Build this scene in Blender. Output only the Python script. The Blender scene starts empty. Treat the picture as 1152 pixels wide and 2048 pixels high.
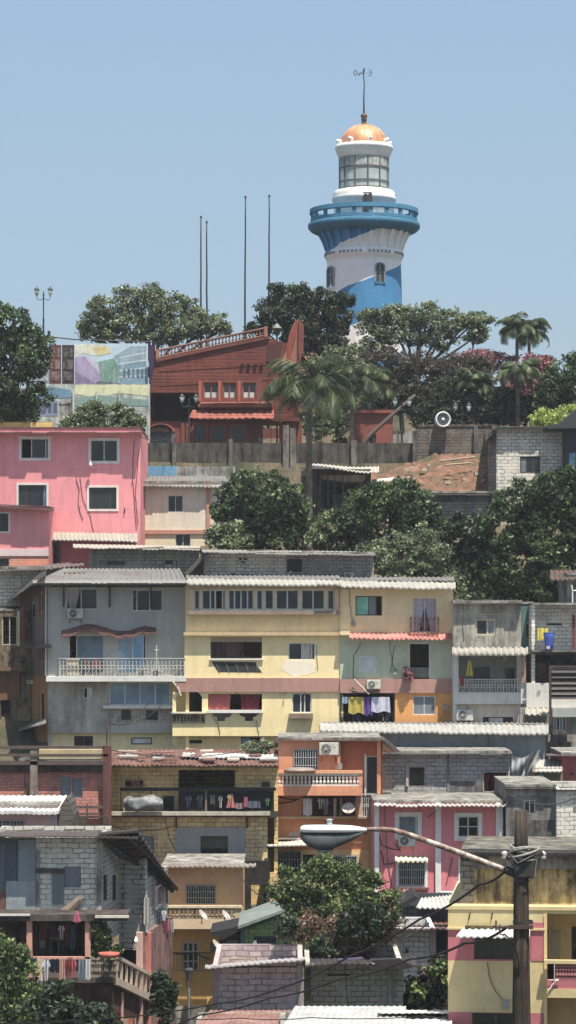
import bpy, math, random
import numpy as np
from mathutils import Vector
random.seed(7)
RNG = np.random.default_rng(11)
scene = bpy.context.scene
COL = scene.collection
F = 5550.0; HZ = 1250.0; CX = 576.0          # focal length in photo pixels, eye level, centre column
def X(x, Y): return (x-CX)*Y/F
def Z(y, Y): return (HZ-y)*Y/F
def P(x, y, Y): return (X(x, Y), Y, Z(y, Y))
PROF = [(-60,-18.5),(100,-18.5),(123,-18),(127,-14),(131,-13),(136,-10),(148,-8),(152,-6.8),(158,-2),(166,1),(172,3.2),(178,6),(184,8.0),(190.8,9.4),(192.8,12.6),(206,13.2),(214,17),(222,19),(236,19),(262,8),(300,-5),(900,-20)]
def zg(Y): return float(np.interp(Y, [p[0] for p in PROF], [p[1] for p in PROF]))
# ------------------------------------------------------------------ colours and materials
def lin(v):
    v = v/255.0
    return v/12.92 if v <= .04045 else ((v+.055)/1.055)**2.4
def C(r, g, b):
    r, g, b = lin(r), lin(g), lin(b); L = .3*r+.59*g+.11*b; k = .16
    return (r+(L-r)*k, g+(L-g)*k, b+(L-b)*k, 1)
MATS = {}
def newmat(key):
    m = bpy.data.materials.new(key); m.use_nodes = True
    nt = m.node_tree; nt.nodes.clear()
    out = nt.nodes.new('ShaderNodeOutputMaterial'); bs = nt.nodes.new('ShaderNodeBsdfPrincipled')
    nt.links.new(bs.outputs[0], out.inputs[0])
    return m, nt, bs
def nd(nt, t, **kw):
    n = nt.nodes.new(t)
    for k, v in kw.items():
        if k in n.inputs.keys() if not hasattr(n, k) else False: n.inputs[k].default_value = v
        else: setattr(n, k, v)
    return n
def noise(nt, vec, scale, detail=4, rough=.6, sc=None):
    if sc:
        mp = nt.nodes.new('ShaderNodeMapping'); mp.inputs['Scale'].default_value = sc
        nt.links.new(vec, mp.inputs[0]); vec = mp.outputs[0]
    n = nt.nodes.new('ShaderNodeTexNoise'); n.inputs['Scale'].default_value = scale
    n.inputs['Detail'].default_value = detail; n.inputs['Roughness'].default_value = rough
    nt.links.new(vec, n.inputs['Vector']); return n.outputs['Fac']
def ramp(nt, fac, stops):
    r = nt.nodes.new('ShaderNodeValToRGB')
    e = r.color_ramp.elements
    while len(e) < len(stops): e.new(.5)
    for el, (p, c) in zip(e, stops): el.position = p; el.color = c if len(c) == 4 else (*c, 1)
    nt.links.new(fac, r.inputs[0]); return r.outputs[0]
def mix(nt, fac, a, b, mode='MIX'):
    m = nt.nodes.new('ShaderNodeMix'); m.data_type = 'RGBA'; m.blend_type = mode
    for s, v in ((m.inputs[0], fac), (m.inputs[6], a), (m.inputs[7], b)):
        if hasattr(v, 'links'): nt.links.new(v, s)
        else: s.default_value = v
    return m.outputs[2]
def objco(nt): return nt.nodes.new('ShaderNodeTexCoord').outputs['Object']
def bump(nt, bs, h, st=.3, dist=.02):
    b = nt.nodes.new('ShaderNodeBump'); b.inputs['Strength'].default_value = st; b.inputs['Distance'].default_value = dist
    nt.links.new(h, b.inputs['Height']); nt.links.new(b.outputs[0], bs.inputs['Normal'])
def W1(v): return (v, v, v, 1)
def weather(nt, vec, col, dirt):
    """patchy fading, vertical run-off streaks and grime, all with a shape of their own"""
    n1 = noise(nt, vec, .55, 5, .65)
    k1 = ramp(nt, n1, [(.3, W1(1-.42*dirt)), (.6, W1(1.0))])
    n2 = noise(nt, vec, 1.0, 4, .7, (2.6, 2.6, .28))
    k2 = ramp(nt, n2, [(.3, W1(1-.5*dirt)), (.5, W1(1.0))])
    n3 = noise(nt, vec, 6, 5, .7)
    k3 = ramp(nt, n3, [(.3, W1(1-.35*dirt)), (.65, W1(1+.04))])
    n4 = noise(nt, vec, .8, 7, .72, (1, 1, 1.35))            # faded and patched areas with ragged edges
    k4 = ramp(nt, n4, [(.39, W1(1-.3*dirt)), (.42, W1(1.0)), (.56, W1(1.0)), (.585, W1(1+.16*dirt))])
    c = mix(nt, 1.0, col, k1, 'MULTIPLY'); c = mix(nt, 1.0, c, k2, 'MULTIPLY'); c = mix(nt, 1.0, c, k3, 'MULTIPLY'); c = mix(nt, 1.0, c, k4, 'MULTIPLY')
    return c, n3
def paint(r, g, b, dirt=.35, rough=.85):
    key = f'paint_{r}_{g}_{b}_{int(dirt*100)}'
    if key in MATS: return MATS[key]
    m, nt, bs = newmat(key); v = objco(nt)
    c, h = weather(nt, v, C(r, g, b), dirt)
    nt.links.new(c, bs.inputs['Base Color']); bs.inputs['Roughness'].default_value = rough
    bs.inputs['Specular IOR Level'].default_value = .25
    bump(nt, bs, h, .25, .03)
    MATS[key] = m; return m
def block(r, g, b, mr, mg, mb_, bw=.40, bh=.20, dirt=.5, mort=.022):
    r, g, b = min(255, int(r*1.22)), min(255, int(g*1.2)), min(255, int(b*1.17)); mr, mg, mb_ = int(mr*1.12), int(mg*1.1), int(mb_*1.08)
    key = f'block_{r}_{g}_{b}_{mr}_{int(bh*100)}_{int(dirt*100)}'
    if key in MATS: return MATS[key]
    m, nt, bs = newmat(key); v = objco(nt)
    sp = nt.nodes.new('ShaderNodeSeparateXYZ'); nt.links.new(v, sp.inputs[0])
    ad = nt.nodes.new('ShaderNodeMath'); nt.links.new(sp.outputs[0], ad.inputs[0]); nt.links.new(sp.outputs[1], ad.inputs[1])
    cb = nt.nodes.new('ShaderNodeCombineXYZ'); nt.links.new(ad.outputs[0], cb.inputs[0]); nt.links.new(sp.outputs[2], cb.inputs[1])
    wob = nt.nodes.new('ShaderNodeTexNoise'); wob.inputs['Scale'].default_value = 1.7; nt.links.new(v, wob.inputs['Vector'])
    va = nt.nodes.new('ShaderNodeVectorMath'); va.operation = 'MULTIPLY_ADD'
    nt.links.new(wob.outputs['Color'], va.inputs[0]); va.inputs[1].default_value = (.16, .11, 0); nt.links.new(cb.outputs[0], va.inputs[2])
    br = nt.nodes.new('ShaderNodeTexBrick'); nt.links.new(va.outputs[0], br.inputs['Vector'])
    br.inputs['Color1'].default_value = C(r, g, b); br.inputs['Color2'].default_value = C(int(r*.86), int(g*.87), int(b*.88))
    br.inputs['Mortar'].default_value = C(mr, mg, mb_)
    br.inputs['Scale'].default_value = 1; br.inputs['Mortar Size'].default_value = mort; br.inputs['Mortar Smooth'].default_value = .3
    br.inputs['Brick Width'].default_value = bw; br.inputs['Row Height'].default_value = bh
    # in places the mortar has been smeared over the blocks
    sm = ramp(nt, noise(nt, v, 1.1, 4, .6), [(.5, W1(0)), (.58, W1(.75))])
    base = mix(nt, sm, br.outputs['Color'], C(int(r*.93), int(g*.93), int(b*.92)))
    c, h = weather(nt, v, base, dirt)
    nt.links.new(c, bs.inputs['Base Color']); bs.inputs['Roughness'].default_value = .92
    bs.inputs['Specular IOR Level'].default_value = .15
    inv = nt.nodes.new('ShaderNodeMath'); inv.operation = 'SUBTRACT'; inv.inputs[0].default_value = 1; nt.links.new(br.outputs['Fac'], inv.inputs[1])
    bump(nt, bs, inv.outputs[0], .6, .02)
    MATS[key] = m; return m
def stained(r, g, b, sr, sg, sb, amt=.5, scale=.9, dirt=.5):
    """plaster or concrete with big mould patches of a second colour"""
    key = f'stain_{r}_{g}_{b}_{sr}_{int(amt*100)}_{int(scale*10)}'
    if key in MATS: return MATS[key]
    m, nt, bs = newmat(key); v = objco(nt)
    n = noise(nt, v, scale, 7, .72); n2 = noise(nt, v, scale*1.6, 5, .7, (1.8, 1.8, .35))
    f = mix(nt, .5, n, n2)
    f = ramp(nt, f, [(.5-.13*amt-.02, W1(1)), (.5+.10-.1*amt+.03, W1(0))])
    base = mix(nt, f, C(r, g, b), C(sr, sg, sb))
    c, h = weather(nt, v, base, dirt)
    nt.links.new(c, bs.inputs['Base Color']); bs.inputs['Roughness'].default_value = .93
    bs.inputs['Specular IOR Level'].default_value = .15
    bump(nt, bs, h, .5, .04)
    MATS[key] = m; return m
def sheet(r, g, b, rust=.4, metal=0.0):
    key = f'sheet_{r}_{g}_{b}_{int(rust*100)}'
    if key in MATS: return MATS[key]
    m, nt, bs = newmat(key); v = objco(nt)
    n = noise(nt, v, .9, 6, .75, (1, .5, .5)); f = ramp(nt, n, [(.62-.35*rust, W1(0)), (.72-.2*rust, W1(1))])
    f2 = mix(nt, 1.0, f, W1(min(1, rust*1.5)), 'MULTIPLY')
    base = mix(nt, f2, C(r, g, b), C(118, 78, 62))
    c, h = weather(nt, v, base, .5)
    nt.links.new(c, bs.inputs['Base Color']); bs.inputs['Roughness'].default_value = .6
    bs.inputs['Specular IOR Level'].default_value = .3
    bump(nt, bs, h, .3, .02)
    MATS[key] = m; return m
def plain(r, g, b, rough=.6, metal=0., var=.15, spec=.35):
    key = f'plain_{r}_{g}_{b}_{int(rough*100)}_{int(metal*10)}'
    if key in MATS: return MATS[key]
    m, nt, bs = newmat(key); v = objco(nt)
    n = noise(nt, v, 5, 4, .6); k = ramp(nt, n, [(.3, W1(1-var*2)), (.7, W1(1+var*.3))])
    c = mix(nt, 1.0, C(r, g, b), k, 'MULTIPLY')
    nt.links.new(c, bs.inputs['Base Color']); bs.inputs['Roughness'].default_value = rough
    bs.inputs['Metallic'].default_value = metal; bs.inputs['Specular IOR Level'].default_value = spec
    MATS[key] = m; return m
def glass(r, g, b, rough=.12, spec=.5):
    key = f'glass_{r}_{g}_{b}_{int(rough*100)}'
    if key in MATS: return MATS[key]
    m, nt, bs = newmat(key); v = objco(nt)
    n = noise(nt, v, .8, 3, .5); k = ramp(nt, n, [(.35, W1(.6)), (.65, W1(1.25))])
    c = mix(nt, 1.0, C(r, g, b), k, 'MULTIPLY'); oi = nt.nodes.new('ShaderNodeObjectInfo'); k2 = ramp(nt, oi.outputs['Random'], [(0, W1(.45)), (1, W1(1.5))]); c = mix(nt, 1.0, c, k2, 'MULTIPLY')
    nt.links.new(c, bs.inputs['Base Color']); bs.inputs['Roughness'].default_value = rough
    bs.inputs['Specular IOR Level'].default_value = spec
    bump(nt, bs, n, .08, .05)
    MATS[key] = m; return m
def leafmat(name, dark, mid, light, trans=.36):
    dark, mid, light = [tuple(min(255, int(q*1.22+9)) for q in t) for t in (dark, mid, light)]
    if name in MATS: return MATS[name]
    m, nt, bs = newmat(name)
    at = nt.nodes.new('ShaderNodeAttribute'); at.attribute_name = 'v'
    c = ramp(nt, at.outputs['Fac'], [(0, C(*dark)), (.5, C(*mid)), (1, C(*light))])
    nt.links.new(c, bs.inputs['Base Color']); bs.inputs['Roughness'].default_value = .5
    bs.inputs['Specular IOR Level'].default_value = .35
    tr = nt.nodes.new('ShaderNodeBsdfTranslucent'); nt.links.new(c, tr.inputs[0])
    mx = nt.nodes.new('ShaderNodeMixShader'); mx.inputs[0].default_value = trans
    nt.links.new(bs.outputs[0], mx.inputs[1]); nt.links.new(tr.outputs[0], mx.inputs[2])
    nt.links.new(mx.outputs[0], [n for n in nt.nodes if n.type == 'OUTPUT_MATERIAL'][0].inputs[0])
    MATS[name] = m; return m
WHITE = lambda: paint(225, 222, 214, .25)
FRAME = lambda: plain(215, 216, 212, .5)
DKFR = lambda: plain(70, 64, 60, .6)
IRON = lambda: plain(44, 42, 44, .6)
CONC = lambda: stained(176, 172, 162, 100, 96, 88, .35)
DKCONC = lambda: stained(104, 100, 95, 52, 50, 48, .5)
ZINC = lambda: sheet(126, 124, 120, .35)
ZWHITE = lambda: sheet(168, 164, 152, .15)
# ------------------------------------------------------------------ mesh building
def rootloc(o):
    while o.parent: o = o.parent
    return o.location.copy()
def tag(o, label=None, cat=None, group=None, kind=None):
    for k, v in (('label', label), ('category', cat), ('group', group), ('kind', kind)):
        if v: o[k] = v
    return o
def thing(name, label, cat, loc=(0, 0, 0), group=None):
    o = bpy.data.objects.new(name, None); COL.objects.link(o); o.location = loc; o.empty_display_size = .3
    return tag(o, label, cat, group)
class MB:
    def __init__(s): s.v = []; s.f = []; s.sm = False
    def quad(s, *p):
        n = len(s.v); s.v += [tuple(q) for q in p]; s.f.append(tuple(range(n, n+len(p))))
    def hexa(s, p):   # 8 points: 4 of one end then 4 of the other
        n = len(s.v); s.v += [tuple(q) for q in p]
        for f in ((3,2,1,0),(4,5,6,7),(0,1,5,4),(1,2,6,5),(2,3,7,6),(3,0,4,7)): s.f.append(tuple(n+i for i in f))
    def box(s, x0, x1, y0, y1, z0, z1):
        s.hexa([(x0,y0,z0),(x1,y0,z0),(x1,y1,z0),(x0,y1,z0),(x0,y0,z1),(x1,y0,z1),(x1,y1,z1),(x0,y1,z1)])
    def prism(s, pts, off):   # polygon of 3-D points extruded by a vector
        n = len(s.v); k = len(pts)
        s.v += [tuple(p) for p in pts]+[tuple(p[i]+off[i] for i in range(3)) for p in pts]
        s.f.append(tuple(range(n, n+k))); s.f.append(tuple(range(n+2*k-1, n+k-1, -1)))
        for i in range(k):
            j = (i+1) % k; s.f.append((n+i, n+k+i, n+k+j, n+j))
    def tube(s, pts, r, k=8, cap=True):
        pts = [Vector(p) for p in pts]; rs = r if isinstance(r, (list, tuple)) else [r]*len(pts)
        n = len(s.v)
        for i, p in enumerate(pts):
            d = (pts[min(i+1, len(pts)-1)]-pts[max(i-1, 0)]).normalized()
            a = d.cross(Vector((0, 0, 1)) if abs(d.z) < .9 else Vector((1, 0, 0))).normalized(); b = d.cross(a)
            for j in range(k):
                t = 2*math.pi*j/k; s.v.append(tuple(p+(a*math.cos(t)+b*math.sin(t))*rs[i]))
        for i in range(len(pts)-1):
            for j in range(k):
                q = (j+1) % k; s.f.append((n+i*k+j, n+i*k+q, n+(i+1)*k+q, n+(i+1)*k+j))
        if cap:
            s.f.append(tuple(range(n, n+k))[::-1]); s.f.append(tuple(range(n+(len(pts)-1)*k, n+len(pts)*k)))
    def lathe(s, cx, cy, prof, k=48, a0=0, a1=2*math.pi):
        n = len(s.v); full = abs(a1-a0-2*math.pi) < 1e-6; kk = k if full else k+1
        for r, z in prof:
            for j in range(kk):
                t = a0+(a1-a0)*j/k; s.v.append((cx+r*math.cos(t), cy+r*math.sin(t), z))
        for i in range(len(prof)-1):
            for j in range(k):
                q = (j+1) % kk; s.f.append((n+i*kk+j, n+i*kk+q, n+(i+1)*kk+q, n+(i+1)*kk+j))
    def build(s, name, mat, parent=None, smooth=False, kind=None):
        me = bpy.data.meshes.new(name); off = rootloc(parent) if parent else Vector((0, 0, 0))
        me.from_pydata([(a-off.x, b-off.y, c-off.z) for a, b, c in s.v], [], s.f); me.update()
        if smooth:
            for p in me.polygons: p.use_smooth = True
        o = bpy.data.objects.new(name, me); COL.objects.link(o); me.materials.append(mat)
        if parent: o.parent = parent
        if kind: o['kind'] = kind
        return o
def solo(mb, name, mat, label, cat, group=None, smooth=False):
    vs = np.array(mb.v); lo = vs.min(0); hi = vs.max(0); c = ((lo[0]+hi[0])/2, (lo[1]+hi[1])/2, lo[2])
    mb.v = [(a-c[0], b-c[1], d-c[2]) for a, b, d in mb.v]
    o = mb.build(name, mat, None, smooth); o.location = c
    return tag(o, label, cat, group)
def copy_tree(o, parent=None):
    c = o.copy(); COL.objects.link(c)
    if parent: c.parent = parent
    for ch in o.children: copy_tree(ch, c)
    return c
class Fr:
    """a vertical wall plane through two photo columns at two depths; u runs along it, w out of it"""
    def __init__(s, x0, Y0, x1, Y1):
        s.A = Vector((X(x0, Y0), Y0)); B = Vector((X(x1, Y1), Y1)); s.L = (B-s.A).length
        s.d = (B-s.A)/s.L; s.n = Vector((s.d.y, -s.d.x))
    def uz(s, x, y, w=0):
        rx = (x-CX)/F; a = s.A+s.n*w
        den = s.n.x*rx+s.n.y; t = (s.n.x*a.x+s.n.y*a.y)/den
        p = Vector((rx*t, t)); return (p-a).dot(s.d), (HZ-y)/F*t
    def pt(s, u, z, w=0):
        p = s.A+s.d*u+s.n*w; return (p.x, p.y, z)
    def box(s, mb, u0, u1, z0, z1, w0, w1):
        mb.hexa([s.pt(u0,z0,w1), s.pt(u1,z0,w1), s.pt(u1,z0,w0), s.pt(u0,z0,w0), s.pt(u0,z1,w1), s.pt(u1,z1,w1), s.pt(u1,z1,w0), s.pt(u0,z1,w0)])
    def rect(s, x0, x1, y0, y1, w=0):
        ym = (y0+y1)/2; u0, _ = s.uz(x0, ym, w); u1, _ = s.uz(x1, ym, w); xm = (x0+x1)/2
        _, zt = s.uz(xm, y0, w); _, zb = s.uz(xm, y1, w); return u0, u1, zb, zt
def wallmesh(fr, u0, u1, z0, z1, holes, w, t):
    mb = MB()
    us = sorted({u0, u1, *[min(max(q, u0), u1) for h in holes for q in h[:2]]})
    zs = sorted({z0, z1, *[min(max(q, z0), z1) for h in holes for q in h[2:]]})
    for i in range(len(us)-1):
        for j in range(len(zs)-1):
            a, b, c, d = us[i], us[i+1], zs[j], zs[j+1]; um = (a+b)/2; zm = (c+d)/2
            if b-a < 1e-5 or d-c < 1e-5 or any(h[0] < um < h[1] and h[2] < zm < h[3] for h in holes): continue
            mb.quad(fr.pt(a,c,w), fr.pt(b,c,w), fr.pt(b,d,w), fr.pt(a,d,w))
            mb.quad(fr.pt(b,c,w-t), fr.pt(a,c,w-t), fr.pt(a,d,w-t), fr.pt(b,d,w-t))
    for a, b, c, d in [(u0, u1, z0, z1)]+holes:
        mb.quad(fr.pt(a,c,w), fr.pt(a,d,w), fr.pt(a,d,w-t), fr.pt(a,c,w-t))
        mb.quad(fr.pt(b,c,w), fr.pt(b,c,w-t), fr.pt(b,d,w-t), fr.pt(b,d,w))
        mb.quad(fr.pt(a,d,w), fr.pt(b,d,w), fr.pt(b,d,w-t), fr.pt(a,d,w-t))
        mb.quad(fr.pt(a,c,w), fr.pt(a,c,w-t), fr.pt(b,c,w-t), fr.pt(b,c,w))
    return mb
PANE = {'g': lambda: glass(40, 44, 46), 'b': lambda: glass(128, 160, 182, .25), 'w': lambda: glass(205, 214, 214, .4),  # bluish pane b has the reflected sky put into its base colour
        't': lambda: glass(96, 168, 146, .3), 's': lambda: sheet(122, 134, 140, .1), 'd': lambda: glass(34, 38, 44),
        'n': lambda: glass(104, 150, 190, .2), 'k': lambda: paint(92, 66, 60, .4)}
def corrugated(name, mat, parent, a0, a1, b0, b1, pitch=.26, amp=.035, th=.05, wave=0.0):
    """sheet between a front edge a0-a1 and a back edge b0-b1 with ridges running front to back"""
    a0, a1, b0, b1 = map(Vector, (a0, a1, b0, b1)); L = (a1-a0).length; n = max(4, int(L/pitch*4)); m = 5
    v = []; f = []; rr = random.Random(int(abs(a0.x*91+a0.z*37)))
    ph = [rr.random() for _ in range(int(L/1.0)+3)]
    for side in (0, 1):
        for j in range(m+1):
            for i in range(n+1):
                t = i/n; s = j/m; p = (a0*(1-t)+a1*t)*(1-s)+(b0*(1-t)+b1*t)*s
                q = ph[int(t*L/1.0)]
                p = p+Vector((0, 0, amp*math.sin(2*math.pi*t*L/pitch)-side*th+(q-.5)*.05*(1-s)+wave*math.sin(t*L*1.3+s)))
                if j == 0: p = p+Vector((0, -(q-.5)*.16, 0))
                v.append(tuple(p))
    N = (n+1)*(m+1)
    for j in range(m):
        for i in range(n):
            a = j*(n+1)+i; f.append((a, a+1, a+n+2, a+n+1)); f.append((N+a+n+1, N+a+n+2, N+a+1, N+a))
    for i in range(n):
        f.append((i, N+i, N+i+1, i+1)); a = m*(n+1)+i; f.append((a+1, N+a+1, N+a, a))
    for j in range(m):
        a = j*(n+1); f.append((a+n+1, N+a+n+1, N+a, a)); a += n; f.append((a, N+a, N+a+n+1, a+n+1))
    mb = MB(); mb.v = v; mb.f = f
    return mb.build(name, mat, parent)
class House:
    def __init__(s, name, label, cat, x0, x1, yt, yb, Y, mat, depth=7, Y1=None, top=True, roofmat=None, group=None, base=None, ground=True):
        s.fr = Fr(x0, Y, x1, Y1 or Y); s.Y = Y; s.mat = mat; s.depth = depth; s.top = top
        s.u0, s.u1, s.zb, s.zt = s.fr.rect(x0, x1, yt, yb)
        s.u0 = 0; s.u1 = s.fr.L
        g = min(zg(Y), zg(Y1 or Y))-.3 if ground else s.zb; s.base = min(s.zb, g) if base is None else base
        p = s.fr.pt((s.u0+s.u1)/2, s.base); s.root = thing(name, label, cat, p, group); s.secs = []; s.pend = []
        s.roofmat = roofmat
    def sec(s, x0, x1, y0, y1, mat, w=0, t=.2, name='wall', label=None):
        r = s.fr.rect(x0, x1, y0, y1, w); s.secs.append([*r, mat, w, t, [], name, label]); return s
    def find(s, x, y):
        for q in s.secs[::-1]:
            u, z = s.fr.uz(x, y, q[5])
            if q[0] <= u <= q[1] and q[2] <= z <= q[3]: return q
        raise ValueError(f'no wall at {x},{y}')
    def win(s, x0, y0, x1, y1, segs='gg', fr='w', ft=.05, trim=None, grille=0, gm=None, curtain=None, sill=False, name='window', hole=True, rows=0, label=None, dp=.09, mul=None):
        q = s.find((x0+x1)/2, (y0+y1)/2); w = q[5]; u0, u1, z0, z1 = s.fr.rect(x0, x1, y0, y1, w)
        q[7].append((u0, u1, z0, z1)); fm = {'w': FRAME, 'd': DKFR, 'i': IRON, 'c': lambda: paint(190, 180, 150, .3)}.get(fr, FRAME)()
        W = w-dp; n = len(segs); part = None
        bd = [0]+list(mul)+[1] if mul else [i/n for i in range(n+1)]
        if fr is not None:
            mb = MB(); B = lambda a, b, c, d, e=.03: s.fr.box(mb, a, b, c, d, W-e, W+e)
            B(u0, u0+ft, z0, z1); B(u1-ft, u1, z0, z1); B(u0+ft, u1-ft, z0, z0+ft); B(u0+ft, u1-ft, z1-ft, z1)
            for i in range(1, n):
                uu = u0+(u1-u0)*bd[i]; B(uu-ft/2, uu+ft/2, z0+ft, z1-ft, .024)
            for k in range(rows):
                zz = z0+(z1-z0)*(k+1)/(rows+1); B(u0+ft, u1-ft, zz-ft*.4, zz+ft*.4, .018)
            part = mb.build(name, fm, s.root)
            if label: part['label'] = label
        par = part or s.root
        for kd in sorted(set(segs)-{'o'}):
            mb = MB()
            for i in range(n):
                if segs[i] == kd:
                    a = u0+(u1-u0)*bd[i]+.01; b = u0+(u1-u0)*bd[i+1]-.01; s.fr.box(mb, a, b, z0+.01, z1-.01, W-.012, W+.004+(.004 if i % 2 else 0))
            mb.build('pane' if kd not in 'sk' else 'shutter', PANE[kd](), par)
        if trim:
            tm, tw = trim; mb = MB(); c = lambda a, b, d, e: s.fr.box(mb, a, b, d, e, w-.02, w+.05)
            c(u0-tw, u0, z0-tw, z1+tw); c(u1, u1+tw, z0-tw, z1+tw); c(u0, u1, z0-tw, z0); c(u0, u1, z1, z1+tw)
            mb.build('window_trim', tm, par)
        if sill:
            mb = MB(); s.fr.box(mb, u0-.12, u1+.12, z0-.14, z0, w-.02, w+.22); mb.build('sill', sill if not isinstance(sill, bool) else CONC(), par)
        if grille:
            mb = MB()
            for i in range(grille+1):
                uu = u0+.02+(u1-u0-.04)*i/grille; s.fr.box(mb, uu-.016, uu+.016, z0, z1, w+.03, w+.062)
            for k in range(4):
                zz = z0+.03+(z1-z0-.06)*k/3; s.fr.box(mb, u0, u1, zz-.016, zz+.016, w+.062, w+.08)
            mb.build('grille', gm or plain(172, 176, 176, .5), par)
        for cu in (curtain or []):
            f0, f1, f2, f3, cm = cu; s.curtain(u0+(u1-u0)*f0, u0+(u1-u0)*f1, u0+(u1-u0)*f2, u0+(u1-u0)*f3, z0+.02, z1-.03, w-.17, cm, par)
        return par
    def curtain(s, a0, a1, b0, b1, z0, z1, w, mat, par):
        mb = MB(); n = 14; m = 6; N = len(mb.v)
        for j in range(m+1):
            t = j/m; e = t*t*(3-2*t)
            for i in range(n+1):
                k = i/n; u = (a0+(a1-a0)*k)*(1-e)+(b0+(b1-b0)*k)*e
                mb.v.append(s.fr.pt(u, z1+(z0-z1)*t, w+.03*math.sin(k*19)))
        for j in range(m):
            for i in range(n):
                q = j*(n+1)+i; mb.f.append((q, q+1, q+n+2, q+n+1))
        mb.build('curtain', mat, par)
    def box(s, name, x0, x1, y0, y1, w0, w1, mat, label=None):
        u0, u1, z0, z1 = s.fr.rect(x0, x1, y0, y1, w1); mb = MB(); s.fr.box(mb, u0, u1, z0, z1, w0, w1)
        o = mb.build(name, mat, s.root)
        if label: o['label'] = label
        return o
    def poly(s, name, pts, w0, w1, mat):
        mb = MB(); q = [s.fr.pt(*s.fr.uz(x, y, w1), w1) for x, y in pts]; n = s.fr.n*(w0-w1)
        mb.prism(q, (n.x, n.y, 0)); return mb.build(name, mat, s.root)
    def rail(s, x0, x1, y0, y1, w, mat, n=20, kind='bars', name='railing', sides=0, th=.03):
        u0, u1, z0, z1 = s.fr.rect(x0, x1, y0, y1, w); mb = MB()
        tr = .10 if kind == 'balus' else th*1.3
        s.fr.box(mb, u0, u1, z1-tr, z1, w-.08, w+.03); s.fr.box(mb, u0, u1, z0, z0+tr, w-.07, w+.02)
        if sides:
            for uu in (u0, u1):
                s.fr.box(mb, uu-.03, uu+.03, z1-tr, z1-.01, w-sides, w-.08); s.fr.box(mb, uu-.03, uu+.03, z0, z0+tr-.01, w-sides, w-.07)
                for k in range(int(sides/.18)): s.fr.box(mb, uu-.015, uu+.015, z0+tr, z1-tr, w-.2-k*.18, w-.17-k*.18)
        for i in range(n+1):
            uu = u0+.04+(u1-u0-.08)*i/n; h = z1-z0-2*tr
            if kind == 'balus':
                p = s.fr.pt(uu, 0, w-.03); mb.lathe(p[0], p[1], [(.035, z0+tr), (.075, z0+tr+h*.25), (.04, z0+tr+h*.5), (.07, z0+tr+h*.75), (.035, z0+tr+h)], 6)
            else:
                s.fr.box(mb, uu-th/2, uu+th/2, z0+tr, z1-tr, w-.04, w-.01)
                if kind == 'orn' and i < n:
                    du = (u1-u0-.08)/n; p0 = uu+du/2; zz = (z0+z1)/2; r = du*.42
                    pts = [s.fr.pt(p0+r*math.cos(a), zz+r*1.3*math.sin(a), w-.025) for a in [k*math.pi/4 for k in range(9)]]
                    mb.tube(pts, .014, 4)
                    if i % 2: mb.tube([s.fr.pt(p0-r, z0+tr, w-.025), s.fr.pt(p0+r, z0+tr+h*.3, w-.025)], .012, 4)
                    mb.tube([s.fr.pt(p0-r, z1-tr-h*.08, w-.025), s.fr.pt(p0+r, z1-tr-h*.2, w-.025)], .012, 4)
        return mb.build(name, mat, s.root)
    def roof(s, x0, x1, yf, yb, over, back, mat, name='roof', dx0=0, dx1=0, pitch=.26, amp=.035, wave=0, th=.05, y1f=None, y1b=None):
        if s.Y < 138: amp *= .62; pitch = min(pitch, .22)
        def q(x, y, w): u, z = s.fr.uz(x, y, w); return s.fr.pt(u, z, w)
        y1f = yf if y1f is None else y1f; y1b = yb if y1b is None else y1b
        return corrugated(name, mat, s.root, q(x0, yf, over), q(x1, y1f, over), q(x0+dx0, yb, -back), q(x1+dx1, y1b, -back), pitch, amp, th, wave)
    def cable(s, pts, w=.04, r=.016, mat=None, name='cable'):
        mb = MB(); q = []
        for (x, y), (x2, y2) in zip(pts[:-1], pts[1:]):
            for k in range(5):
                t = k/5; q.append((x+(x2-x)*t+random.uniform(-.6, .6), y+(y2-y)*t+4*t*(1-t)*min(4, abs(x2-x)*.06)))
        q.append(pts[-1]); mb.tube([s.fr.pt(*s.fr.uz(a, b, w), w) for a, b in q], r, 5); return mb.build(name, mat or IRON(), s.root)
    def tri(s, w): return w
    def done(s, shell=True, sides='both'):
        lo = min([q[2] for q in s.secs]) if s.secs else s.zb
        if not s.secs: s.secs.append([s.u0, s.u1, s.zb, s.zt, s.mat, 0, .2, [], 'wall', None]); lo = s.zb
        for q in s.secs:
            o = wallmesh(s.fr, q[0], q[1], q[2], q[3], q[7], q[5], q[6]).build(q[8], q[4], s.root)
            if q[9]: o['label'] = q[9]
        if s.base < lo-.05:
            mb = MB(); s.fr.box(mb, s.u0, s.u1, s.base, lo-.002, -.2, -.004); mb.build('foundation', s.mat, s.root)
        rr = random.Random(int(s.Y*31+s.u1*17)); big = [q for q in s.secs if q[1]-q[0] > 3 and q[3]-q[2] > 1.6 and q[8] == 'wall']
        if shell and s.u1 > 3.5 and big:
            for q in big[:3]:
                for k in range(1):
                    ua = rr.uniform(q[0]+.3, q[1]-.3); ub = min(q[1]-.1, ua+rr.uniform(.0, 1.1)); clear = lambda u: not any(h[0]-.12 < u < h[1]+.12 for h in q[7])
                    if not (clear(ua) and clear(ub) and clear((ua+ub)/2)): continue
                    mb = MB(); za = q[3]-.05; zb_ = q[2]+rr.uniform(0, .5)*(q[3]-q[2]); mb.tube([s.fr.pt(ua+(ub-ua)*t**2+rr.uniform(-.03, .03), za+(zb_-za)*t, q[5]+.035) for t in [i/7 for i in range(8)]], .016, 5)
                    mb.build('wall_cable', plain(112, 104, 96, .8), s.root)
                    if k == 0:
                        mb = MB(); s.fr.box(mb, ub-.11, ub+.11, zb_-.16, zb_+.14, q[5], q[5]+.12); mb.build('meter_box', plain(150, 148, 140, .7), s.root)
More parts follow.
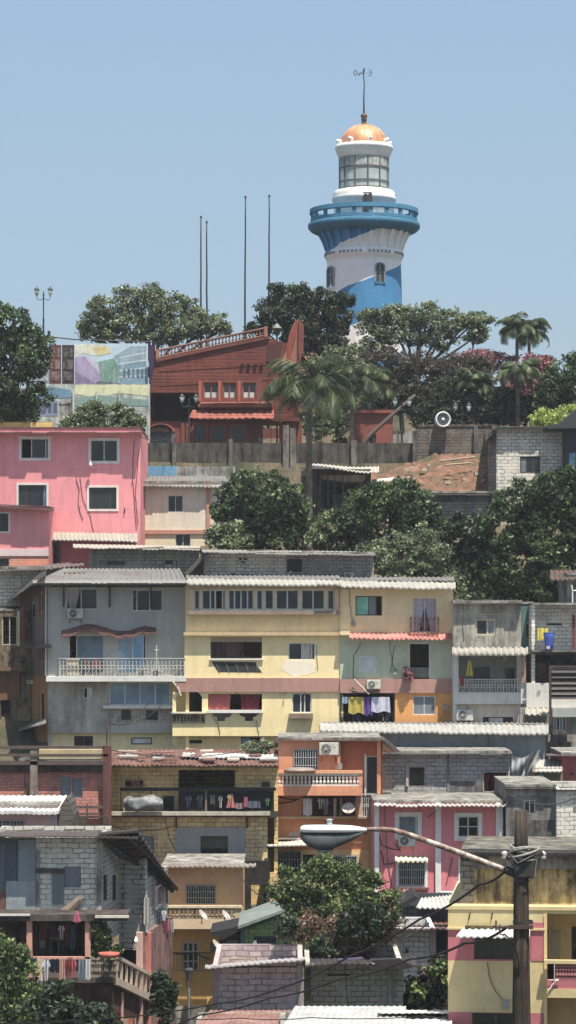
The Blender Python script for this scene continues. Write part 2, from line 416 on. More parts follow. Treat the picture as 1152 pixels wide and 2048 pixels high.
        if shell:
            mb = MB(); D = s.depth
            s.fr.box(mb, s.u0, s.u0+.18, s.base, s.zt, -D, -.203); s.fr.box(mb, s.u1-.18, s.u1, s.base, s.zt, -D, -.203)
            s.fr.box(mb, s.u0+.18, s.u1-.18, s.base, s.zt, -D, -D+.18)
            s.fr.box(mb, s.u0+.18, s.u1-.18, s.base, s.base+.1, -D+.18, -.203)
            mb.build('side_wall', s.mat, s.root)
            if s.top:
                mb = MB(); s.fr.box(mb, s.u0-.03, s.u1+.03, s.zt+.002, s.zt+.12, -D-.03, .04); mb.build('flat_roof', s.roofmat or CONC(), s.root)
        return s
# ------------------------------------------------------------------ small repeated things
def make_ac():
    r = thing('air_conditioner', '-', 'air conditioner')
    mb = MB(); mb.box(-.42, .42, -.3, 0, 0, .55)
    c = mb.build('casing', plain(205, 204, 192, .5, var=.25), r)
    bv = c.modifiers.new('b', 'BEVEL'); bv.width = .03; bv.segments = 2
    mb = MB(); k = 24; cx = -.12
    pts = [(cx+.215*math.cos(t*2*math.pi/k), -.3, .275+.215*math.sin(t*2*math.pi/k)) for t in range(k)]
    mb.prism(pts, (0, -.012, 0)); g = mb.build('fan_opening', plain(60, 60, 60, .7), r)
    mb = MB()
    for rr in (.21, .15, .09): mb.tube([(cx+rr*math.cos(t*2*math.pi/k), -.32, .275+rr*math.sin(t*2*math.pi/k)) for t in range(k+1)], .008, 4, False)
    for a in range(8):
        t = a*math.pi/4; mb.tube([(cx, -.32, .275), (cx+.21*math.cos(t), -.32, .275+.21*math.sin(t))], .006, 4)
    mb.lathe(cx, -.318, [(0, .24), (.05, .24)], 8); mb.box(cx-.05, cx+.05, -.33, -.315, .225, .325)
    mb.build('fan_guard', plain(180, 180, 172, .5), r)
    for xx in (-.3, .3):
        mb = MB(); mb.box(xx-.02, xx+.02, -.34, .0, -.045, -.002); mb.hexa([(xx-.018,-.02,-.3),(xx+.018,-.02,-.3),(xx+.018,.0,-.3),(xx-.018,.0,-.3),(xx-.018,-.3,-.046),(xx+.018,-.3,-.046),(xx+.018,-.26,-.046),(xx-.018,-.26,-.046)])
        mb.build('bracket', plain(120, 112, 104, .6), r)
    return r
AC0 = make_ac(); AC_used = [0]
def ac(x0, x1, y1, Y, label, w=0, group='air conditioner units on the house fronts'):
    o = AC0 if not AC_used[0] else copy_tree(AC0); AC_used[0] = 1
    o.location = P((x0+x1)/2, y1, Y-w); o.scale = ((X(x1, Y)-X(x0, Y))/.84,)*3; tag(o, label, 'air conditioner', group); return o
def make_dish():
    r = thing('satellite_dish', '-', 'satellite dish')
    mb = MB(); prof = [(0.0, 0.0)]+[(.42*t/7, .12*(t/7)**2) for t in range(1, 8)]
    prof += [(.42, .135)]+[(.41*t/7, .12*(t/7)**2+.015) for t in range(7, -1, -1)]
    mb.lathe(0, 0, prof, 28); R = Vector((.25, -.75, .62)).to_track_quat('Z', 'Y')
    mb.v = [tuple(R @ Vector(p)+Vector((0, 0, .45))) for p in mb.v]
    mb.build('reflector', plain(196, 190, 180, .5, var=.25), r, True)
    mb = MB(); mb.tube([(0, .02, 0), (0, .04, .4)], .028, 8); mb.tube([(0, .04, .4), tuple(R @ Vector((0, 0, .0))+Vector((0, 0, .45)))], .03, 6); mb.box(-.1, .1, -.08, .1, -.02, .012)
    mb.build('mount', plain(120, 112, 105, .6), r)
    mb = MB(); a = R @ Vector((0, -.40, .12))+Vector((0, 0, .45)); b = R @ Vector((0, -.08, .42))+Vector((0, 0, .45))
    mb.tube([tuple(a), tuple(b)], .016, 6); mb.tube([tuple(b), tuple(b-(R @ Vector((0, 0, .11))))], .04, 8)
    mb.build('receiver_arm', plain(150, 145, 140, .6), r)
    return r
D0 = make_dish(); D_used = [0]
def dish(x, y, Y, rpx, label, rz=0, w=0):
    o = D0 if not D_used[0] else copy_tree(D0); D_used[0] = 1
    o.location = P(x, y, Y-w); o.scale = (rpx*(Y)/F/.42,)*3; o.rotation_euler = (0, 0, rz); tag(o, label, 'satellite dish', 'satellite dishes on walls and balconies'); return o
def make_lamp():
    r = thing('lamp_post', '-', 'lamp post'); m = plain(58, 66, 66, .5)
    mb = MB(); mb.lathe(0, 0, [(.16, 0), (.16, .15), (.1, .3), (.065, .6), (.06, 1.6), (.09, 1.65), (.05, 1.75), (.045, 3.4), (.08, 3.45), (.03, 3.6), (.05, 3.68), (0, 3.78)], 12); mb.build('post', m, r, True)
    for sx in (-1, 1):
        mb = MB(); mb.tube([(sx*.02, 0, 3.25), (sx*.2, 0, 3.1), (sx*.42, 0, 3.12), (sx*.5, 0, 3.3), (sx*.5, 0, 3.42)], .028, 6); mb.build('arm', m, r, True)
        mb = MB(); mb.lathe(sx*.5, 0, [(.05, 3.42), (.1, 3.47), (.19, 3.82), (.18, 3.83)], 10); ln = mb.build('lantern', glass(176, 190, 176, .25), r, True)
        mb = MB(); mb.lathe(sx*.5, 0, [(.21, 3.82), (.22, 3.85), (.12, 3.98), (.03, 4.03), (.04, 4.08), (0, 4.14)], 10); mb.build('cap', m, ln, True)
    return r
L0 = make_lamp(); L_used = [0]
def lamp(x, ytop, Y, label, s=1.0, zb=None):
    o = L0 if not L_used[0] else copy_tree(L0); L_used[0] = 1
    zt = Z(ytop, Y); o.location = (X(x, Y), Y, zt-4.14*s); o.scale = (s, s, s); tag(o, label, 'lamp post', 'twin lantern lamp posts on the hilltop'); return o
def cloth(r, g, b): return plain(r, g, b, .9, 0, .12, .1)
SH = {'shirt': [(.25,0),(.4,.05),(.6,.05),(.75,0),(1,.3),(.86,.42),(.77,.3),(.79,1),(.5,.97),(.22,1),(.24,.3),(.14,.42),(0,.3)],
      'trousers': [(.1,0),(.9,0),(.93,.5),(1,1),(.62,.99),(.5,.35),(.42,1),(0,.98),(.06,.5)],
      'dress': [(.3,0),(.7,0),(.75,.35),(1,.95),(.5,1),(0,.96),(.25,.35)]}
def garment(kind, x0, y0, x1, y1, Y, rgb, label, group):
    mb = MB()
    if kind in SH:
        po = SH[kind]; N = 18; rows = []; ph = random.random()*6
        for i in range(N+1):
            a = .003+i/N*.994; cr = []
            for (p, q), (p2, q2) in zip(po, po[1:]+po[:1]):
                if (p-a)*(p2-a) < 0: cr.append(q+(q2-q)*(a-p)/(p2-p))
            rows.append((a, sorted(cr)))
        def vt(a, b): mb.v.append(P(x0+(x1-x0)*a, y0+(y1-y0)*b+.6*math.sin(a*9+ph), Y+.05*math.sin(a*15+ph+b*2)*(.3+b)))
        for (a, c), (a2, c2) in zip(rows[:-1], rows[1:]):
            for k in range(0, min(len(c), len(c2))-1, 2):
                for m in range(4):
                    n = len(mb.v)
                    for aa, cc_, t in ((a, c, m/4), (a, c, (m+1)/4), (a2, c2, (m+1)/4), (a2, c2, m/4)): vt(aa, cc_[k]+(cc_[k+1]-cc_[k])*t)
                    mb.f.append((n, n+1, n+2, n+3))
    else:
        n = 8; m = 5; ph = random.random()*6; N = 0
        for j in range(m+1):
            for i in range(n+1):
                a = i/n; b = j/m; sq = 1-.12*b*math.sin(ph)
                mb.v.append(P(x0+(x1-x0)*(.5+(a-.5)*sq), y0+(y1-y0)*b*(1+.06*math.sin(a*9+ph)), Y+.05*math.sin(a*13+ph)))
        for j in range(m):
            for i in range(n): q = j*(n+1)+i; mb.f.append((q, q+1, q+n+2, q+n+1))
        k = len(mb.v); mb.v += [(a, b+.015, c) for a, b, c in mb.v]
        mb.f += [tuple(k+i for i in f[::-1]) for f in list(mb.f)]
    nm = {'towel': 'towel', 'sheet': 'bedsheet', 'sock': 'sock'}.get(kind, kind)
    return solo(mb, nm, cloth(*rgb), label, nm, group)
# ------------------------------------------------------------------ vegetation
def leafmesh(name, mat, parent, cen, size, var, up=.35, aspect=.55, jit=.35):
    n = len(cen); a = RNG.normal(size=(n, 3)); a /= np.linalg.norm(a, axis=1)[:, None]
    b = RNG.normal(size=(n, 3)); b -= (b*a).sum(1)[:, None]*a; b /= np.linalg.norm(b, axis=1)[:, None]
    sz = size*(1+jit*RNG.uniform(-1, 1, n))[:, None]
    v = np.stack([cen-a*sz*.5, cen+b*sz*aspect*.5, cen+a*sz*.5, cen-b*sz*aspect*.5], 1).reshape(-1, 3)
    off = rootloc(parent); v -= np.array(off)
    me = bpy.data.meshes.new(name); me.vertices.add(4*n); me.vertices.foreach_set('co', v.ravel().astype(np.float32))
    me.loops.add(4*n); me.loops.foreach_set('vertex_index', np.arange(4*n, dtype=np.int32))
    me.polygons.add(n); me.polygons.foreach_set('loop_start', np.arange(0, 4*n, 4, dtype=np.int32)); me.polygons.foreach_set('loop_total', np.full(n, 4, dtype=np.int32))
    me.update(); at = me.attributes.new('v', 'FLOAT', 'FACE'); at.data.foreach_set('value', np.clip(var, 0, 1).astype(np.float32))
    o = bpy.data.objects.new(name, me); COL.objects.link(o); me.materials.append(mat); o.parent = parent; return o
def tree(name, label, cat, Y, clumps, mat, base, leaf=.24, dens=1.0, sub=.5, fill=.75, group=None, bark=(86, 74, 64), tr=.18, dy=.8, limbs=True, perlim=26):
    """clumps: (cx, cy, rx, ry) in photo pixels at depth Y; base: photo column of the trunk foot and its ground height or None"""
    bx, bz = base; bz = zg(Y)-.2 if bz is None else bz
    root = thing(name, label, cat, (X(bx, Y), Y, bz), group); cs = []; vs = []; cc = []; nc = len(clumps); clumps = list(clumps); rs = random.Random(int(bx*7)+nc)
    for (cx, cy, rx, ry) in clumps[:nc]:
        for k in range(4):
            a = rs.uniform(0, 6.28); q = rs.uniform(.28, .5); clumps.append((cx+rx*.9*math.cos(a), cy+ry*.9*math.sin(a), rx*q, ry*q))
    for (cx, cy, rx, ry) in clumps:
        rx, ry = rx*Y/F, ry*Y/F; c = np.array([X(cx, Y), Y+RNG.uniform(-.3, .3)*rx, Z(cy, Y)]); (len(cc) < nc) and cc.append((c, rx, ry))
        area = rx*ry*4+rx*rx*2; ns = max(6, int(area*3.0*dens/(sub*sub*4)))
        d = RNG.normal(size=(ns, 3)); d /= np.linalg.norm(d, axis=1)[:, None]
        r = fill+(1.06-fill)*RNG.uniform(0, 1, ns)**.7; sc = c+d*r[:, None]*np.array([rx, max(rx*dy, 0.3), ry])
        k = perlim; sr = sub*RNG.uniform(.5, 1.15, ns)
        o = RNG.normal(size=(ns, k, 3)); o /= np.linalg.norm(o, axis=2)[:, :, None]; o *= (RNG.uniform(.15, 1, (ns, k))**.5)[:, :, None]
        o[:, :, 2] *= .7
        p = sc[:, None, :]+o*sr[:, None, None]
        cs.append(p.reshape(-1, 3)); vs.append((RNG.normal(.45, .2, ns)[:, None]+RNG.normal(0, .26, (ns, k))).ravel())
    leafmesh('crown', mat, root, np.concatenate(cs), leaf, np.concatenate(vs))
    mb = MB(); rr = random.Random(int(bx)); ctr = sum(c[0] for c in cc)/len(cc); foot = Vector((X(bx, Y), Y, bz))
    fork = foot.lerp(Vector(ctr), .55); fork.z = min(fork.z, foot.z+(ctr[2]-foot.z)*.6)
    mb.tube([foot, foot.lerp(fork, .5)+Vector((.12, 0, 0)), fork], [tr*1.5, tr*1.1, tr], 8)
    if limbs:
        for c, rx, ry in cc:
            e = Vector(c); mid = fork.lerp(e, .5)+Vector((rr.uniform(-.3, .3), rr.uniform(-.2, .2), rr.uniform(-.25, .1)))
            mb.tube([fork, mid, e], [tr*.75, tr*.5, tr*.28], 6)
            for k in range(5):
                a = rr.uniform(0, 6.28); t = Vector((math.cos(a)*rx*.85, rr.uniform(-.6, .6)*rx, math.sin(a)*ry*.8))
                mb.tube([mid.lerp(e, .6), e+t*.5+Vector((0, 0, .1)), e+t], [tr*.3, tr*.18, tr*.08], 4)
    mb.build('trunk', plain(*bark, .9), root, True)
    return root
def palm(label, x, ytop, Y, rad, mat, nf=18, foot=None, seed=1, tw=.13, group='palm trees on the hilltop', lean=0, up=1.0):
    rr = random.Random(seed); bz = zg(Y)-.2 if foot is None else foot; R = rad*Y/F
    root = thing('palm_tree', label, 'palm tree', (X(x, Y)+lean, Y, bz), group); zt = Z(ytop, Y); top = Vector((X(x, Y), Y, zt))
    mb = MB(); f0 = Vector((X(x, Y)+lean, Y, bz)); pts = [f0.lerp(top, t)+Vector((-.25*lean*math.sin(t*3.1), 0, 0)) for t in [i/8 for i in range(9)]]
    mb.tube(pts, [tw*(1.35-.5*i/8) for i in range(9)], 10); mb.build('trunk', stained(140, 128, 112, 92, 84, 76, .5, 3), root, True)
    for i in range(nf):
        az = i*2.399+rr.uniform(-.3, .3); el = rr.uniform(-.1, 1.4)*up; L = R*rr.uniform(.85, 1.15)
        d = Vector((math.cos(az), math.sin(az), 0)); P0 = top; cur = []; ang = el
        p = top.copy(); st = L/9
        for k in range(10):
            cur.append(p.copy()); p = p+(d*math.cos(ang)+Vector((0, 0, math.sin(ang))))*st; ang -= .12+.05*k
        side = Vector((-d.y, d.x, 0)); q = []; var = []; mb = MB(); mb.tube(cur, [.035-.003*k for k in range(10)], 4)
        nl = 36
        for k in range(2, nl):
            t = k/nl*9; a = int(min(t, 8.0)); b = cur[a].lerp(cur[min(a+1, 9)], t-a); fw = (cur[min(a+1, 9)]-cur[a]).normalized()
            ll = R*.34*math.sin(min(1, (k+2)/nl*1.05)*math.pi)**.6+.05
            for sgn in (-1, 1):
                dr = (side*sgn*.75+fw*.55+Vector((0, 0, -.35-rr.uniform(0, .35)))).normalized(); e = b+dr*ll; wv = fw*.032
                mid = b.lerp(e, .5)+Vector((0, 0, .03))
                n = len(mb.v); mb.v += [tuple(b-wv*.6), tuple(b+wv*.6), tuple(mid+wv), tuple(e+Vector((0, 0, -.1*ll))), tuple(mid-wv)]
                mb.f.append((n, n+1, n+2, n+3, n+4))
        o = mb.build('frond', mat, root); at = o.data.attributes.new('v', 'FLOAT', 'FACE'); bv = rr.uniform(.15, .75)
        at.data.foreach_set('value', [min(1, max(0, bv+rr.uniform(-.2, .2))) for _ in o.data.polygons])
    return root
# ================================================================== light, sky, camera
cam = bpy.data.cameras.new('camera'); co = bpy.data.objects.new('camera', cam); COL.objects.link(co); scene.camera = co
cam.sensor_fit = 'HORIZONTAL'; cam.sensor_width = 36; cam.lens = 36*F/1152; cam.shift_y = (HZ-1024)/1152; cam.clip_end = 5000
co.rotation_euler = (math.pi/2, 0, 0)
sd = Vector((.55, -1.0, 3.1)).normalized()
sun = bpy.data.lights.new('sun', 'SUN'); sun.energy = 4.9; sun.angle = math.radians(.53); sun.color = (1, .93, .82)
so = bpy.data.objects.new('sun', sun); COL.objects.link(so); so.rotation_euler = sd.to_track_quat('Z', 'Y').to_euler(); so.location = (0, 0, 80)
wd = bpy.data.worlds.new('World'); scene.world = wd; wd.use_nodes = True; nt = wd.node_tree; nt.nodes.clear()
sk = nt.nodes.new('ShaderNodeTexSky'); sk.sky_type = 'NISHITA'; sk.sun_disc = False
sk.sun_elevation = math.asin(sd.z); sk.sun_rotation = math.atan2(sd.x, sd.y); sk.air_density = 1.3; sk.dust_density = 2.2; sk.ozone_density = 3.2; sk.altitude = 50
hs = nt.nodes.new('ShaderNodeHueSaturation'); hs.inputs['Saturation'].default_value = 1.0; hs.inputs['Value'].default_value = 1.0
bg = nt.nodes.new('ShaderNodeBackground'); bg.inputs[1].default_value = .102; wo = nt.nodes.new('ShaderNodeOutputWorld')
hz_ = mix(nt, .6, sk.outputs[0], (2.1, 2.95, 4.05, 1)); nt.links.new(hz_, hs.inputs['Color']); nt.links.new(hs.outputs[0], bg.inputs[0]); nt.links.new(bg.outputs[0], wo.inputs[0])
scene.view_settings.view_transform = 'Standard'; scene.view_settings.look = 'None'; scene.view_settings.exposure = .68; scene.view_settings.gamma = 1
# ================================================================== terrain
def terrain():
    m, nt_, bs = newmat('hill_soil'); v = objco(nt_)
    c = ramp(nt_, noise(nt_, v, .35, 6, .7), [(.38, C(58, 64, 42)), (.5, C(92, 84, 60)), (.64, C(122, 102, 80))])
    n3 = noise(nt_, v, 4, 5, .7); k = ramp(nt_, n3, [(.3, W1(.55)), (.7, W1(1.05))]); c = mix(nt_, 1, c, k, 'MULTIPLY')
    nt_.links.new(c, bs.inputs['Base Color']); bs.inputs['Roughness'].default_value = .95; bump(nt_, bs, n3, .8, .15)
    ys = sorted({p[0] for p in PROF} | set(range(90, 300, 3))); xs = [-900, -400, -150]+[x*3 for x in range(-30, 31)]+[150, 400, 900]
    mb = MB(); rr = random.Random(3)
    for y in ys:
        for x in xs: mb.v.append((x, y, zg(y)-(.0 if abs(x) < 60 else .03*(abs(x)-60)*(y > 125))+(rr.uniform(-.15, .0) if 100 < y < 260 else 0)))
    n = len(xs)
    for j in range(len(ys)-1):
        for i in range(n-1): a = j*n+i; mb.f.append((a, a+1, a+n+1, a+n))
    mb.build('hill_ground', m, None, True, 'structure')
terrain()
LF_MANGO = leafmat('leaf_mango', (14, 24, 12), (42, 60, 32), (92, 112, 64))
LF_DARK = leafmat('leaf_dark', (12, 20, 14), (36, 50, 34), (78, 92, 62))
LF_OLIVE = leafmat('leaf_olive', (30, 38, 24), (84, 98, 64), (142, 150, 112))
LF_BRIGHT = leafmat('leaf_bright', (22, 34, 14), (62, 82, 38), (124, 136, 76))
LF_LIME = leafmat('leaf_lime', (70, 84, 30), (130, 146, 58), (178, 186, 90))
LF_PURPLE = leafmat('leaf_purple', (44, 36, 30), (118, 78, 78), (186, 116, 126))
LF_BROWN = leafmat('leaf_brown', (46, 38, 26), (88, 72, 54), (130, 104, 84))
LF_PALM = leafmat('leaf_palm', (18, 28, 16), (54, 68, 38), (108, 118, 74), .2)
LF_MAUVE = leafmat('leaf_mauve', (22, 24, 18), (54, 54, 40), (100, 88, 74))
# ================================================================== lighthouse
def lighthouse():
    Y = 222.; cx = X(728, Y); s = Y/F; bz = zg(Y)-.3
    R = lambda px: px*s; H = lambda y: Z(y, Y)
    root = thing('lighthouse', 'white lighthouse with blue spiral band, blue gallery and copper dome on the hilltop', 'lighthouse', (cx, Y, bz))
    # spiral paint: angle + height
    m, n, bs = newmat('spiral_paint'); v = objco(n); sp = n.nodes.new('ShaderNodeSeparateXYZ'); n.links.new(v, sp.inputs[0])
    def mt(op, a, b=None):
        q = n.nodes.new('ShaderNodeMath'); q.operation = op
        for i, t in ((0, a), (1, b)):
            if t is None: continue
            if hasattr(t, 'links'): n.links.new(t, q.inputs[i])
            else: q.inputs[i].default_value = t
        return q.outputs[0]
    pitch = R(172.); neg = mt('MULTIPLY', sp.outputs[1], -1.); ang = mt('ARCTAN2', sp.outputs[0], neg)   # 0 towards the town, +x side positive
    zz = mt('ADD', sp.outputs[2], bz); wob = noise(n, v, .5, 2, .5); zz = mt('ADD', zz, mt('MULTIPLY', wob, .35))
    ph = mt('SUBTRACT', zz, mt('MULTIPLY', ang, pitch/(2*math.pi)))
    ph = mt('SUBTRACT', ph, H(568)-R(172*.47)+.17)                     # upper edge of the lower band at the front
    fr = mt('FRACT', mt('DIVIDE', ph, pitch)); blue = mt('LESS_THAN', fr, .47)
    base = mix(n, blue, C(238, 236, 234), C(54, 134, 184)); c, h = weather(n, v, base, .22)
    n.links.new(c, bs.inputs['Base Color']); bs.inputs['Roughness'].default_value = .8; bump(n, bs, h, .25, .05)
    white = paint(236, 234, 230, .3); blu = paint(62, 132, 168, .3); blud = paint(54, 116, 146, .35)
    mb = MB(); mb.lathe(cx, Y, [(R(77), bz), (R(76), H(600)), (R(74), H(530)), (R(75.5), H(519)), (R(77.5), H(518)), (R(77.5), H(504)), (R(75.5), H(503)), (R(76), H(498)), (R(78), H(487)), (R(81), H(476)), (R(85), H(468))], 72)
    tw = mb.build('tower', m, root, True)
    for i in range(56):
        a = 2*math.pi*i/56; d = Vector((math.cos(a), math.sin(a), 0)); t = Vector((-d.y, d.x, 0)); c0 = Vector((cx, Y, H(511)))+d*R(77.3)
        if (i % 7) in (0,): continue
        mb = MB(); mb.hexa([tuple(c0+t*a_*R(1.9)+d*b_*.1+Vector((0, 0, c_*R(2.6)))) for c_ in (-1, 1) for a_, b_ in ((-1, 0), (1, 0), (1, 1), (-1, 1))])
        mb.build('cornice_stud', paint(150, 150, 150, .3), tw)
    for i in range(24):
        a = 2*math.pi*(i+.5)/24; d = Vector((math.cos(a), math.sin(a), 0)); t = Vector((-d.y, d.x, 0)); mb = MB(); o = Vector((cx, Y, 0)); w = R(3.2)
        pr = [(75, 501), (78.5, 501), (84, 485), (93, 468.5), (80, 468.5)]
        mb.prism([tuple(o+d*R(r)+t*-w+Vector((0, 0, H(y)))) for r, y in pr], tuple(t*2*w)); mb.build('corbel', m, root)
    mb = MB(); mb.lathe(cx, Y, [(R(60), H(467.5)), (R(96), H(468)), (R(106), H(463.5)), (R(112), H(457)), (R(112), H(449)), (R(108), H(447)), (R(60), H(447))], 72); mb.build('gallery_floor', blud, root, True)
    mb = MB(); mb.lathe(cx, Y, [(R(103), H(446)), (R(107), H(446)), (R(107), H(440)), (R(103), H(440)), (R(103), H(446))], 72)
    mb.lathe(cx, Y, [(R(102), H(420)), (R(108.5), H(420)), (R(109), H(428)), (R(108.5), H(429.5)), (R(102), H(429.5)), (R(102), H(420))], 72); mb.build('parapet', blu, root)
    for i in range(20):
        a = 2*math.pi*(i+.32)/20; d = Vector((math.cos(a), math.sin(a), 0)); t = Vector((-d.y, d.x, 0)); c0 = Vector((cx, Y, 0))+d*R(102.6); mb = MB()
        mb.hexa([tuple(c0+t*a_*R(4)+d*b_*R(4)+Vector((0, 0, z))) for z in (H(440.2), H(429.7)) for a_, b_ in ((-1, 0), (1, 0), (1, 1), (-1, 1))]); mb.build('parapet_post', blu, root)
    mb = MB(); mb.lathe(cx, Y, [(R(60), H(448)), (R(60), H(405)), (R(63.5), H(403)), (R(64), H(397)), (R(61), H(392)), (R(62), H(387)), (R(58), H(383)), (R(50), H(381))], 64); mb.build('watch_room', white, root, True)
    mb = MB(); f = Y-R(60)
    mb.box(cx-R(10)+R(6), cx+R(12)+R(2), f-.14, f+.5, H(446), H(394)); dr = mb.build('door', plain(70, 64, 66, .7), root)
    mb = MB(); mb.box(cx-R(10)+R(8), cx+R(1)+R(4), f-.16, f-.13, H(440), H(397)); mb.build('door_panel', plain(52, 54, 60, .6), dr)
    # lantern room: glass drum, mullions, ring, upper metal band
    mb = MB(); mb.lathe(cx, Y, [(R(49), H(381)), (R(49), H(338))], 48)
    gm, gn, gb = newmat('lantern_glass'); gb.inputs['Base Color'].default_value = (.72, .8, .79, 1); gb.inputs['Roughness'].default_value = .05
    gb.inputs['Transmission Weight'].default_value = .5; gb.inputs['IOR'].default_value = 1.02; gb.inputs['Specular IOR Level'].default_value = .5
    lr = mb.build('lantern_glass', gm, root, True)
    mb = MB()
    for i in range(12):
        a = 2*math.pi*(i+.25)/12; d = Vector((math.cos(a), math.sin(a), 0)); c0 = Vector((cx, Y, 0))+d*R(49.5)
        mb.tube([tuple(c0+Vector((0, 0, H(382)))), tuple(c0+Vector((0, 0, H(318))))], .07, 6)
    for y in (380, 366, 338): mb.lathe(cx, Y, [(R(48.5), H(y)-.06), (R(50.5), H(y)-.06), (R(50.5), H(y)+.06), (R(48.5), H(y)+.06)], 48)
    mb.build('lantern_frame', plain(104, 104, 98, .6), lr)
    mb = MB(); mb.lathe(cx, Y, [(R(50), H(338)), (R(50), H(317))], 48); mb.build('lantern_band', stained(196, 200, 196, 150, 152, 148, .4, 1.5), root, True)
    mb = MB(); mb.lathe(cx, Y, [(R(3), H(381)), (R(6), H(378)), (R(6), H(366)), (R(11), H(362)), (R(13), H(352)), (R(9), H(343)), (R(4), H(338)), (0, H(336))], 16); mb.build('lens', glass(120, 134, 136, .15), root, True)
    for i in range(8):
        a = 2*math.pi*(i+.4)/8; mb = MB(); mb.tube([(cx+R(38)*math.cos(a), Y+R(38)*math.sin(a), H(381)), (cx+R(38)*math.cos(a), Y+R(38)*math.sin(a), H(318))], R(4.6), 10); mb.build('column', paint(226, 228, 222, .2), root, True)
    mb = MB(); mb.lathe(cx, Y, [(R(46), H(318)), (R(51), H(317)), (R(53), H(310)), (R(55), H(308)), (R(55.5), H(302)), (R(58), H(300)), (R(58), H(294)), (R(55), H(291)), (R(46), H(290.5))], 64); mb.build('cornice', white, root, True)
    cm, cn, cb = newmat('copper'); cv = objco(cn); cc = ramp(cn, noise(cn, cv, 1.3, 6, .75), [(.3, C(176, 112, 74)), (.5, C(206, 142, 92)), (.7, C(228, 174, 120))])
    cn.links.new(cc, cb.inputs['Base Color']); cb.inputs['Roughness'].default_value = .5; cb.inputs['Metallic'].default_value = .35
    mb = MB(); mb.lathe(cx, Y, [(R(47.5)*math.cos(t), H(291)+R(41.5)*math.sin(t)) for t in [i*math.pi/2/14 for i in range(15)]], 64); dm = mb.build('dome', cm, root, True)
    mb = MB()
    for i in range(16):
        a = 2*math.pi*i/16; mb.tube([(cx+R(47)*math.cos(t)*math.cos(a), Y+R(47)*math.cos(t)*math.sin(a), H(291)+R(41.4)*math.sin(t)) for t in [k*math.pi/2/10 for k in range(11)]], .05, 5)
    mb.build('dome_ribs', cm, dm, True)
    for i in range(8):
        a = 2*math.pi*(i+.28)/8; d = Vector((math.cos(a), math.sin(a), 0)); c0 = Vector((cx, Y, H(289)))+d*R(48); mb = MB()
        mb.tube([tuple(c0-d*.1), tuple(c0+Vector((0, 0, .18))+d*.05), tuple(c0+Vector((0, 0, .2))+d*.34)], .15, 8); mb.build('dome_vent', paint(235, 230, 220, .1), dm, True)
    fz = H(251); fy = Y
    mb = MB(); mb.lathe(cx, fy, [(R(6.5), fz-.1), (R(6), fz+R(2)), (R(4.5), fz+R(5)), (R(5), H(241)), (R(6.5), H(239)), (R(4.5), H(237)), (R(6.5), H(234)), (R(6.5), H(230)), (R(3), H(227)), (0, H(226))], 16); fi = mb.build('finial', plain(104, 86, 70, .6, .3), root, True)
    vm = plain(60, 62, 66, .5); mb = MB(); mb.tube([(cx, Y, H(228)), (cx-.02, Y, H(195)), (cx+.02, Y, H(170)), (cx-.06, Y, H(139))], [.085, .06, .05, .045], 6); mb.build('rod', vm, fi)
    mb = MB(); zc = H(146); vx = cx-.06
    mb.tube([(vx-.38, Y, zc-.2), (vx-.2, Y, zc+.02), (vx+.02, Y, zc-.1), (vx+.1, Y, zc+.2), (vx+.06, Y, zc+.42)], .045, 5)
    mb.tube([(vx-.52, Y, zc), (vx+.5, Y, zc)], .012, 4); mb.tube([(vx-.1, Y-.4, zc), (vx-.1, Y+.4, zc)], .02, 4)
    o_ = [(vx-.62+.13*math.cos(t), Y, zc+.2*math.sin(t)) for t in [i*math.pi/6 for i in range(13)]]; mb.tube(o_, .035, 5)
    e = vx+.42   # an E seen from behind
    mb.tube([(e, Y, zc+.2), (e+.2, Y, zc+.2), (e+.22, Y, zc), (e+.2, Y, zc-.2), (e, Y, zc-.2)], .035, 5); mb.tube([(e+.04, Y, zc), (e+.22, Y, zc)], .035, 5)
    mb.build('weather_vane', vm, fi)
    for px, y0, y1, w_ in ((757.5, 536, 572, 9), (661, 539, 578, 9)):
        sx = (px-728)/74.5; a = math.asin(sx); d = Vector((math.sin(a), -math.cos(a), 0)); t = Vector((math.cos(a), math.sin(a), 0)); o = Vector((cx, Y, 0))
        hw = R(w_ if abs(sx) < .5 else 13); rr = R(73.5)
        arch = [(-hw, H(y1)), (hw, H(y1)), (hw, H(y0+6)), (hw*.7, H(y0+1)), (0, H(y0-1)), (-hw*.7, H(y0+1)), (-hw, H(y0+6))]
        mb = MB(); mb.prism([tuple(o+d*(rr+R(1.6))+t*u+Vector((0, 0, z))) for u, z in arch], tuple(-d*.6)); wn = mb.build('window', plain(58, 66, 66, .5), root)
        k = 1.22; arc2 = [(u*k, z if z > H(y1)+.1 else z) for u, z in arch]; mb = MB()
        n_ = len(arch)
        for i in range(1, n_):
            j = (i+1) % n_
            a0 = o+d*(rr+R(3))
            p = [arch[i], arch[j], (arch[j][0]*k, arch[j][1]+(R(2.2) if arch[j][1] > H(y1)+.1 else 0)), (arch[i][0]*k, arch[i][1]+(R(2.2) if arch[i][1] > H(y1)+.1 else 0))]
            mb.prism([tuple(a0+t*u+Vector((0, 0, z))) for u, z in p], tuple(-d*.5))
        mb.build('window_trim', paint(150, 156, 160, .3), wn)
        mb = MB(); a0 = o+d*(rr+R(1.75)); mb.prism([tuple(a0+t*u+Vector((0, 0, z))) for u, z in ((-.04, H(y1)), (.04, H(y1)), (.04, H(y0)), (-.04, H(y0)))], tuple(-d*.03)); mb.prism([tuple(a0+t*u+Vector((0, 0, z))) for u, z in ((-hw, H(554)), (hw, H(554)), (hw, H(552)), (-hw, H(552)))], tuple(-d*.02)); mb.build('glazing_bar', plain(130, 136, 134, .5), wn)
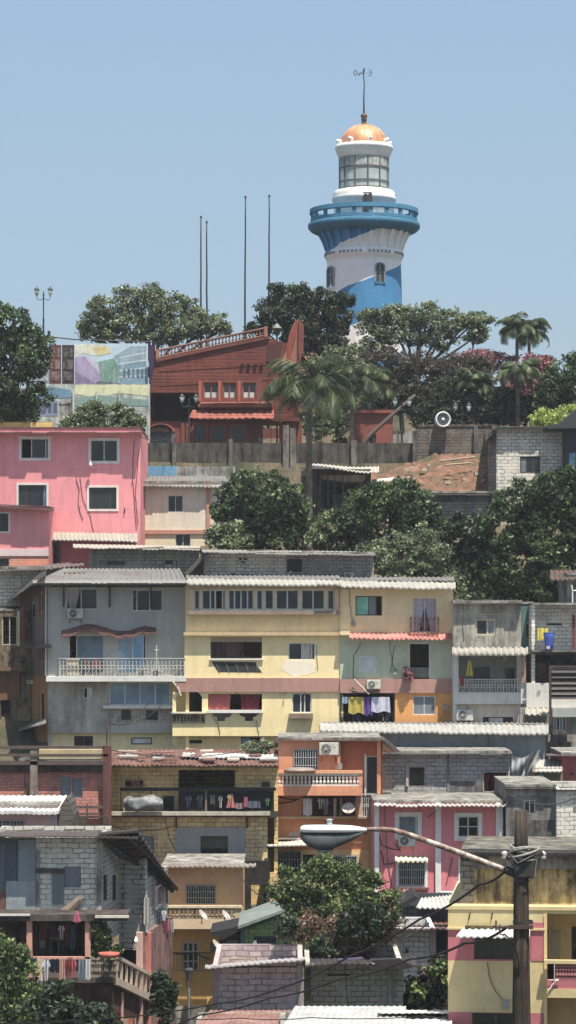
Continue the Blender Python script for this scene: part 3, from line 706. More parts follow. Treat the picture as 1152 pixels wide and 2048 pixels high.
        mb = MB(); a0 = o+d*(rr-.2); mb.prism([tuple(a0+t*u+Vector((0, 0, z))) for u, z in ((-hw*1.3, H(y1+4)), (hw*1.3, H(y1+4)), (hw*1.3, H(y1)), (-hw*1.3, H(y1)))], tuple(d*R(8))); mb.build('sill', blud if sx > 0 else white, wn)
lighthouse()
# ================================================================== masts and lamps
for x, y0, y1, Yd, lab in ((402, 435, 695, 208, 'second tallest dark mast, the left one of the close pair behind the spreading tree'), (413.5, 445, 690, 211, 'thin dark mast, the shorter right one of the close pair'),
                       (491, 395, 680, 206, 'thick dark mast rising behind the balustrade of the red ship building'), (538.5, 393, 640, 209, 'slender dark mast beside the dark tree, nearest to the lighthouse')):
    bz = zg(Yd)-.2; mb = MB(); n = 12; top = Z(y0, Yd)
    mb.tube([(X(x+random.uniform(-.35, .35)-2*(1-i/n)*(x > 480), Yd), Yd, bz+(top-bz)*i/n) for i in range(n+1)], [.10-.055*i/n for i in range(n+1)], 8)
    mb.lathe(X(x, Yd), Yd, [(0.09, top-.02), (.09, top+.08), (0, top+.14)], 8)
    r = solo(mb, 'mast', plain(52, 50, 52, .6), lab, 'mast', 'masts on the hilltop', True)
lamp(87, 572, 206, 'tall twin lantern lamp post standing against the sky left of the spreading tree')
lamp(378, 785, 197.5, 'twin lantern lamp post in front of the dark porch of the red ship building')
lamp(804, 792, 195, 'twin lantern lamp post beside the small red block house at the foot of the trees')
lamp(924, 803, 196, 'twin lantern lamp post in the dark shrubs right of the white floodlight', .95)
# ================================================================== ship-shaped red building
def ship():
    Y = 200.; red = block(112, 62, 54, 84, 46, 42, 3.2, .24, .5, .03); redp = paint(130, 72, 62, .45); lit = paint(170, 112, 88, .5); dk = paint(88, 52, 50, .3)  # lit and dk put sunlit orange and recess shade into the paint
    h = House('ship_building', 'red brick building shaped like an old sailing ship with balustraded deck', 'building', 266, 604, 842, 892, Y, redp, depth=8, top=False)
    h.sec(266, 604, 842, 892, redp, w=0, t=.3)
    for x0, x1, y0, y1 in ((388, 412, 850, 884), (424, 451, 852, 884), (463, 490, 852, 884)):
        h.win(x0, y0, x1, y1, 'gg', 'd', rows=1, trim=(paint(172, 92, 70, .3), .12))
    h.win(524, 850, 560, 892, 'oo', 'd')
    h.win(300, 862, 342, 892, 'dd', 'i'); 
    mb = MB(); f = h.fr
    pts = [(296+50*(1-math.cos(t))/2, 864-16*math.sin(t)) for t in [i*math.pi/8 for i in range(9)]]
    h.poly('arch_opening', pts, .01, .04, plain(58, 30, 34, .8)); h.poly('arch_trim', [(x+(x-321)*.14, y-1.2) for x, y in pts]+[(x, y) for x, y in pts[::-1]], .0, .12, paint(176, 98, 74, .3))
    for x in (362, 372): h.box('pilaster', x, x+7, 846, 890, 0, .12, redp)
    h.done()
    h.poly('hull', [(312, 723), (390, 706), (470, 690), (538, 676), (572, 686), (600, 690), (590, 765), (600, 842), (388, 842), (410, 785), (298, 785)], -3.2, .8, red)
    h.poly('bow', [(262, 800), (283, 795), (298, 781), (302, 842), (296, 888), (264, 888)], -3.0, .3, redp)
    h.poly('porch_back_wall', [(296, 780), (420, 780), (400, 846), (296, 846)], -3.6, -2.6, dk)  # the porch's shade is put into this dark red
    h.poly('rim', [(310, 718), (390, 701.5), (470, 685.5), (538, 671.5), (538, 677), (470, 691), (390, 707), (312, 724)], -.2, .95, redp)
    # sloping deck balustrade
    mb = MB(); P_ = lambda x, y, w: f.pt(*f.uz(x, y, w), w); sl = lambda x: 719-(x-312)*47/226.
    mb.tube([P_(314, sl(314)-17, .8), P_(536, sl(536)-17, .8)], .09, 6); mb.tube([P_(314, sl(314)-2.5, .8), P_(536, sl(536)-2.5, .8)], .08, 6)
    for i in range(33):
        x = 316+i*6.8; a = f.uz(x, sl(x)-3, .8); b = f.uz(x, sl(x)-17, .8); p = f.pt(a[0], 0, .8)
        z0, z1 = a[1], b[1]; mb.lathe(p[0], p[1], [(.03, z0), (.09, z0+(z1-z0)*.3), (.035, z0+(z1-z0)*.55), (.07, z0+(z1-z0)*.8), (.03, z1)], 6)
    mb.build('balustrade', paint(132, 94, 80, .4), h.root)
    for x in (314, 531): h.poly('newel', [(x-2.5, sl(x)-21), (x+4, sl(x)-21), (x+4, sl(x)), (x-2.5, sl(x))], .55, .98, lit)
    h.poly('stern', [(563, 724), (573, 700), (578, 670), (588, 645), (598, 637), (607, 650), (606, 700), (598, 724), (584, 732)], -1.4, .95, lit)  # sunlit orange is part of this face's colour
    h.poly('stern_shade_strip', [(598, 636), (608, 650), (607, 702), (599, 726), (596, 700)], .96, 1.15, redp)  # darker strip paints in the stern's shaded side
    h.poly('stern_band', [(579, 670), (590, 645), (596, 640), (592, 668), (584, 700), (580, 728), (574, 728), (576, 690)], .95, 1.08, paint(150, 72, 56, .3))
    h.poly('stern_shade_panel', [(534, 690), (565, 684), (560, 722), (532, 724)], .8, .86, dk)  # flat dark panel painted for the shadow here
    for i in range(4): h.poly('spout', [(481+i*13, 726), (488+i*13, 726), (488+i*13, 729.5), (481+i*13, 729.5)], .8, 1.0, dk)
    for y in (728, 757): h.poly('plank_line', [(318, y+14), (560, y), (560, y+1), (318, y+15)], .8, .83, redp)
    # window bay under a ledge
    f2 = 1.15
    h2 = House('x', '-', 'x', 405, 525, 759, 804, Y-.8, redp, depth=1) if False else None
    bay = [(407, 438, 765, 798), (446, 472, 765, 798), (485, 512, 765, 798)]
    fr = h.fr; u0, u1, z0, z1 = fr.rect(402, 524, 760, 806, f2); holes = [fr.rect(a, b, c, d, f2) for a, b, c, d in bay]
    wallmesh(fr, u0, u1, z0, z1, holes, f2, .34).build('window_bay', redp, h.root)
    for i, (hh, (a, b, c, d)) in enumerate(zip(holes, bay)):
        mb = MB(); t = .09
        for q in ((hh[0], hh[0]+t, hh[2], hh[3]), (hh[1]-t, hh[1], hh[2], hh[3]), (hh[0]+t, hh[1]-t, hh[2], hh[2]+t), (hh[0]+t, hh[1]-t, hh[3]-t, hh[3]), ((hh[0]+hh[1])/2-.04, (hh[0]+hh[1])/2+.04, hh[2]+t, hh[3]-t)): fr.box(mb, *q, f2-.2, f2-.1)
        wn = mb.build('window', paint(150, 84, 66, .3), h.root)
        mb = MB(); fr.box(mb, hh[0], hh[1], hh[2], hh[3], f2-.32, f2-.25); mb.build('pane', glass(74, 62, 66), wn)
        mb = MB(); zc = hh[2]+(hh[3]-hh[2])*.42; fr.box(mb, hh[0]+t, hh[1]-t, hh[2]+(hh[3]-hh[2])*.1, zc, f2-.24, f2-.2); mb.build('blind', paint(200, 200, 196, .5), wn)
        mb = MB(); fr.box(mb, hh[0]-.35, hh[0]-.15, z0+.1, z1-.05, f2, f2+.1); mb.build('bay_pilaster', paint(176, 94, 70, .3), h.root)
    h.roof(400, 545, 806, 802, 1.5, -.9, redp, 'ledge', amp=.0); h.box('bay_ledge', 396, 545, 807, 814, .8, 1.35, paint(160, 96, 78, .4))
    h.roof(377, 548, 836, 820, 1.9, -.8, block(142, 84, 72, 104, 58, 50, .3, .22, .4), 'awning', dx0=8, pitch=.5, amp=.04)
ship()
# single lantern above the deck
mb = MB(); c = P(554, 672, 202); bz = 13.
mb.tube([(c[0], c[1], bz), (c[0], c[1], c[2])], .06, 8); r = thing('lamp_post', 'single white-capped lantern on a post above the ship building deck', 'lamp post', (c[0], c[1], bz)); mb.build('post', plain(54, 60, 58, .5), r)
mb = MB(); mb.lathe(c[0], c[1], [(.06, c[2]), (.2, c[2]+.1), (.3, c[2]+.55)], 8); l = mb.build('lantern', glass(70, 84, 78, .4), r)
mb = MB(); mb.lathe(c[0], c[1], [(.36, c[2]+.55), (.34, c[2]+.6), (.12, c[2]+.85), (0, c[2]+.95)], 10); mb.build('cap', plain(120, 128, 116, .6), l, True)
# orange gable behind the trees
h = House('gabled_house', 'orange gable end half hidden by the dark tree beside the lighthouse', 'house', 596, 640, 606, 640, 214, paint(206, 150, 116, .4), depth=5)
h.poly('gable', [(606, 566), (636, 606), (600, 606)], -3, 0, paint(214, 150, 112, .3)); h.poly('barge_board', [(606, 562), (640, 606), (636, 608), (606, 569)], -3, .3, paint(196, 100, 78, .3)); h.box('doorway', 612, 620, 615, 640, -.05, .03, DKFR()); h.done()
# ================================================================== mural wall, left of the ship
def mural():
    Y = 199.; pw = stained(206, 208, 196, 128, 140, 138, .55, .8)
    h = House('mural_wall', 'long pale wall painted with faded blue houses and clouds below the printed billboard', 'wall', 58, 300, 768, 850, Y, pw, depth=.5, top=False); h.sec(58, 300, 768, 850, pw, t=.3); h.done(shell=False)
    def art(nm, pts, mat, w=.012): return h.poly(nm, pts, .002, w, mat)
    art('painted_cloud', [(150, 770), (297, 770), (297, 792), (240, 786), (190, 795), (150, 788)], paint(214, 216, 170, .4))
    art('painted_roof', [(66, 790), (96, 772), (140, 780), (150, 794), (70, 800)], paint(108, 146, 172, .4), .02)
    art('painted_house', [(70, 801), (116, 801), (116, 832), (70, 832)], paint(132, 142, 168, .4), .016)
    for i in range(4): art('painted_window', [(74+i*11, 806), (81+i*11, 806), (81+i*11, 826), (74+i*11, 826)], paint(86, 96, 122, .3), .024)
    art('painted_hill', [(150, 796), (200, 790), (297, 800), (297, 812), (150, 812)], paint(130, 158, 150, .4), .02)
    art('painted_arcade', [(160, 814), (262, 814), (262, 832), (160, 832)], paint(222, 222, 214, .3), .016)
    for i in range(3): h.box('post', 145+i*46, 148.5+i*46, 782, 850, .05, .2, paint(190, 192, 186, .4))
    # printed billboard above
    Yb = 201.; b = House('billboard', 'large printed billboard of a blue balconied house under a cloudy sky', 'billboard', 150, 296, 687, 770, Yb, paint(190, 214, 222, .3), depth=.3, top=False); b.sec(150, 296, 687, 770, paint(186, 210, 222, .35), t=.12, name='panel'); b.done(shell=False)
    def pa(nm, pts, c, w): return b.poly(nm, pts, .002, w, stained(*c, *[min(255, int(q*.5+100)) for q in c], .75, 1.4))
    pa('printed_cloud', [(150, 689), (206, 689), (214, 700), (190, 712), (165, 706), (150, 716)], (232, 226, 200), .010)
    pa('printed_sun_glow', [(184, 696), (216, 692), (222, 706), (196, 712)], (222, 204, 122), .014)
    pa('printed_ray', [(150, 716), (168, 712), (214, 764), (196, 770), (150, 742)], (176, 156, 196), .012); pa('printed_ray', [(150, 742), (196, 770), (150, 770)], (146, 124, 160), .013); pa('printed_ray', [(168, 712), (180, 714), (226, 762), (214, 764)], (206, 200, 216), .014)
    pa('printed_trees', [(196, 724), (228, 716), (240, 740), (236, 768), (204, 764)], (112, 156, 136), .016)
    pa('printed_roof', [(228, 712), (262, 692), (292, 692), (292, 722), (240, 730)], (150, 176, 186), .018)
    pa('printed_house', [(236, 730), (292, 724), (292, 768), (240, 768)], (118, 160, 178), .020)
    for i in range(4): pa('printed_balcony', [(238, 714+i*13), (292, 704+i*15), (292, 707+i*15), (238, 717+i*13)], (196, 214, 220), .024)
    for i in range(5): pa('printed_window', [(246+i*9, 738), (251+i*9, 737), (251+i*9, 756), (246+i*9, 756)], (62, 92, 112), .026)
    pa('printed_street', [(196, 762), (240, 766), (240, 770), (190, 770)], (92, 98, 116), .022)
    mb = MB()
    for x in (156, 200, 246, 290): p = P(x, 770, Yb+.2); mb.tube([(p[0], p[1], zg(Yb)-.2), (p[0], p[1], Z(688, Yb))], .06, 6)
    mb.build('support_frame', IRON(), b.root)
    # dark picture boards
    for x0, x1, c, lab in ((100, 122, (112, 74, 70), 'dark red picture board left of the printed billboard'), (124, 148, (70, 62, 56), 'brown picture board with branches drawn on it beside the billboard'), (62, 98, (150, 160, 162), 'pale grey picture board behind the dark tree on the left'), (298, 308, (74, 52, 86), 'narrow purple board between the billboard and the ship building')):
        q = House('picture_board', lab, 'board', x0, x1, 690 if x0 > 99 else 702, 768, 200.4, paint(*c, .5), depth=.2, top=False); q.sec(x0, x1, 690 if x0 > 99 else 702, 768, paint(*c, .5), t=.1, name='panel')
        q.done(shell=False); w = x1-x0
        if x0 < 290:
            for i in range(3): q.box('picture', x0+2, x1-2, 696+i*24, 714+i*24, .002, .02, stained(int(c[0]*.8), int(c[1]*.85), int(c[2]*.9), min(255, c[0]+60), min(255, c[1]+60), min(255, c[2]+60), .6, 2.2))
        mb = MB(); p = P((x0+x1)/2, 760, 200.6); mb.tube([(p[0], p[1], zg(200)-.2), (p[0], p[1], p[2]+.5)], .06, 6); mb.build('support_post', IRON(), q.root)
    mb = MB(); mb.tube([P(98, 668, 202), P(102, 674, 202), P(150, 679, 202), P(240, 682, 202), P(306, 684, 202)], .05, 5); mb.tube([P(98, 662, 202), P(98, 676, 202)], .12, 6)
    mb.tube([P(100, 674, 202), (X(100, 202), 202, 13)], .05, 5); mb.tube([P(300, 684, 202), (X(300, 202), 202, 13)], .05, 5); solo(mb, 'pipe_rail', IRON(), 'thin dark pipe rail running above the billboard', 'railing')
mural()
# ================================================================== small red block house, gravel wall strip
h = House('block_house', 'small brick red block house under the leaning trunk beside the palm trunks', 'house', 703, 786, 823, 900, 197, paint(148, 82, 70, .45), depth=4, roofmat=paint(120, 70, 58))
h.sec(703, 786, 823, 900, paint(150, 84, 72, .5)); h.win(738, 868, 752, 900, 'od', 'd', curtain=None); h.box('cornice', 701, 788, 820, 826, 0, .25, paint(150, 84, 66, .3)); h.box('pilaster', 703, 709, 826, 898, 0, .1, paint(150, 70, 54)); h.done()
h = House('garden_wall', 'low whitewashed garden wall right of the small red block house', 'wall', 786, 832, 862, 905, 195.5, stained(196, 194, 186, 110, 108, 100, .4), depth=.3, top=False); h.sec(786, 832, 862, 905, stained(186, 184, 176, 110, 108, 100, .5), t=.25); h.done(shell=False)
# ================================================================== retaining wall on the crest
def retaining():
    Y = 192.; m = stained(100, 94, 86, 44, 42, 40, .72, .9); m2 = stained(122, 114, 104, 58, 55, 52, .55, .9)
    h = House('retaining_wall', 'long black-stained concrete retaining wall below the ship building', 'wall', 282, 832, 885, 955, Y, m, depth=.8, top=False); h.sec(282, 832, 886, 958, m, t=.7)
    h.done(shell=False)
    for x, y0 in ((344, 868), (457, 878), (566, 850), (580, 856), (702, 880)): h.box('pilaster', x, x+(8 if x < 560 else 12), y0, 955, -.3, .25, stained(140, 132, 122, 80, 74, 68, .5))
    b = House('block_wall', 'taller grey block retaining wall under the white floodlight', 'wall', 826, 990, 850, 925, 191.4, m2, depth=.8, top=False)
    bm = block(112, 104, 96, 72, 66, 62, .42, .21, .75); b.sec(832, 990, 852, 925, bm, t=.6); b.sec(826, 833, 862, 940, m2, w=.1, t=.7); b.done(shell=False); b.box('coping', 832, 990, 849, 853, -.6, .06, m2); b.box('pilaster', 948, 956, 850, 958, 0, .3, stained(150, 142, 132, 90, 84, 78, .4))
    s = House('painted_wall', 'low strip of wall painted pale blue and white behind the beige house roof', 'wall', 283, 470, 932, 955, 189, paint(196, 198, 196, .6), depth=.3, top=False)
    s.sec(283, 352, 932, 952, paint(112, 164, 200, .5)); s.sec(352, 470, 933, 955, stained(186, 186, 180, 110, 106, 100, .5)); s.done(shell=False)
    t = thing('floodlight', 'round white drum floodlight on top of the grey block wall', 'floodlight', P(885, 850, 190.9))
    c = P(886, 839, 190.7); mb = MB(); ax = Vector((.25, -1, .12)).normalized(); q = ax.to_track_quat('Z', 'Y')
    mb.lathe(0, 0, [(.25, -.55), (.48, -.5), (.55, 0), (.55, .08), (.47, .1), (.43, .02), (.4, -.1)], 28); mb.v = [tuple(q @ Vector(p)+Vector(c)) for p in mb.v]; dr = mb.build('housing', plain(214, 216, 212, .4), t, True)
    mb = MB(); mb.lathe(0, 0, [(0, .0), (.1, .02), (.43, -.02)], 24); mb.v = [tuple(q @ Vector(p)+Vector(c)) for p in mb.v]; mb.build('lens', glass(60, 66, 64), dr, True)
    mb = MB(); mb.lathe(0, 0, [(0, .09), (.1, .08), (.12, .03)], 12); mb.v = [tuple(q @ Vector(p)+Vector(c)) for p in mb.v]; mb.build('lamp_cap', plain(196, 204, 200, .4), dr, True)
    mb = MB(); mb.box(c[0]-.35, c[0]+.35, c[1]+.1, c[1]+.3, Z(851, 190.9), c[2]-.3); mb.build('base', plain(120, 120, 116, .6), t)
retaining()
# orange earth slope
def slope():
    m, n, bs = newmat('rust_earth'); v = objco(n); c = ramp(n, noise(n, v, .8, 7, .75), [(.38, C(92, 88, 56)), (.48, C(122, 94, 68)), (.56, C(146, 98, 74)), (.66, C(164, 134, 106))])
    h_ = noise(n, v, 5, 5, .75); c = mix(n, 1, c, ramp(n, h_, [(.3, W1(.6)), (.7, W1(1.05))]), 'MULTIPLY'); n.links.new(c, bs.inputs['Base Color']); bs.inputs['Roughness'].default_value = .95; bump(n, bs, h_, 1, .15)
    mb = MB(); rr = random.Random(5); nx, ny = 40, 22; top = lambda x: 925-(0 if x < 800 else min(22, (x-800)*.2)) if x < 850 else 905-(x-850)*.02
    for j in range(ny+1):
        for i in range(nx+1):
            x = 735+i*(995-735)/nx; t = j/ny; Yy = 181.+t*10.2; yt = 948-max(0, min(1, (x-760)/110))*40; yb = 1015
            mb.v.append((X(x, Yy), Yy, Z(yb+(yt-yb)*t**.8, Yy)+rr.uniform(-.14, .14)))
    for j in range(ny):
        for i in range(nx): a = j*(nx+1)+i; mb.f.append((a, a+1, a+nx+2, a+nx+1))
    mb.build('earth_slope', m, None, False, 'structure')
    for i in range(14):
        x = rr.uniform(800, 975); t = rr.uniform(.35, .95); y = 1000-t*80; Yy = 181+t*9; mb = MB(); c = Vector(P(x, y, Yy)); s = rr.uniform(.12, .28)
        ps = [tuple(c+Vector((s*math.cos(a)*rr.uniform(.7, 1.2), s*.6*math.sin(a)*rr.uniform(.7, 1.2), 0))) for a in [k*1.05 for k in range(6)]]; mb.prism(ps, (0, 0, s*.8)); solo(mb, 'rubble_stone', paint(196, 176, 156, .4), 'pale stone lying on the orange earth slope', 'stone', 'stones scattered on the orange earth slope')
    for k, (x0, y0, x1, y1) in enumerate(((912, 966, 944, 946), (880, 922, 950, 914), (890, 930, 940, 926))):
        mb = MB(); mb.tube([P(x0, y0, 187-k), P(x1, y1, 188-k)], .07, 6)
        solo(mb, 'timber_pole', plain(170, 150, 132, .8), ('pale broken pole lying on the orange earth slope', 'long grey plank pole along the top of the earth slope', 'short grey pole below the top of the earth slope')[k], 'pole')
    mb = MB(); mb.tube([P(744, 965, 184), P(786, 961, 184)], .2, 14); mb.tube([P(784, 961, 184), P(788, 961, 184)], .225, 14); solo(mb, 'drain_pipe', plain(220, 216, 200, .5), 'short fat cream drain pipe poking out above the trees', 'pipe', None, True)
slope()
# ================================================================== block house on the right edge of the crest
Bw = block(196, 194, 184, 118, 116, 110, .46, .22, .4)
h = House('block_house', 'whitewashed block house with one small shuttered window at the right edge', 'house', 993, 1129, 858, 1040, 180, Bw, depth=7, roofmat=IRON()); h.sec(993, 1129, 858, 1040, Bw); h.win(1040, 913, 1080, 946, 'sgg', 'd', ft=.08)
h.roof(985, 1134, 858, 853, .5, 7, sheet(70, 68, 66, .2), amp=.02); h.box('pilaster', 1126, 1133, 860, 1040, -.1, .1, CONC()); h.done()
q = House('lean_to', 'narrow dark block lean-to on the left flank of the whitewashed house', 'shed', 976, 993, 868, 1040, 181.5, block(130, 124, 116, 90, 84, 80, .46, .22, .6), depth=5, Y1=180.3, top=False); q.sec(976, 993, 866, 1040, block(130, 124, 116, 90, 84, 80, .46, .22, .6)); q.done(); q.roof(970, 994, 884, 858, .8, 5, sheet(64, 60, 58, .3), y1f=858, amp=.02)
t = House('tarpaulin_tent', 'dark blue-grey tarpaulin shelter at the right edge beside the whitewashed house', 'tent', 1131, 1165, 856, 1000, 178, plain(50, 54, 62, .7), depth=6, top=False)
t.sec(1131, 1165, 850, 1000, plain(56, 60, 68, .7)); t.win(1138, 905, 1165, 935, 'nd', None); t.win(1134, 940, 1165, 990, 'o', None); t.done(); t.poly('canopy', [(1094, 852), (1120, 846), (1140, 830), (1175, 800), (1175, 856), (1094, 857)], -5, 1.0, plain(60, 62, 68, .7))
# small grey house
gb = block(136, 130, 122, 98, 94, 90, .4, .2, .5)
h = House('block_house', 'small grey plastered block house sunk among the mango trees', 'house', 842, 984, 986, 1110, 172.5, gb, depth=6); h.sec(842, 984, 986, 1004, stained(138, 138, 136, 90, 88, 84, .4)); h.sec(842, 984, 1004, 1110, gb); h.win(902, 1034, 924, 1068, 'do', 'd'); h.box('pilaster', 978, 985, 1004, 1100, 0, .1, CONC()); h.roof(836, 990, 989, 984, .5, 6, sheet(88, 84, 80, .4), amp=.02); h.done()
# shack with posts
wd_ = plain(96, 84, 74, .85)
h = House('timber_shack', 'open-fronted timber shack with a ragged pale tin roof behind the palm trunk', 'shack', 622, 742, 938, 1050, 181, stained(90, 84, 76, 50, 46, 44, .5), depth=5, top=False)
h.sec(622, 640, 938, 1050, stained(120, 108, 92, 60, 54, 50, .5)); h.sec(640, 742, 938, 950, wd_); h.sec(640, 742, 1022, 1050, stained(90, 80, 70, 50, 46, 42, .5)); h.done()
for i, (x, w) in enumerate(((628, 3), (640, 3), (655, 2), (668, 2.5), (684, 3.5), (733, 4), (646, 1.5))): h.box('post', x, x+w, 942, 1045, -.15, .15, wd_)
h.box('counter', 662, 688, 988, 1015, -1.2, -.4, paint(76, 92, 84, .4)); h.box('crate', 700, 728, 975, 1005, -1.6, -.6, plain(64, 66, 70, .8))
h.roof(618, 758, 936, 929, 1.2, 4.5, sheet(190, 184, 172, .3), y1f=944, y1b=934, wave=.06); h.box('fallen_board', 655, 700, 1018, 1022, 0, .4, plain(150, 140, 128, .8))
h = House('concrete_post', 'leaning weathered concrete post block left of the timber shack', 'post', 602, 624, 950, 1040, 183, CONC(), depth=1.5, top=False); h.sec(602, 624, 935, 1040, stained(140, 130, 112, 80, 76, 68, .5)); h.done()
# ================================================================== vegetation on top
tree('shade_tree', 'wide airy spreading tree with sparse grey-green leaves behind the billboard', 'tree', 207, [(215, 615, 38, 24), (262, 600, 38, 26), (300, 590, 32, 18), (330, 612, 42, 26), (375, 622, 34, 22), (415, 645, 34, 20), (190, 645, 34, 22), (240, 640, 40, 22), (300, 635, 44, 22), (360, 655, 42, 20), (440, 660, 18, 14), (170, 660, 18, 14), (265, 662, 44, 20), (325, 672, 44, 16), (210, 670, 34, 14), (390, 668, 34, 14)], LF_OLIVE, (318, 13), leaf=.21, dens=1.15, sub=.42, fill=.25, tr=.24, perlim=24, dy=.9)
tree('broadleaf_tree', 'dense dark green tree at the left edge above the pink house', 'tree', 183, [(20, 655, 42, 40), (60, 680, 34, 26), (25, 720, 62, 46), (30, 780, 52, 40), (10, 820, 48, 30), (72, 720, 26, 24), (-20, 700, 40, 60), (48, 830, 22, 14)], LF_MANGO, (5, None), leaf=.26, dens=1.5, sub=.5, perlim=30)
tree('broadleaf_tree', 'dark green tree in front of the orange gable left of the lighthouse', 'tree', 209, [(614, 612, 24, 26), (598, 600, 20, 26), (575, 595, 36, 26), (548, 625, 36, 22), (520, 655, 22, 14), (600, 640, 42, 30), (650, 600, 30, 20), (672, 625, 30, 30), (640, 670, 44, 34), (690, 600, 14, 14), (590, 690, 30, 22), (668, 690, 34, 22)], LF_DARK, (640, None), leaf=.24, dens=1.7, sub=.45, perlim=28, fill=.4)
tree('flamboyant_tree', 'wide flat-topped tree in front of the lighthouse base', 'tree', 212, [(735, 650, 30, 22), (770, 628, 36, 16), (800, 640, 34, 24), (845, 632, 40, 20), (865, 615, 16, 8), (890, 645, 40, 22), (935, 640, 34, 14), (960, 635, 24, 9), (960, 668, 16, 8), (820, 670, 50, 24), (880, 680, 40, 18), (765, 675, 40, 26), (730, 700, 34, 22)], LF_OLIVE, (812, 14), leaf=.21, dens=1.2, sub=.42, fill=.25, tr=.2, perlim=24, bark=(60, 52, 48))
tree('slim_tree', 'slim bare-trunked tree with small leaf plates against the sky', 'tree', 210, [(950, 640, 28, 9), (952, 660, 20, 8), (946, 677, 18, 7)], LF_OLIVE, (950, 14), leaf=.22, dens=.7, sub=.35, fill=.4, tr=.1)
tree('thicket_tree', 'dark mauve-brown tree behind the small red block house', 'tree', 203, [(775, 730, 60, 36), (835, 740, 60, 38), (800, 780, 56, 36), (850, 795, 56, 40), (760, 790, 30, 30)], LF_MAUVE, (800, None), leaf=.2, dens=1.6, sub=.42, fill=.3, tr=.16, bark=(110, 98, 90))
for i, (cl, mat_, lab, Yd, bx) in enumerate((([(915, 735, 55, 30), (960, 745, 40, 30), (890, 770, 40, 26)], LF_MAUVE, 'dull purple-brown bougainvillea mound behind the twin lantern', 204, 915),
        ([(960, 718, 42, 14), (1000, 725, 34, 16), (925, 722, 34, 14)], LF_PURPLE, 'pink flowering bougainvillea top against the sky left of the paired palm', 206, 960), ([(1060, 740, 36, 24), (1085, 735, 22, 18), (1045, 770, 50, 30), (1020, 800, 34, 26), (1075, 725, 24, 12)], LF_PURPLE, 'pink flowering bougainvillea under the paired palm', 201, 1045),
        ([(905, 815, 55, 38), (970, 805, 60, 42), (935, 780, 50, 30), (1000, 830, 50, 24), (860, 830, 40, 24)], LF_DARK, 'dark green shrub mass behind the grey block wall', 199.5, 935), ([(1020, 830, 60, 22), (1060, 815, 36, 22), (1090, 790, 26, 30)], LF_DARK, 'dark green shrub behind the whitewashed house', 198.8, 1040))):
    tree('shrub', lab, 'shrub', Yd, cl, mat_, (bx, None), leaf=.2, dens=1.5, sub=.42, fill=.35, tr=.1)
tree('broadleaf_tree', 'rounded green tree at the right edge under the sky', 'tree', 196, [(1135, 745, 34, 34), (1110, 780, 34, 30), (1150, 790, 30, 40), (1100, 800, 20, 20), (1165, 740, 26, 34)], LF_MANGO, (1130, None), leaf=.25, dens=1.3, sub=.45)
tree('shrub', 'yellow-green feathery bush just above the whitewashed house roof', 'shrub', 188, [(1105, 838, 34, 16), (1130, 828, 26, 16), (1080, 848, 20, 8)], LF_LIME, (1110, None), leaf=.16, dens=1.6, sub=.35, fill=.4, tr=.08)
palm('large coconut palm with hanging fronds in front of the ship building', 618, 778, 179, 128, LF_PALM, 36, seed=3, tw=.19, up=1.1)
palm('slim palm whose tall trunk rises right of the large coconut palm', 704, 752, 195, 70, LF_PALM, 24, seed=5)
palm('short palm leaning beside the small red block house', 742, 768, 198, 70, LF_PALM, 22, seed=8, lean=.8)
palm('left palm of the pair silhouetted against the sky', 1034, 657, 205, 56, LF_PALM, 22, seed=9)
palm('right palm of the pair silhouetted against the sky', 1058, 662, 205.5, 60, LF_PALM, 22, seed=12, lean=.3)
palm('dull green palm in the shrubs left of the grey trunked palm', 947, 765, 199, 56, LF_PALM, 20, seed=14)
palm('grey trunked palm below the paired palm', 1036, 742, 197.5, 62, LF_PALM, 22, seed=17)
tree('broadleaf_tree', 'loose green tree between the ship building and the small red block house', 'tree', 201, [(650, 740, 34, 40), (690, 720, 40, 34), (670, 800, 40, 40), (640, 850, 30, 34), (720, 790, 30, 30), (690, 860, 24, 26)], LF_OLIVE, (668, None), leaf=.2, dens=1.3, sub=.42, fill=.3, tr=.12)
mb = MB(); mb.tube([P(716, 905, 194), P(740, 870, 194.5), P(790, 825, 195), P(830, 790, 196)], [.2, .16, .14, .1], 8); mb.tube([P(716, 905, 194), (X(712, 194), 194, 12.5)], .2, 8); solo(mb, 'leaning_trunk', plain(92, 76, 68, .9), 'bare leaning brown trunk crossing the small red block house', 'tree trunk', None, True)
tree('mango_tree', 'round dark mango tree left of the palm trunk in front of the beige house', 'tree', 169, [(520, 985, 62, 40), (480, 1015, 46, 44), (560, 1010, 44, 46), (510, 1050, 66, 44), (555, 1080, 40, 30), (470, 1060, 36, 30)], LF_MANGO, (520, None), leaf=.27, dens=1.6, sub=.5, perlim=30)
tree('shrub', 'paler bush with grey-green leaves below the beige house', 'shrub', 167, [(450, 1070, 32, 20), (470, 1085, 30, 14), (432, 1082, 14, 12)], LF_OLIVE, (455, None), leaf=.25, dens=1.5, sub=.4, tr=.1)
tree('shrub', 'low bush under the timber shack between the two mango trees', 'shrub', 170, [(620, 1078, 44, 26), (650, 1055, 34, 24), (600, 1050, 24, 20), (680, 1085, 30, 24)], LF_OLIVE, (625, None), leaf=.25, dens=1.3, sub=.4, tr=.1)
tree('mango_tree', 'dark mango tree right of the palm trunk below the timber shack', 'tree', 168.5, [(740, 1000, 46, 22), (790, 1000, 60, 28), (830, 1030, 50, 30), (720, 1035, 48, 34), (770, 1060, 80, 50), (700, 1070, 34, 34), (850, 1070, 36, 30)], LF_MANGO, (770, None), leaf=.27, dens=1.5, sub=.5, perlim=30)
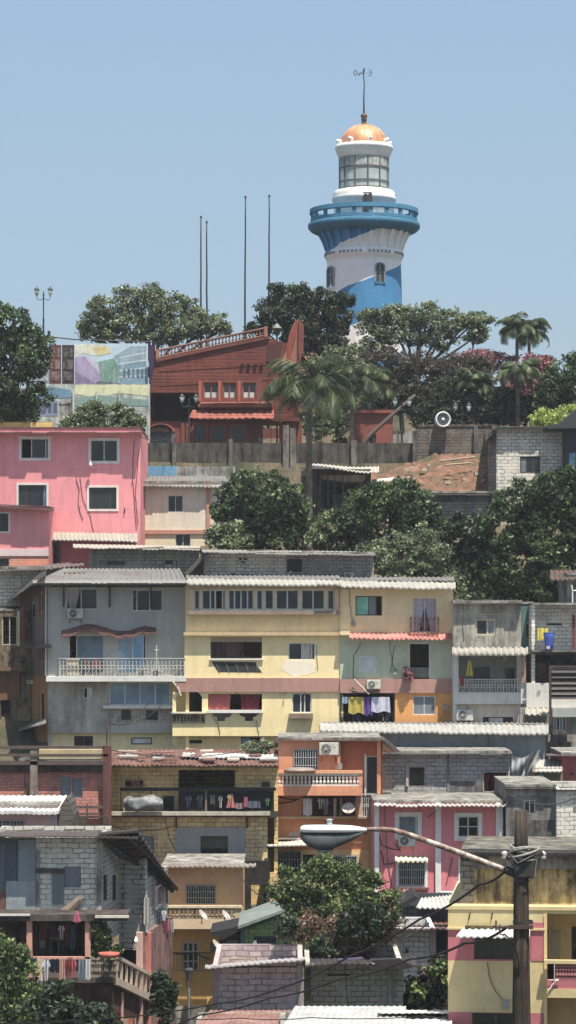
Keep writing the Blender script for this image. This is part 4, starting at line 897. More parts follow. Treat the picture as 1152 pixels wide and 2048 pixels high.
tree('acacia_tree', 'feathery grey-green tree rising over the yellow house roof', 'tree', 163, [(800, 1110, 60, 42), (760, 1140, 46, 30), (850, 1110, 36, 50), (830, 1170, 70, 40), (735, 1160, 34, 22), (890, 1180, 40, 30)], LF_OLIVE, (800, None), leaf=.18, dens=1.5, sub=.45, perlim=36)
tree('mango_tree', 'tall dark mango tree in front of the small grey block house', 'tree', 165, [(940, 1070, 44, 38), (905, 1105, 36, 50), (955, 1120, 50, 50), (925, 1165, 60, 34)], LF_DARK, (935, None), leaf=.27, dens=1.6, sub=.5, perlim=30)
tree('mango_tree', 'huge dark mango tree filling the right edge below the whitewashed house', 'tree', 164, [(1040, 1000, 52, 36), (1110, 985, 50, 40), (1150, 960, 26, 30), (1020, 1060, 60, 44), (1090, 1060, 70, 60), (1150, 1040, 36, 60), (1050, 1130, 70, 50), (1120, 1140, 50, 44), (1000, 1170, 46, 40), (1090, 1180, 70, 34), (960, 1200, 50, 24), (1040, 1190, 50, 26)], LF_MANGO, (1070, None), leaf=.27, dens=1.6, sub=.5, perlim=30)
tree('shrub', 'dense green bush growing on the parapet behind the pink house', 'shrub', 178, [(175, 835, 34, 26), (220, 840, 40, 26), (262, 845, 26, 20), (150, 850, 20, 14)], LF_OLIVE, (205, None), leaf=.22, dens=1.6, sub=.35, tr=.08)
# ================================================================== houses, upper rows
PK = lambda: paint(238, 146, 150, .3); PKD = lambda: paint(214, 110, 128, .35)
TW = lambda: paint(224, 214, 206, .3)
cur_w = cloth(206, 208, 210); cur_b = cloth(150, 154, 158); cur_dk = cloth(60, 52, 54)
def pinkhouse():
    h = House('pink_house', 'big two-storey pink house with four white-trimmed windows at the left edge', 'house', -30, 281, 858, 1140, 172, PK(), depth=9, roofmat=paint(110, 74, 70))
    h.sec(-30, 281, 858, 1140, PK()); T = (TW(), .13)
    h.win(42, 877, 97, 917, 'odg', 'w', trim=T, mul=[.38, .9]); h.win(181, 880, 235, 923, 'dg', 'w', trim=T)
    h.win(37, 970, 93, 1014, 'gdn', 'd', trim=T, mul=[.28, .88]); h.win(178, 975, 233, 1018, 'gd', 'd', trim=T, mul=[.78], curtain=None)
    h.win(104, 1084, 121, 1136, 'd', 'w', name='door', trim=(paint(190, 150, 150), .08))
    h.done()
    h.roof(-34, 285, 864, 857, .85, 9.3, sheet(130, 96, 92, .3), amp=.02)
    h.roof(97, 276, 1079, 1064, 1.5, -.02, ZWHITE(), 'canopy', y1f=1082, y1b=1067); h.cable([(160, 955), (166, 1000), (180, 1030), (187, 1065)]); h.cable([(268, 880), (265, 960), (273, 1060)]); h.cable([(278, 900), (271, 990), (276, 1050)])
    h.box('pipe', 248, 250, 1016, 1026, .03, .1, IRON()); mb = MB(); c = P(181, 930, 171.6); mb.lathe(c[0], c[1], [(.0, c[2]-.12), (.1, c[2]-.05), (.12, c[2]+.05), (.03, c[2]+.15), (.03, c[2]+.3)], 10); mb.build('bulb_lamp', plain(236, 236, 230, .4), h.root, True)
    h.cable([(152, 956), (158, 980), (156, 1010), (166, 1040)], r=.018)
    a = House('pink_annex', 'lower pink annex with a white band and bare brick base at the left edge', 'house', -30, 97, 1016, 1150, 168, PK(), depth=3.8, roofmat=paint(96, 60, 60))
    a.sec(-30, 97, 1016, 1098, PK()); a.sec(-30, 97, 1098, 1112, paint(222, 196, 196, .3), w=.06, t=.26, name='band'); a.sec(-30, 97, 1112, 1150, block(206, 126, 104, 190, 150, 130, .3, .1, .3))
    a.win(-14, 1027, 17, 1063, 'gd', 'd', trim=(TW(), .1)); a.win(-10, 1117, 18, 1134, 'd', 'd'); a.roof(-34, 108, 1012, 1006, .7, 4, sheet(92, 64, 62, .3), amp=.02, y1f=1021, y1b=1014); a.done()
    o = House('parapet_wall', 'bright orange-yellow parapet wall above the pink house roof', 'wall', -30, 105, 844, 870, 182.5, paint(232, 176, 96, .4), depth=.4, top=False); o.sec(-30, 105, 844, 872, block(232, 178, 100, 200, 150, 90, .5, .22, .3)); o.done(shell=False)
    g = House('gate_pillar', 'weathered grey gate pillar at the end of the orange parapet', 'pillar', 118, 140, 808, 870, 182, stained(170, 168, 160, 110, 110, 104, .5), depth=.8); g.done()
pinkhouse()
def beige():
    b = paint(222, 212, 188, .3); br = paint(196, 138, 118, .3)
    h = House('beige_house', 'beige house framed with brown pillars beside the pink house', 'house', 283, 480, 966, 1110, 176, b, depth=7, roofmat=CONC())
    h.sec(283, 480, 966, 1062, b); h.sec(283, 480, 1062, 1110, paint(228, 214, 178, .3)); h.win(336, 991, 366, 1024, 'dg', 'w', ft=.04); h.win(351, 1068, 381, 1098, 'dg', 'w', ft=.04)
    h.done()
    for x in (283, 413): h.box('pillar', x, x+7, 968, 1108, 0, .12, br)
    h.box('beam', 290, 413, 1060, 1068, 0, .10, br); h.box('beam', 420, 480, 1060, 1068, 0, .10, br)
    h.roof(281, 482, 972, 952, .5, 4.5, ZINC(), y1f=974)
beige()
GB = lambda: block(158, 156, 150, 112, 110, 104, .42, .2, .4)
def greyrow():
    h = House('block_building', 'long raw grey block building with flat tin roof above the grey house', 'building', 184, 400, 1100, 1170, 162, GB(), depth=8); h.sec(184, 400, 1100, 1170, block(150, 148, 138, 100, 98, 90, .42, .2, .6))
    h.win(196, 1122, 206, 1131, 'd', None); h.win(330, 1120, 346, 1128, 'k', None); h.done()
    h.roof(146, 400, 1095, 1088, 1.0, 8, sheet(176, 170, 158, .2), 'roof', amp=.02, y1f=1099, y1b=1092); h.box('pillar', 178, 187, 1102, 1170, -.2, .25, stained(180, 178, 166, 120, 116, 108, .4)); h.box('board', 214, 250, 1122, 1129, 0, .1, plain(78, 76, 72, .8))
    for i in range(2): h.box('pipe', 197+i*6, 198+i*6, 1114, 1132, .02, .08, plain(210, 208, 200))
    k = House('block_building', 'raw grey block building with an air conditioner right above the yellow house roof', 'building', 412, 748, 1108, 1175, 158, GB(), depth=8)
    k.sec(412, 572, 1108, 1175, block(176, 172, 164, 120, 116, 108, .42, .2, .35)); k.sec(572, 748, 1108, 1175, block(132, 134, 132, 100, 100, 98, .42, .2, .4))
    k.win(574, 1118, 604, 1144, 'k', None); k.win(617, 1149, 668, 1157, 'd', None); k.win(459, 1146, 474, 1153, 'd', 'c', ft=.04); k.win(477, 1146, 502, 1155, 's', 'w', ft=.05); k.done()
    for i in range(4): k.box('shutter_slat', 574, 604, 1119+i*6.5, 1122+i*6.5, -.08, .06, plain(60, 58, 56, .8))
    k.roof(404, 750, 1104, 1099, 1.2, 8, sheet(150, 148, 142, .3), amp=.02, y1f=1110, y1b=1103); k.box('pillar', 408, 418, 1110, 1175, -.2, .22, stained(184, 180, 168, 120, 116, 108, .4))
    k.poly('board', [(566, 1157), (582, 1141), (585, 1143), (570, 1158)], .05, .15, plain(206, 200, 186, .8))
    k.poly('gable_roof', [(368, 1146), (408, 1106), (416, 1106), (376, 1152)], -8, .6, sheet(96, 92, 86, .3)); k.poly('gable_wall', [(376, 1152), (410, 1110), (410, 1175), (376, 1175)], -7.6, -.25, block(96, 96, 92, 70, 70, 68, .42, .2, .5))
    for x0, x1, y0, y1 in ((478, 484, 1116, 1120), (487, 494, 1116, 1120), (482, 490, 1123, 1126)): k.box('vent_block', x0, x1, y0, y1, -.01, .012, IRON())
    ac(688, 708, 1158, 158, 'air conditioner high on the grey block building above the yellow house')
    l = House('block_house', 'pale grey block house with sagging tin roof under the pink annex', 'house', -30, 150, 1138, 1250, 157, block(176, 172, 162, 130, 126, 118, .42, .2, .4), depth=7); l.sec(-30, 150, 1138, 1222, block(186, 184, 174, 130, 126, 118, .42, .2, .4)); l.sec(-30, 150, 1222, 1250, stained(120, 110, 96, 60, 54, 50, .5)); l.done()
    l.roof(-34, 168, 1145, 1136, 1.0, 7.5, sheet(110, 98, 92, .4), amp=.03, y1f=1131, y1b=1124, wave=.03); l.roof(-34, 42, 1224, 1212, .9, -.02, sheet(110, 100, 94, .4), 'canopy')
    r = House('stone_house', 'ruined stone-walled house with dark openings at the left edge beside the grey house', 'house', -30, 62, 1222, 1520, 154, stained(150, 132, 104, 60, 54, 48, .6, 2.0), depth=4); r.sec(-30, 62, 1222, 1520, stained(136, 120, 96, 54, 48, 44, .7, 2.4)); r.win(4, 1232, 34, 1290, 'oo', 'c'); r.win(2, 1400, 20, 1500, 'o', None); r.win(34, 1480, 46, 1520, 'o', 'c')
    r.box('post', 34, 40, 1222, 1292, 0, .15, paint(206, 186, 140, .3)); r.box('ledge', -30, 50, 1334, 1342, 0, .5, paint(120, 90, 70, .4)); r.box('wall_panel', -30, 40, 1342, 1400, 0, .1, paint(120, 86, 62, .5)); r.done()
greyrow()
def greyhouse():
    g = paint(172, 174, 170, .3); Y = 150
    h = House('grey_house', 'tall grey plastered house with long white balcony and corrugated roof', 'house', 95, 374, 1165, 1500, Y, g, depth=8.5, roofmat=CONC())
    h.sec(95, 374, 1165, 1362, g); h.sec(95, 216, 1362, 1466, stained(192, 188, 178, 146, 142, 134, .4, .6, .35)); cream = paint(222, 206, 158, .35)
    h.sec(95, 374, 1466, 1520, cream, w=-.3, t=.2); h.sec(216, 344, 1362, 1416, paint(176, 176, 170, .25)); h.sec(216, 344, 1416, 1445, stained(190, 184, 176, 140, 124, 112, .5, 3)); h.sec(216, 344, 1445, 1466, paint(170, 170, 166, .3)); h.sec(344, 374, 1362, 1466, paint(228, 204, 140, .25))
    h.win(133, 1177, 195, 1219, 'og', 'w', mul=[.47], curtain=[(.0, .24, .08, .2, cloth(196, 190, 190)), (.2, .42, .2, .3, cloth(196, 190, 190))]); h.win(264, 1179, 325, 1222, 'dgg', 'w', mul=[.16, .58])
    h.win(138, 1270, 208, 1345, 'ob', 'w', mul=[.22], ft=.04); h.win(234, 1270, 292, 1345, 'bnd', 'w', mul=[.54, .9], ft=.04)
    h.win(167, 1375, 185, 1397, 'ow', 'w', mul=[.42]); h.win(219, 1364, 341, 1411, 'bbbb', 'w', ft=.07); h.win(242, 1420, 262, 1440, 'g', None); h.win(292, 1421, 316, 1440, 'g', None)
    h.win(148, 1472, 186, 1515, 'gg', 'd', ft=.06); h.win(262, 1475, 304, 1489, 'w', 'd', ft=.06); h.done()
    h.box('sill_band', 206, 348, 1411, 1417, 0, .3, WHITE()); h.box('balcony_slab', 92, 372, 1353, 1363, -.1, 1.15, paint(214, 214, 206, .3))
    h.rail(118, 370, 1316, 1353, 1.1, plain(196, 196, 186, .6), 34, 'orn', sides=.9)
    for x in (126, 218, 300): h.box('roof_strut', x*1., x+3., 1172, 1214, .1, .16, IRON())
    h.box('roof_beam', 98, 370, 1171, 1174, .17, .27, IRON()); h.box('downpipe', 90, 93, 1172, 1352, .05, .12, plain(200, 198, 190))
    h.roof(66, 376, 1165, 1137, 1.5, 5.5, ZINC(), dx0=62, dx1=-16, amp=.05, pitch=.3); h.box('gutter', 66, 376, 1160, 1166, 1.5, 1.6, plain(206, 204, 196, .6))
    # wavy tiled awning
    mb = MB(); f = h.fr; tile = block(122, 88, 84, 84, 60, 58, .2, .14, .3); n = 60; W_ = []
    for i in range(n+1):
        x = 123+i*(312-123)/n; y = 1262-7*math.cos((x-178)/132*2*math.pi)*(1 if x < 290 else .6)+(4 if x > 290 else 0)*((x-290)/22); W_.append((x, y))
    for side in (0, 5):
        for x, y in W_: u, z = f.uz(x, y+side-6, 0); mb.v.append(f.pt(u, z+.03, -.01)); u, z = f.uz(x, y+side+3, .75); mb.v.append(f.pt(u, z+.05*math.sin(x*2.2), .75))
    N = 2*(n+1)
    for i in range(n): a = 2*i; mb.f += [(a, a+1, a+3, a+2), (N+a+2, N+a+3, N+a+1, N+a), (a+1, N+a+1, N+a+3, a+3)]
    mb.build('tile_awning', tile, h.root)
    ac(136, 167, 1237, Y, 'air conditioner below the curtained window of the grey house'); ac(274, 299, 1354, Y-.75, 'left of the two air conditioners on the long white balcony'); ac(303, 327, 1354, Y-.72, 'right of the two air conditioners on the long white balcony')
    mb = MB(); c = f.pt(*f.uz(313, 1340, .3), .3); q = lambda x, y: P(x, y, Y-.6); mb.tube([q(313, 1290), q(313, 1352)], .03, 5); mb.tube([q(306, 1340), q(313, 1312), q(320, 1340)], .02, 5); mb.tube([q(309, 1300), q(317, 1300)], .02, 4); solo(mb, 'antenna', plain(196, 200, 198), 'thin white television antenna standing on the long white balcony', 'antenna')
    mb = MB(); c = P(146, 1352, Y-.7); mb.box(c[0]-.32, c[0]+.32, c[1]-.2, c[1]+.2, c[2], c[2]+.85); mb.box(c[0]-.36, c[0]+.36, c[1]-.24, c[1]+.24, c[2]+.852, c[2]+.92); solo(mb, 'cabinet', plain(206, 190, 166, .7), 'small beige cabinet at the left end of the long white balcony', 'cabinet')
    for x, c_ in ((172, (96, 70, 66)), (193, (130, 60, 56))):
        mb = MB(); c = P(x, 1352, Y-.6); mb.box(c[0]-.2, c[0]+.2, c[1]-.2, c[1]+.2, c[2]+.42, c[2]+.46); mb.box(c[0]-.2, c[0]+.2, c[1]+.16, c[1]+.2, c[2]+.46, c[2]+.9)
        for a in (-.17, .17):
            for b in (-.17, .17): mb.box(c[0]+a-.02, c[0]+a+.02, c[1]+b-.02, c[1]+b+.02, c[2], c[2]+.42)
        solo(mb, 'chair', plain(*c_, .7), 'dark brown chair behind the long white balcony railing' if x == 172 else 'dull red chair behind the long white balcony railing', 'chair')
    # left flank going back, with its own eave
    s = House('side_house', 'shaded flank of the grey house painted brown with small tiled awning and balcony', 'house', 40, 94, 1170, 1520, 157, paint(128, 112, 104, .4), depth=2.5, Y1=150.2, top=False)  # the flank's shade is put into its brown paint
    bn = paint(124, 104, 96, .4); s.sec(40, 94, 1172, 1350, bn); s.sec(40, 94, 1350, 1480, paint(158, 112, 72, .4)); s.sec(40, 94, 1480, 1560, stained(110, 100, 90, 60, 56, 52, .5))
    s.win(80, 1185, 88, 1225, 'g', 'w', trim=(paint(160, 90, 84), .1)); s.win(62, 1204, 70, 1236, 'g', 'w'); s.win(48, 1290, 62, 1340, 'dd', 'd'); s.win(80, 1290, 86, 1325, 'g', 'w'); s.win(78, 1385, 88, 1440, 'o', 'c'); s.done(shell=False)
    s.box('awning', 40, 70, 1288, 1296, 0, .9, IRON()); s.rail(40, 66, 1322, 1352, .6, IRON(), 8)
    s.roof(14, 92, 1204, 1186, .9, .8, sheet(96, 94, 92, .3), y1f=1150, y1b=1140, amp=.04); s.box('post', 43, 46, 1206, 1290, .5, .62, paint(120, 60, 56))
    s.roof(36, 92, 1460, 1450, .9, 0, sheet(150, 148, 142, .3), 'canopy', y1f=1446, y1b=1436); ac(54, 66, 1368, 153.2, 'air conditioner on the shadowed flank beside the grey house')
greyhouse()
YL = lambda: paint(242, 220, 158, .24); YU = lambda: paint(234, 210, 154, .28)
def yellow():
    Y = 149; br = paint(176, 132, 118, .3)
    h = House('yellow_house', 'long yellow three-storey house with a brown band and a row of windows', 'house', 371, 680, 1170, 1480, Y, YL(), depth=9)
    h.sec(371, 680, 1170, 1265, YU()); h.sec(369, 680, 1265, 1356, YL()); h.sec(352, 680, 1356, 1384, br, w=.12, t=.32, name='band'); h.sec(345, 640, 1384, 1472, YL()); h.sec(640, 680, 1384, 1448, YL()); h.sec(345, 640, 1472, 1520, paint(214, 196, 144, .4), w=-.4, t=.2); h.sec(640, 680, 1448, 1520, paint(214, 196, 144, .4), w=-.4)
    h.box('window_surround', 384, 674, 1171, 1177, 0, .3, paint(196, 170, 146, .3)); h.box('window_ledge', 376, 677, 1221, 1229, 0, .42, paint(150, 132, 116, .4)); h.box('surround_post', 377, 388, 1178, 1221, 0, .3, paint(206, 178, 150, .3)); h.box('surround_post', 670, 677, 1178, 1221, 0, .3, paint(206, 178, 150, .3))
    def wrow(x0, x1, segs, mul=None, **k): h.win(x0, 1179, x1, 1220, segs, 'w', ft=.075, mul=mul, **k)
    wrow(388, 400, 'g'); wrow(403, 452, 'ggod', [.36, .56, .86]); wrow(456, 508, 'gggg'); wrow(512, 526, 'g'); wrow(529, 548, 'g'); wrow(551, 598, 'gg'); wrow(602, 650, 'gg'); wrow(654, 669, 'g')
    h.win(421, 1274, 524, 1317, 'oo', 'd', ft=.06, mul=[.62], curtain=[(.0, .3, .0, .3, cloth(70, 52, 54)), (.32, .6, .3, .58, cloth(92, 70, 70))]); h.box('lintel', 421, 524, 1274, 1284, -.15, -.05, paint(170, 154, 128, .3))
    h.win(577, 1286, 630, 1320, 'god', 'w', mul=[.5, .88], curtain=[(.5, .9, .5, .88, cloth(206, 202, 192))])
    h.win(416, 1388, 524, 1420, 'oo', None, curtain=[(.0, .42, .0, .4, cloth(176, 92, 96)), (.6, .96, .62, .94, cloth(110, 34, 60))]); h.win(352, 1379, 404, 1424, 'o', None)
    h.poly('arch_spandrel', [(352, 1379), (404, 1379), (404, 1394), (398, 1386), (388, 1381.5), (378, 1380.5), (366, 1382), (357, 1387), (352, 1394)], -.18, .02, YL())
    h.win(584, 1386, 623, 1426, 'ggd', 'w', mul=[.45, .65], ft=.06)
    h.win(375, 1480, 404, 1487, 'd', None); h.win(482, 1474, 520, 1496, 'nd', 'd'); h.done()
    h.box('sill', 578, 626, 1427, 1437, 0, .38, paint(150, 128, 106, .5)); h.box('floor_ledge', 367, 682, 1264, 1271, 0, .35, paint(204, 176, 130, .4)); h.box('white_sill', 413, 526, 1420, 1426, 0, .25, WHITE()); h.box('white_sill', 343, 412, 1424, 1427, 0, .25, paint(224, 216, 190, .3)); h.box('white_sill', 419, 526, 1317, 1320, 0, .12, WHITE())
    h.rail(345, 409, 1427, 1446, .05, stained(190, 178, 150, 110, 96, 80, .4), 9, 'balus'); h.box('balustrade_shade_panel', 345, 410, 1428, 1446, 0, .006, paint(84, 62, 52))  # thin dark panel paints the shade behind the balusters
    # open slanted grid below the balcony, and the low scalloped openings
    h.poly('slanted_opening', [(423, 1323), (509, 1324), (524, 1345), (436, 1344)], 0, .01, plain(56, 56, 54, .8)); mo = plain(112, 112, 104, .7)
    for i in range(9): h.poly('opening_bar', [(430+i*10, 1324), (432+i*10, 1324), (440+i*9.6, 1344), (438+i*9.6, 1344)], 0, .035, mo) if i % 2 == 0 else None
    h.poly('scalloped_opening', [(423, 1426), (466, 1426), (460, 1433), (450, 1436), (450, 1442), (434, 1442), (434, 1435), (428, 1432)], 0, .012, plain(112, 96, 96, .8)); h.poly('scalloped_opening', [(477, 1426), (518, 1426), (511, 1433), (506, 1434), (506, 1442), (490, 1442), (490, 1434), (482, 1432)], 0, .012, plain(66, 52, 50, .8))
    mb = MB(); f = h.fr; rr = random.Random(2); pts = []
    for i in range(26): a = i/26*2*math.pi; pts.append((597+36*math.cos(a)*rr.uniform(.88, 1.06), 1334+20*math.sin(a)*rr.uniform(.8, 1.12)))
    h.poly('plaster_patch', [(x, max(1321.5, y)) if 577 < x < 632 else (x, y) for x, y in pts], 0, .008, paint(234, 222, 196, .15))
    h.roof(375, 683, 1167, 1157, .85, .5, ZWHITE(), amp=.032, pitch=.3, th=.08, y1f=1169, y1b=1160); h.roof(372, 680, 1158, 1150, -.5, 9.2, ZINC(), 'upper_roof', amp=.03)
    h.roof(345, 556, 1476, 1470, .2, .3, YL(), 'floor_edge', amp=0) if False else None
    for x in (387, 473, 569, 609): h.box('downpipe_stub', x, x+1.3, 1384, 1392, .12, .2, IRON())
    h.cable([(424, 1430), (436, 1447), (440, 1470)]); h.cable([(512, 1440), (518, 1469)], r=.015); h.cable([(345, 1363), (356, 1375), (362, 1392)], .2, .04, plain(214, 206, 190)); h.cable([(633, 1290), (636, 1340)], r=.012)
    # right half
    r = House('yellow_green_house', 'right half of the long house, yellow above, sage green below and orange at the foot', 'house', 680, 906, 1175, 1500, 148.9, YU(), depth=9)
    sg = paint(186, 196, 168, .3); orr = paint(232, 160, 78, .25)
    r.sec(680, 906, 1177, 1272, paint(236, 212, 158, .28)); r.sec(680, 906, 1272, 1358, sg); r.sec(680, 906, 1358, 1386, br, w=.12, t=.32, name='band'); r.sec(680, 790, 1386, 1446, IRON()); r.sec(790, 906, 1386, 1452, orr); r.sec(680, 906, 1452, 1500, CONC(), w=-.3)
    r.win(711, 1192, 764, 1231, 'tso', 'd', mul=[.5, .78]); r.win(826, 1196, 873, 1264, 'oo', 'w', curtain=[(0, .52, 0, .3, cloth(196, 190, 204)), (.48, 1, .72, 1, cloth(190, 180, 198))]); r.rail(821, 878, 1234, 1264, .5, plain(96, 66, 66), 7, 'orn', sides=.45)
    r.win(717, 1311, 753, 1346, 'w', 'w', ft=.12); r.win(817, 1285, 861, 1358, 'o', 'w', ft=.08); r.box('door_board', 820, 858, 1335, 1358, -.12, -.06, paint(120, 122, 116, .5)); r.win(682, 1389, 787, 1445, 'o', None); r.win(826, 1392, 871, 1430, 'ss', 'w', ft=.05); r.done()
    r.rail(682, 787, 1428, 1445, -.05, IRON(), 12); r.roof(698, 906, 1276, 1265, .75, -.02, block(186, 120, 112, 150, 92, 88, .22, .2, .3), 'tile_awning', pitch=.25, amp=.04, y1f=1278, y1b=1267); r.box('awning_stub', 680, 700, 1262, 1270, 0, .5, paint(226, 204, 160))
    r.roof(681, 911, 1173, 1161, .85, .5, ZWHITE(), amp=.032, pitch=.3, th=.08, y1f=1176, y1b=1165); r.roof(681, 908, 1161, 1154, -.5, 9.2, ZINC(), 'upper_roof', amp=.03)
    ac(733, 761, 1378, 148.9, 'air conditioner on the brown band right of the white sash window', .13); r.cable([(722, 1288), (708, 1310), (706, 1350), (710, 1372)]); r.cable([(708, 1358), (722, 1372), (738, 1388)], .3, .05, plain(196, 186, 170)); r.cable([(698, 1378), (730, 1384), (760, 1380)], .3, .04, plain(110, 84, 64)); r.cable([(790, 1290), (780, 1345)], r=.014)
    dish(889, 1428, 148.9, 11, 'satellite dish on the orange wall at the foot of the long yellow house', .9, .25)
    for k, (kind, x0, x1, y1, c, lab) in enumerate((('towel', 698, 727, 1427, (188, 170, 66), 'mustard yellow towel hanging in the black laundry opening'), ('sheet', 728, 744, 1430, (104, 78, 150), 'purple sheet hanging in the black laundry opening'), ('sheet', 744, 779, 1424, (198, 198, 216), 'pale lilac sheet hanging in the black laundry opening'), ('towel', 685, 697, 1407, (160, 178, 204), 'small pale blue cloth at the left of the black laundry opening'), ('trousers', 703, 722, 1444, (60, 78, 110), 'dark blue trousers low in the black laundry opening'), ('shirt', 758, 782, 1442, (120, 120, 126), 'grey shirt low in the black laundry opening'))):
        garment(kind, x0, 1394 if k < 4 else 1426, x1, y1, 148.75 if k < 4 else 149.2, c, lab, 'laundry hanging in the black opening')
    tree('flower_pot_plant', 'pink flowering plant at the foot of the sage green doorway', 'plant', 148.6, [(813, 1346, 5, 9), (818, 1352, 5, 6)], LF_PURPLE, (814, Z(1358, 148.6)), leaf=.1, dens=2, sub=.12, tr=.015, limbs=False)
yellow()
def rightneighbour():
    g = stained(190, 184, 170, 128, 122, 112, .3, .8, .4); w = paint(206, 206, 198, .3)
    h = House('white_balcony_house', 'grey and white house with a white iron balcony right of the yellow house', 'house', 907, 1042, 1206, 1500, 147.5, w, depth=8)
    h.sec(907, 1042, 1206, 1300, g); h.sec(907, 1052, 1300, 1408, w); h.sec(907, 1052, 1408, 1500, paint(206, 196, 174, .3), w=-.35)
    h.win(951, 1238, 991, 1271, 'ds', 'c', ft=.09, mul=[.6]); h.win(917, 1312, 1042, 1386, 'o', None); h.win(966, 1434, 1026, 1460, 'dwk', 'd', mul=[.18, .68]); h.done()
    h.box('back_wall', 907, 1050, 1305, 1400, -2.4, -2.2, paint(186, 186, 180, .3)); h.box('back_window', 948, 980, 1334, 1366, -2.2, -2.15, glass(40, 44, 48)); h.box('back_window', 1010, 1036, 1336, 1366, -2.2, -2.15, glass(40, 44, 48))
    h.rail(917, 1042, 1358, 1386, .02, plain(206, 206, 200, .6), 22, 'orn'); h.roof(904, 1056, 1307, 1295, 1.0, -.02, ZWHITE(), 'awning', amp=.05, pitch=.3, th=.09); h.roof(904, 1044, 1206, 1200, .4, 8, sheet(96, 92, 88, .3), amp=.02)
    ac(912, 946, 1441, 147.5, 'large air conditioner under the white iron balcony', -.3); ac(996, 1012, 1322, 149, 'small dark air conditioner inside the balcony of the white house')
    for k, (kd, x0, y0, x1, y1, c, lab) in enumerate((('dress', 932, 1322, 946, 1352, (214, 196, 60), 'bright yellow dress hanging above the white iron balcony'), ('towel', 920, 1354, 928, 1372, (170, 60, 60), 'red cloth on the white iron balcony railing'))): garment(kd, x0, y0, x1, y1, 147.1, c, lab, 'clothes drying on the white iron balcony')
    t = House('teal_wall_house', 'narrow teal painted wall with a dark window between two grey fronts', 'house', 1040, 1066, 1208, 1305, 149, paint(88, 128, 128, .35), depth=7); t.sec(1040, 1066, 1208, 1305, paint(86, 126, 126, .35)); t.win(1051, 1247, 1062, 1278, 'd', 'w', ft=.03); t.done()
    b = House('block_terrace', 'white block terrace room with a blue barrel in front at the right edge', 'building', 1064, 1180, 1210, 1400, 147, block(206, 204, 198, 150, 146, 140, .42, .2, .35), depth=6)
    b.sec(1064, 1180, 1210, 1302, block(210, 208, 200, 150, 146, 140, .42, .2, .35), w=-1.2); b.sec(1053, 1180, 1302, 1308, DKCONC(), name='floor_slab', w=.1); b.sec(1053, 1180, 1308, 1366, stained(70, 66, 64, 40, 38, 38, .5), w=-.8); b.sec(1053, 1180, 1366, 1415, paint(214, 210, 200, .3)); b.win(1093, 1246, 1124, 1251, 'd', None); b.win(1076, 1325, 1094, 1362, 'k', None); b.win(1100, 1315, 1180, 1362, 'o', None)
    b.sec(1040, 1180, 1415, 1512, stained(176, 168, 152, 110, 102, 94, .4)); b.win(1107, 1434, 1132, 1462, 'sdsd', 'w'); b.done()
    b.box('terrace_floor', 1064, 1180, 1300, 1304, -1.2, .3, stained(140, 134, 124, 90, 84, 78, .5)); b.box('post', 1145, 1150, 1230, 1302, -.5, -.35, paint(120, 60, 58)); b.box('post', 1043, 1052, 1310, 1365, -.1, .1, stained(196, 160, 140, 120, 90, 80, .5, 3))
    b.roof(1050, 1098, 1428, 1416, .9, -.02, ZWHITE(), 'small_awning', amp=.05, pitch=.3); b.box('ledge', 1105, 1180, 1416, 1434, 0, .3, paint(170, 174, 172, .3)); b.box('panel', 1104, 1134, 1462, 1484, 0, .25, stained(120, 112, 104, 80, 74, 68, .5)); b.box('wall_base', 1098, 1142, 1484, 1510, 0, .5, DKCONC())
    s = thing('louvred_screen', 'dark brown louvred screen leaning in front of the right-edge terrace', 'screen', P(1125, 1400, 145.4)); f = Fr(1098, 145.5, 1180, 145.5); mb = MB(); dkm = plain(74, 64, 62, .7)
    f.box(mb, *f.rect(1098, 1103, 1331, 1450), -.05, .05); f.box(mb, *f.rect(1103, 1180, 1331, 1335), -.05, .05); mb.build('frame', dkm, s)
    for i in range(6):
        u0, u1, z0, z1 = f.rect(1103, 1180, 1337+i*10.4, 1345+i*10.4); mb = MB(); mb.hexa([f.pt(u0, z0, .12), f.pt(u1, z0, .12), f.pt(u1, z1, -.12), f.pt(u0, z1, -.12), f.pt(u0, z0-.03, .12), f.pt(u1, z0-.03, .12), f.pt(u1, z1-.03, -.12), f.pt(u0, z1-.03, -.12)]); mb.build('slat', dkm, s)
    c = P(1098, 1301, 146.6); t_ = thing('water_barrel', 'blue plastic barrel on the white block terrace', 'barrel', c); mb = MB(); mb.lathe(c[0], c[1], [(0, c[2]), (.2, c[2]), (.24, c[2]+.3), (.27, c[2]+.7), (.3, c[2]+.92), (.27, c[2]+.94), (.25, c[2]+.85), (0, c[2]+.84)], 20); mb.build('body', plain(64, 96, 190, .5), t_, True)
    mb = MB(); mb.tube([(c[0]+.29*math.cos(k*.524), c[1]+.29*math.sin(k*.524), c[2]+.93) for k in range(13)], .025, 5); mb.build('rim', plain(44, 66, 130, .5), t_, True)
    garment('towel', 1075, 1256, 1096, 1280, 146.9, (226, 206, 70), 'bright yellow cloth hanging beside the blue barrel', 'cloths on the white block terrace')
    garment('towel', 1092, 1292, 1100, 1298, 146.2, (226, 222, 214), 'small white cloth at the foot of the blue barrel', 'cloths on the white block terrace')
    mb = MB(); q = lambda x, y: P(x, y, 150); mb.tube([q(1143, 1170), q(1145, 1182), q(1156, 1180)], .05, 6); mb.tube([q(1145, 1182), q(1145, 1212)], .04, 6); solo(mb, 'bent_pipe', plain(220, 220, 214), 'white bent pipe standing above the roofs at the right edge', 'pipe')
    e = House('concrete_house', 'small concrete house corner with slatted roof under the huge mango tree', 'house', 1134, 1180, 1150, 1215, 153, CONC(), depth=5); e.done(); e.roof(1100, 1180, 1158, 1140, 1.2, 4, sheet(84, 78, 70, .5), amp=.05)
rightneighbour()
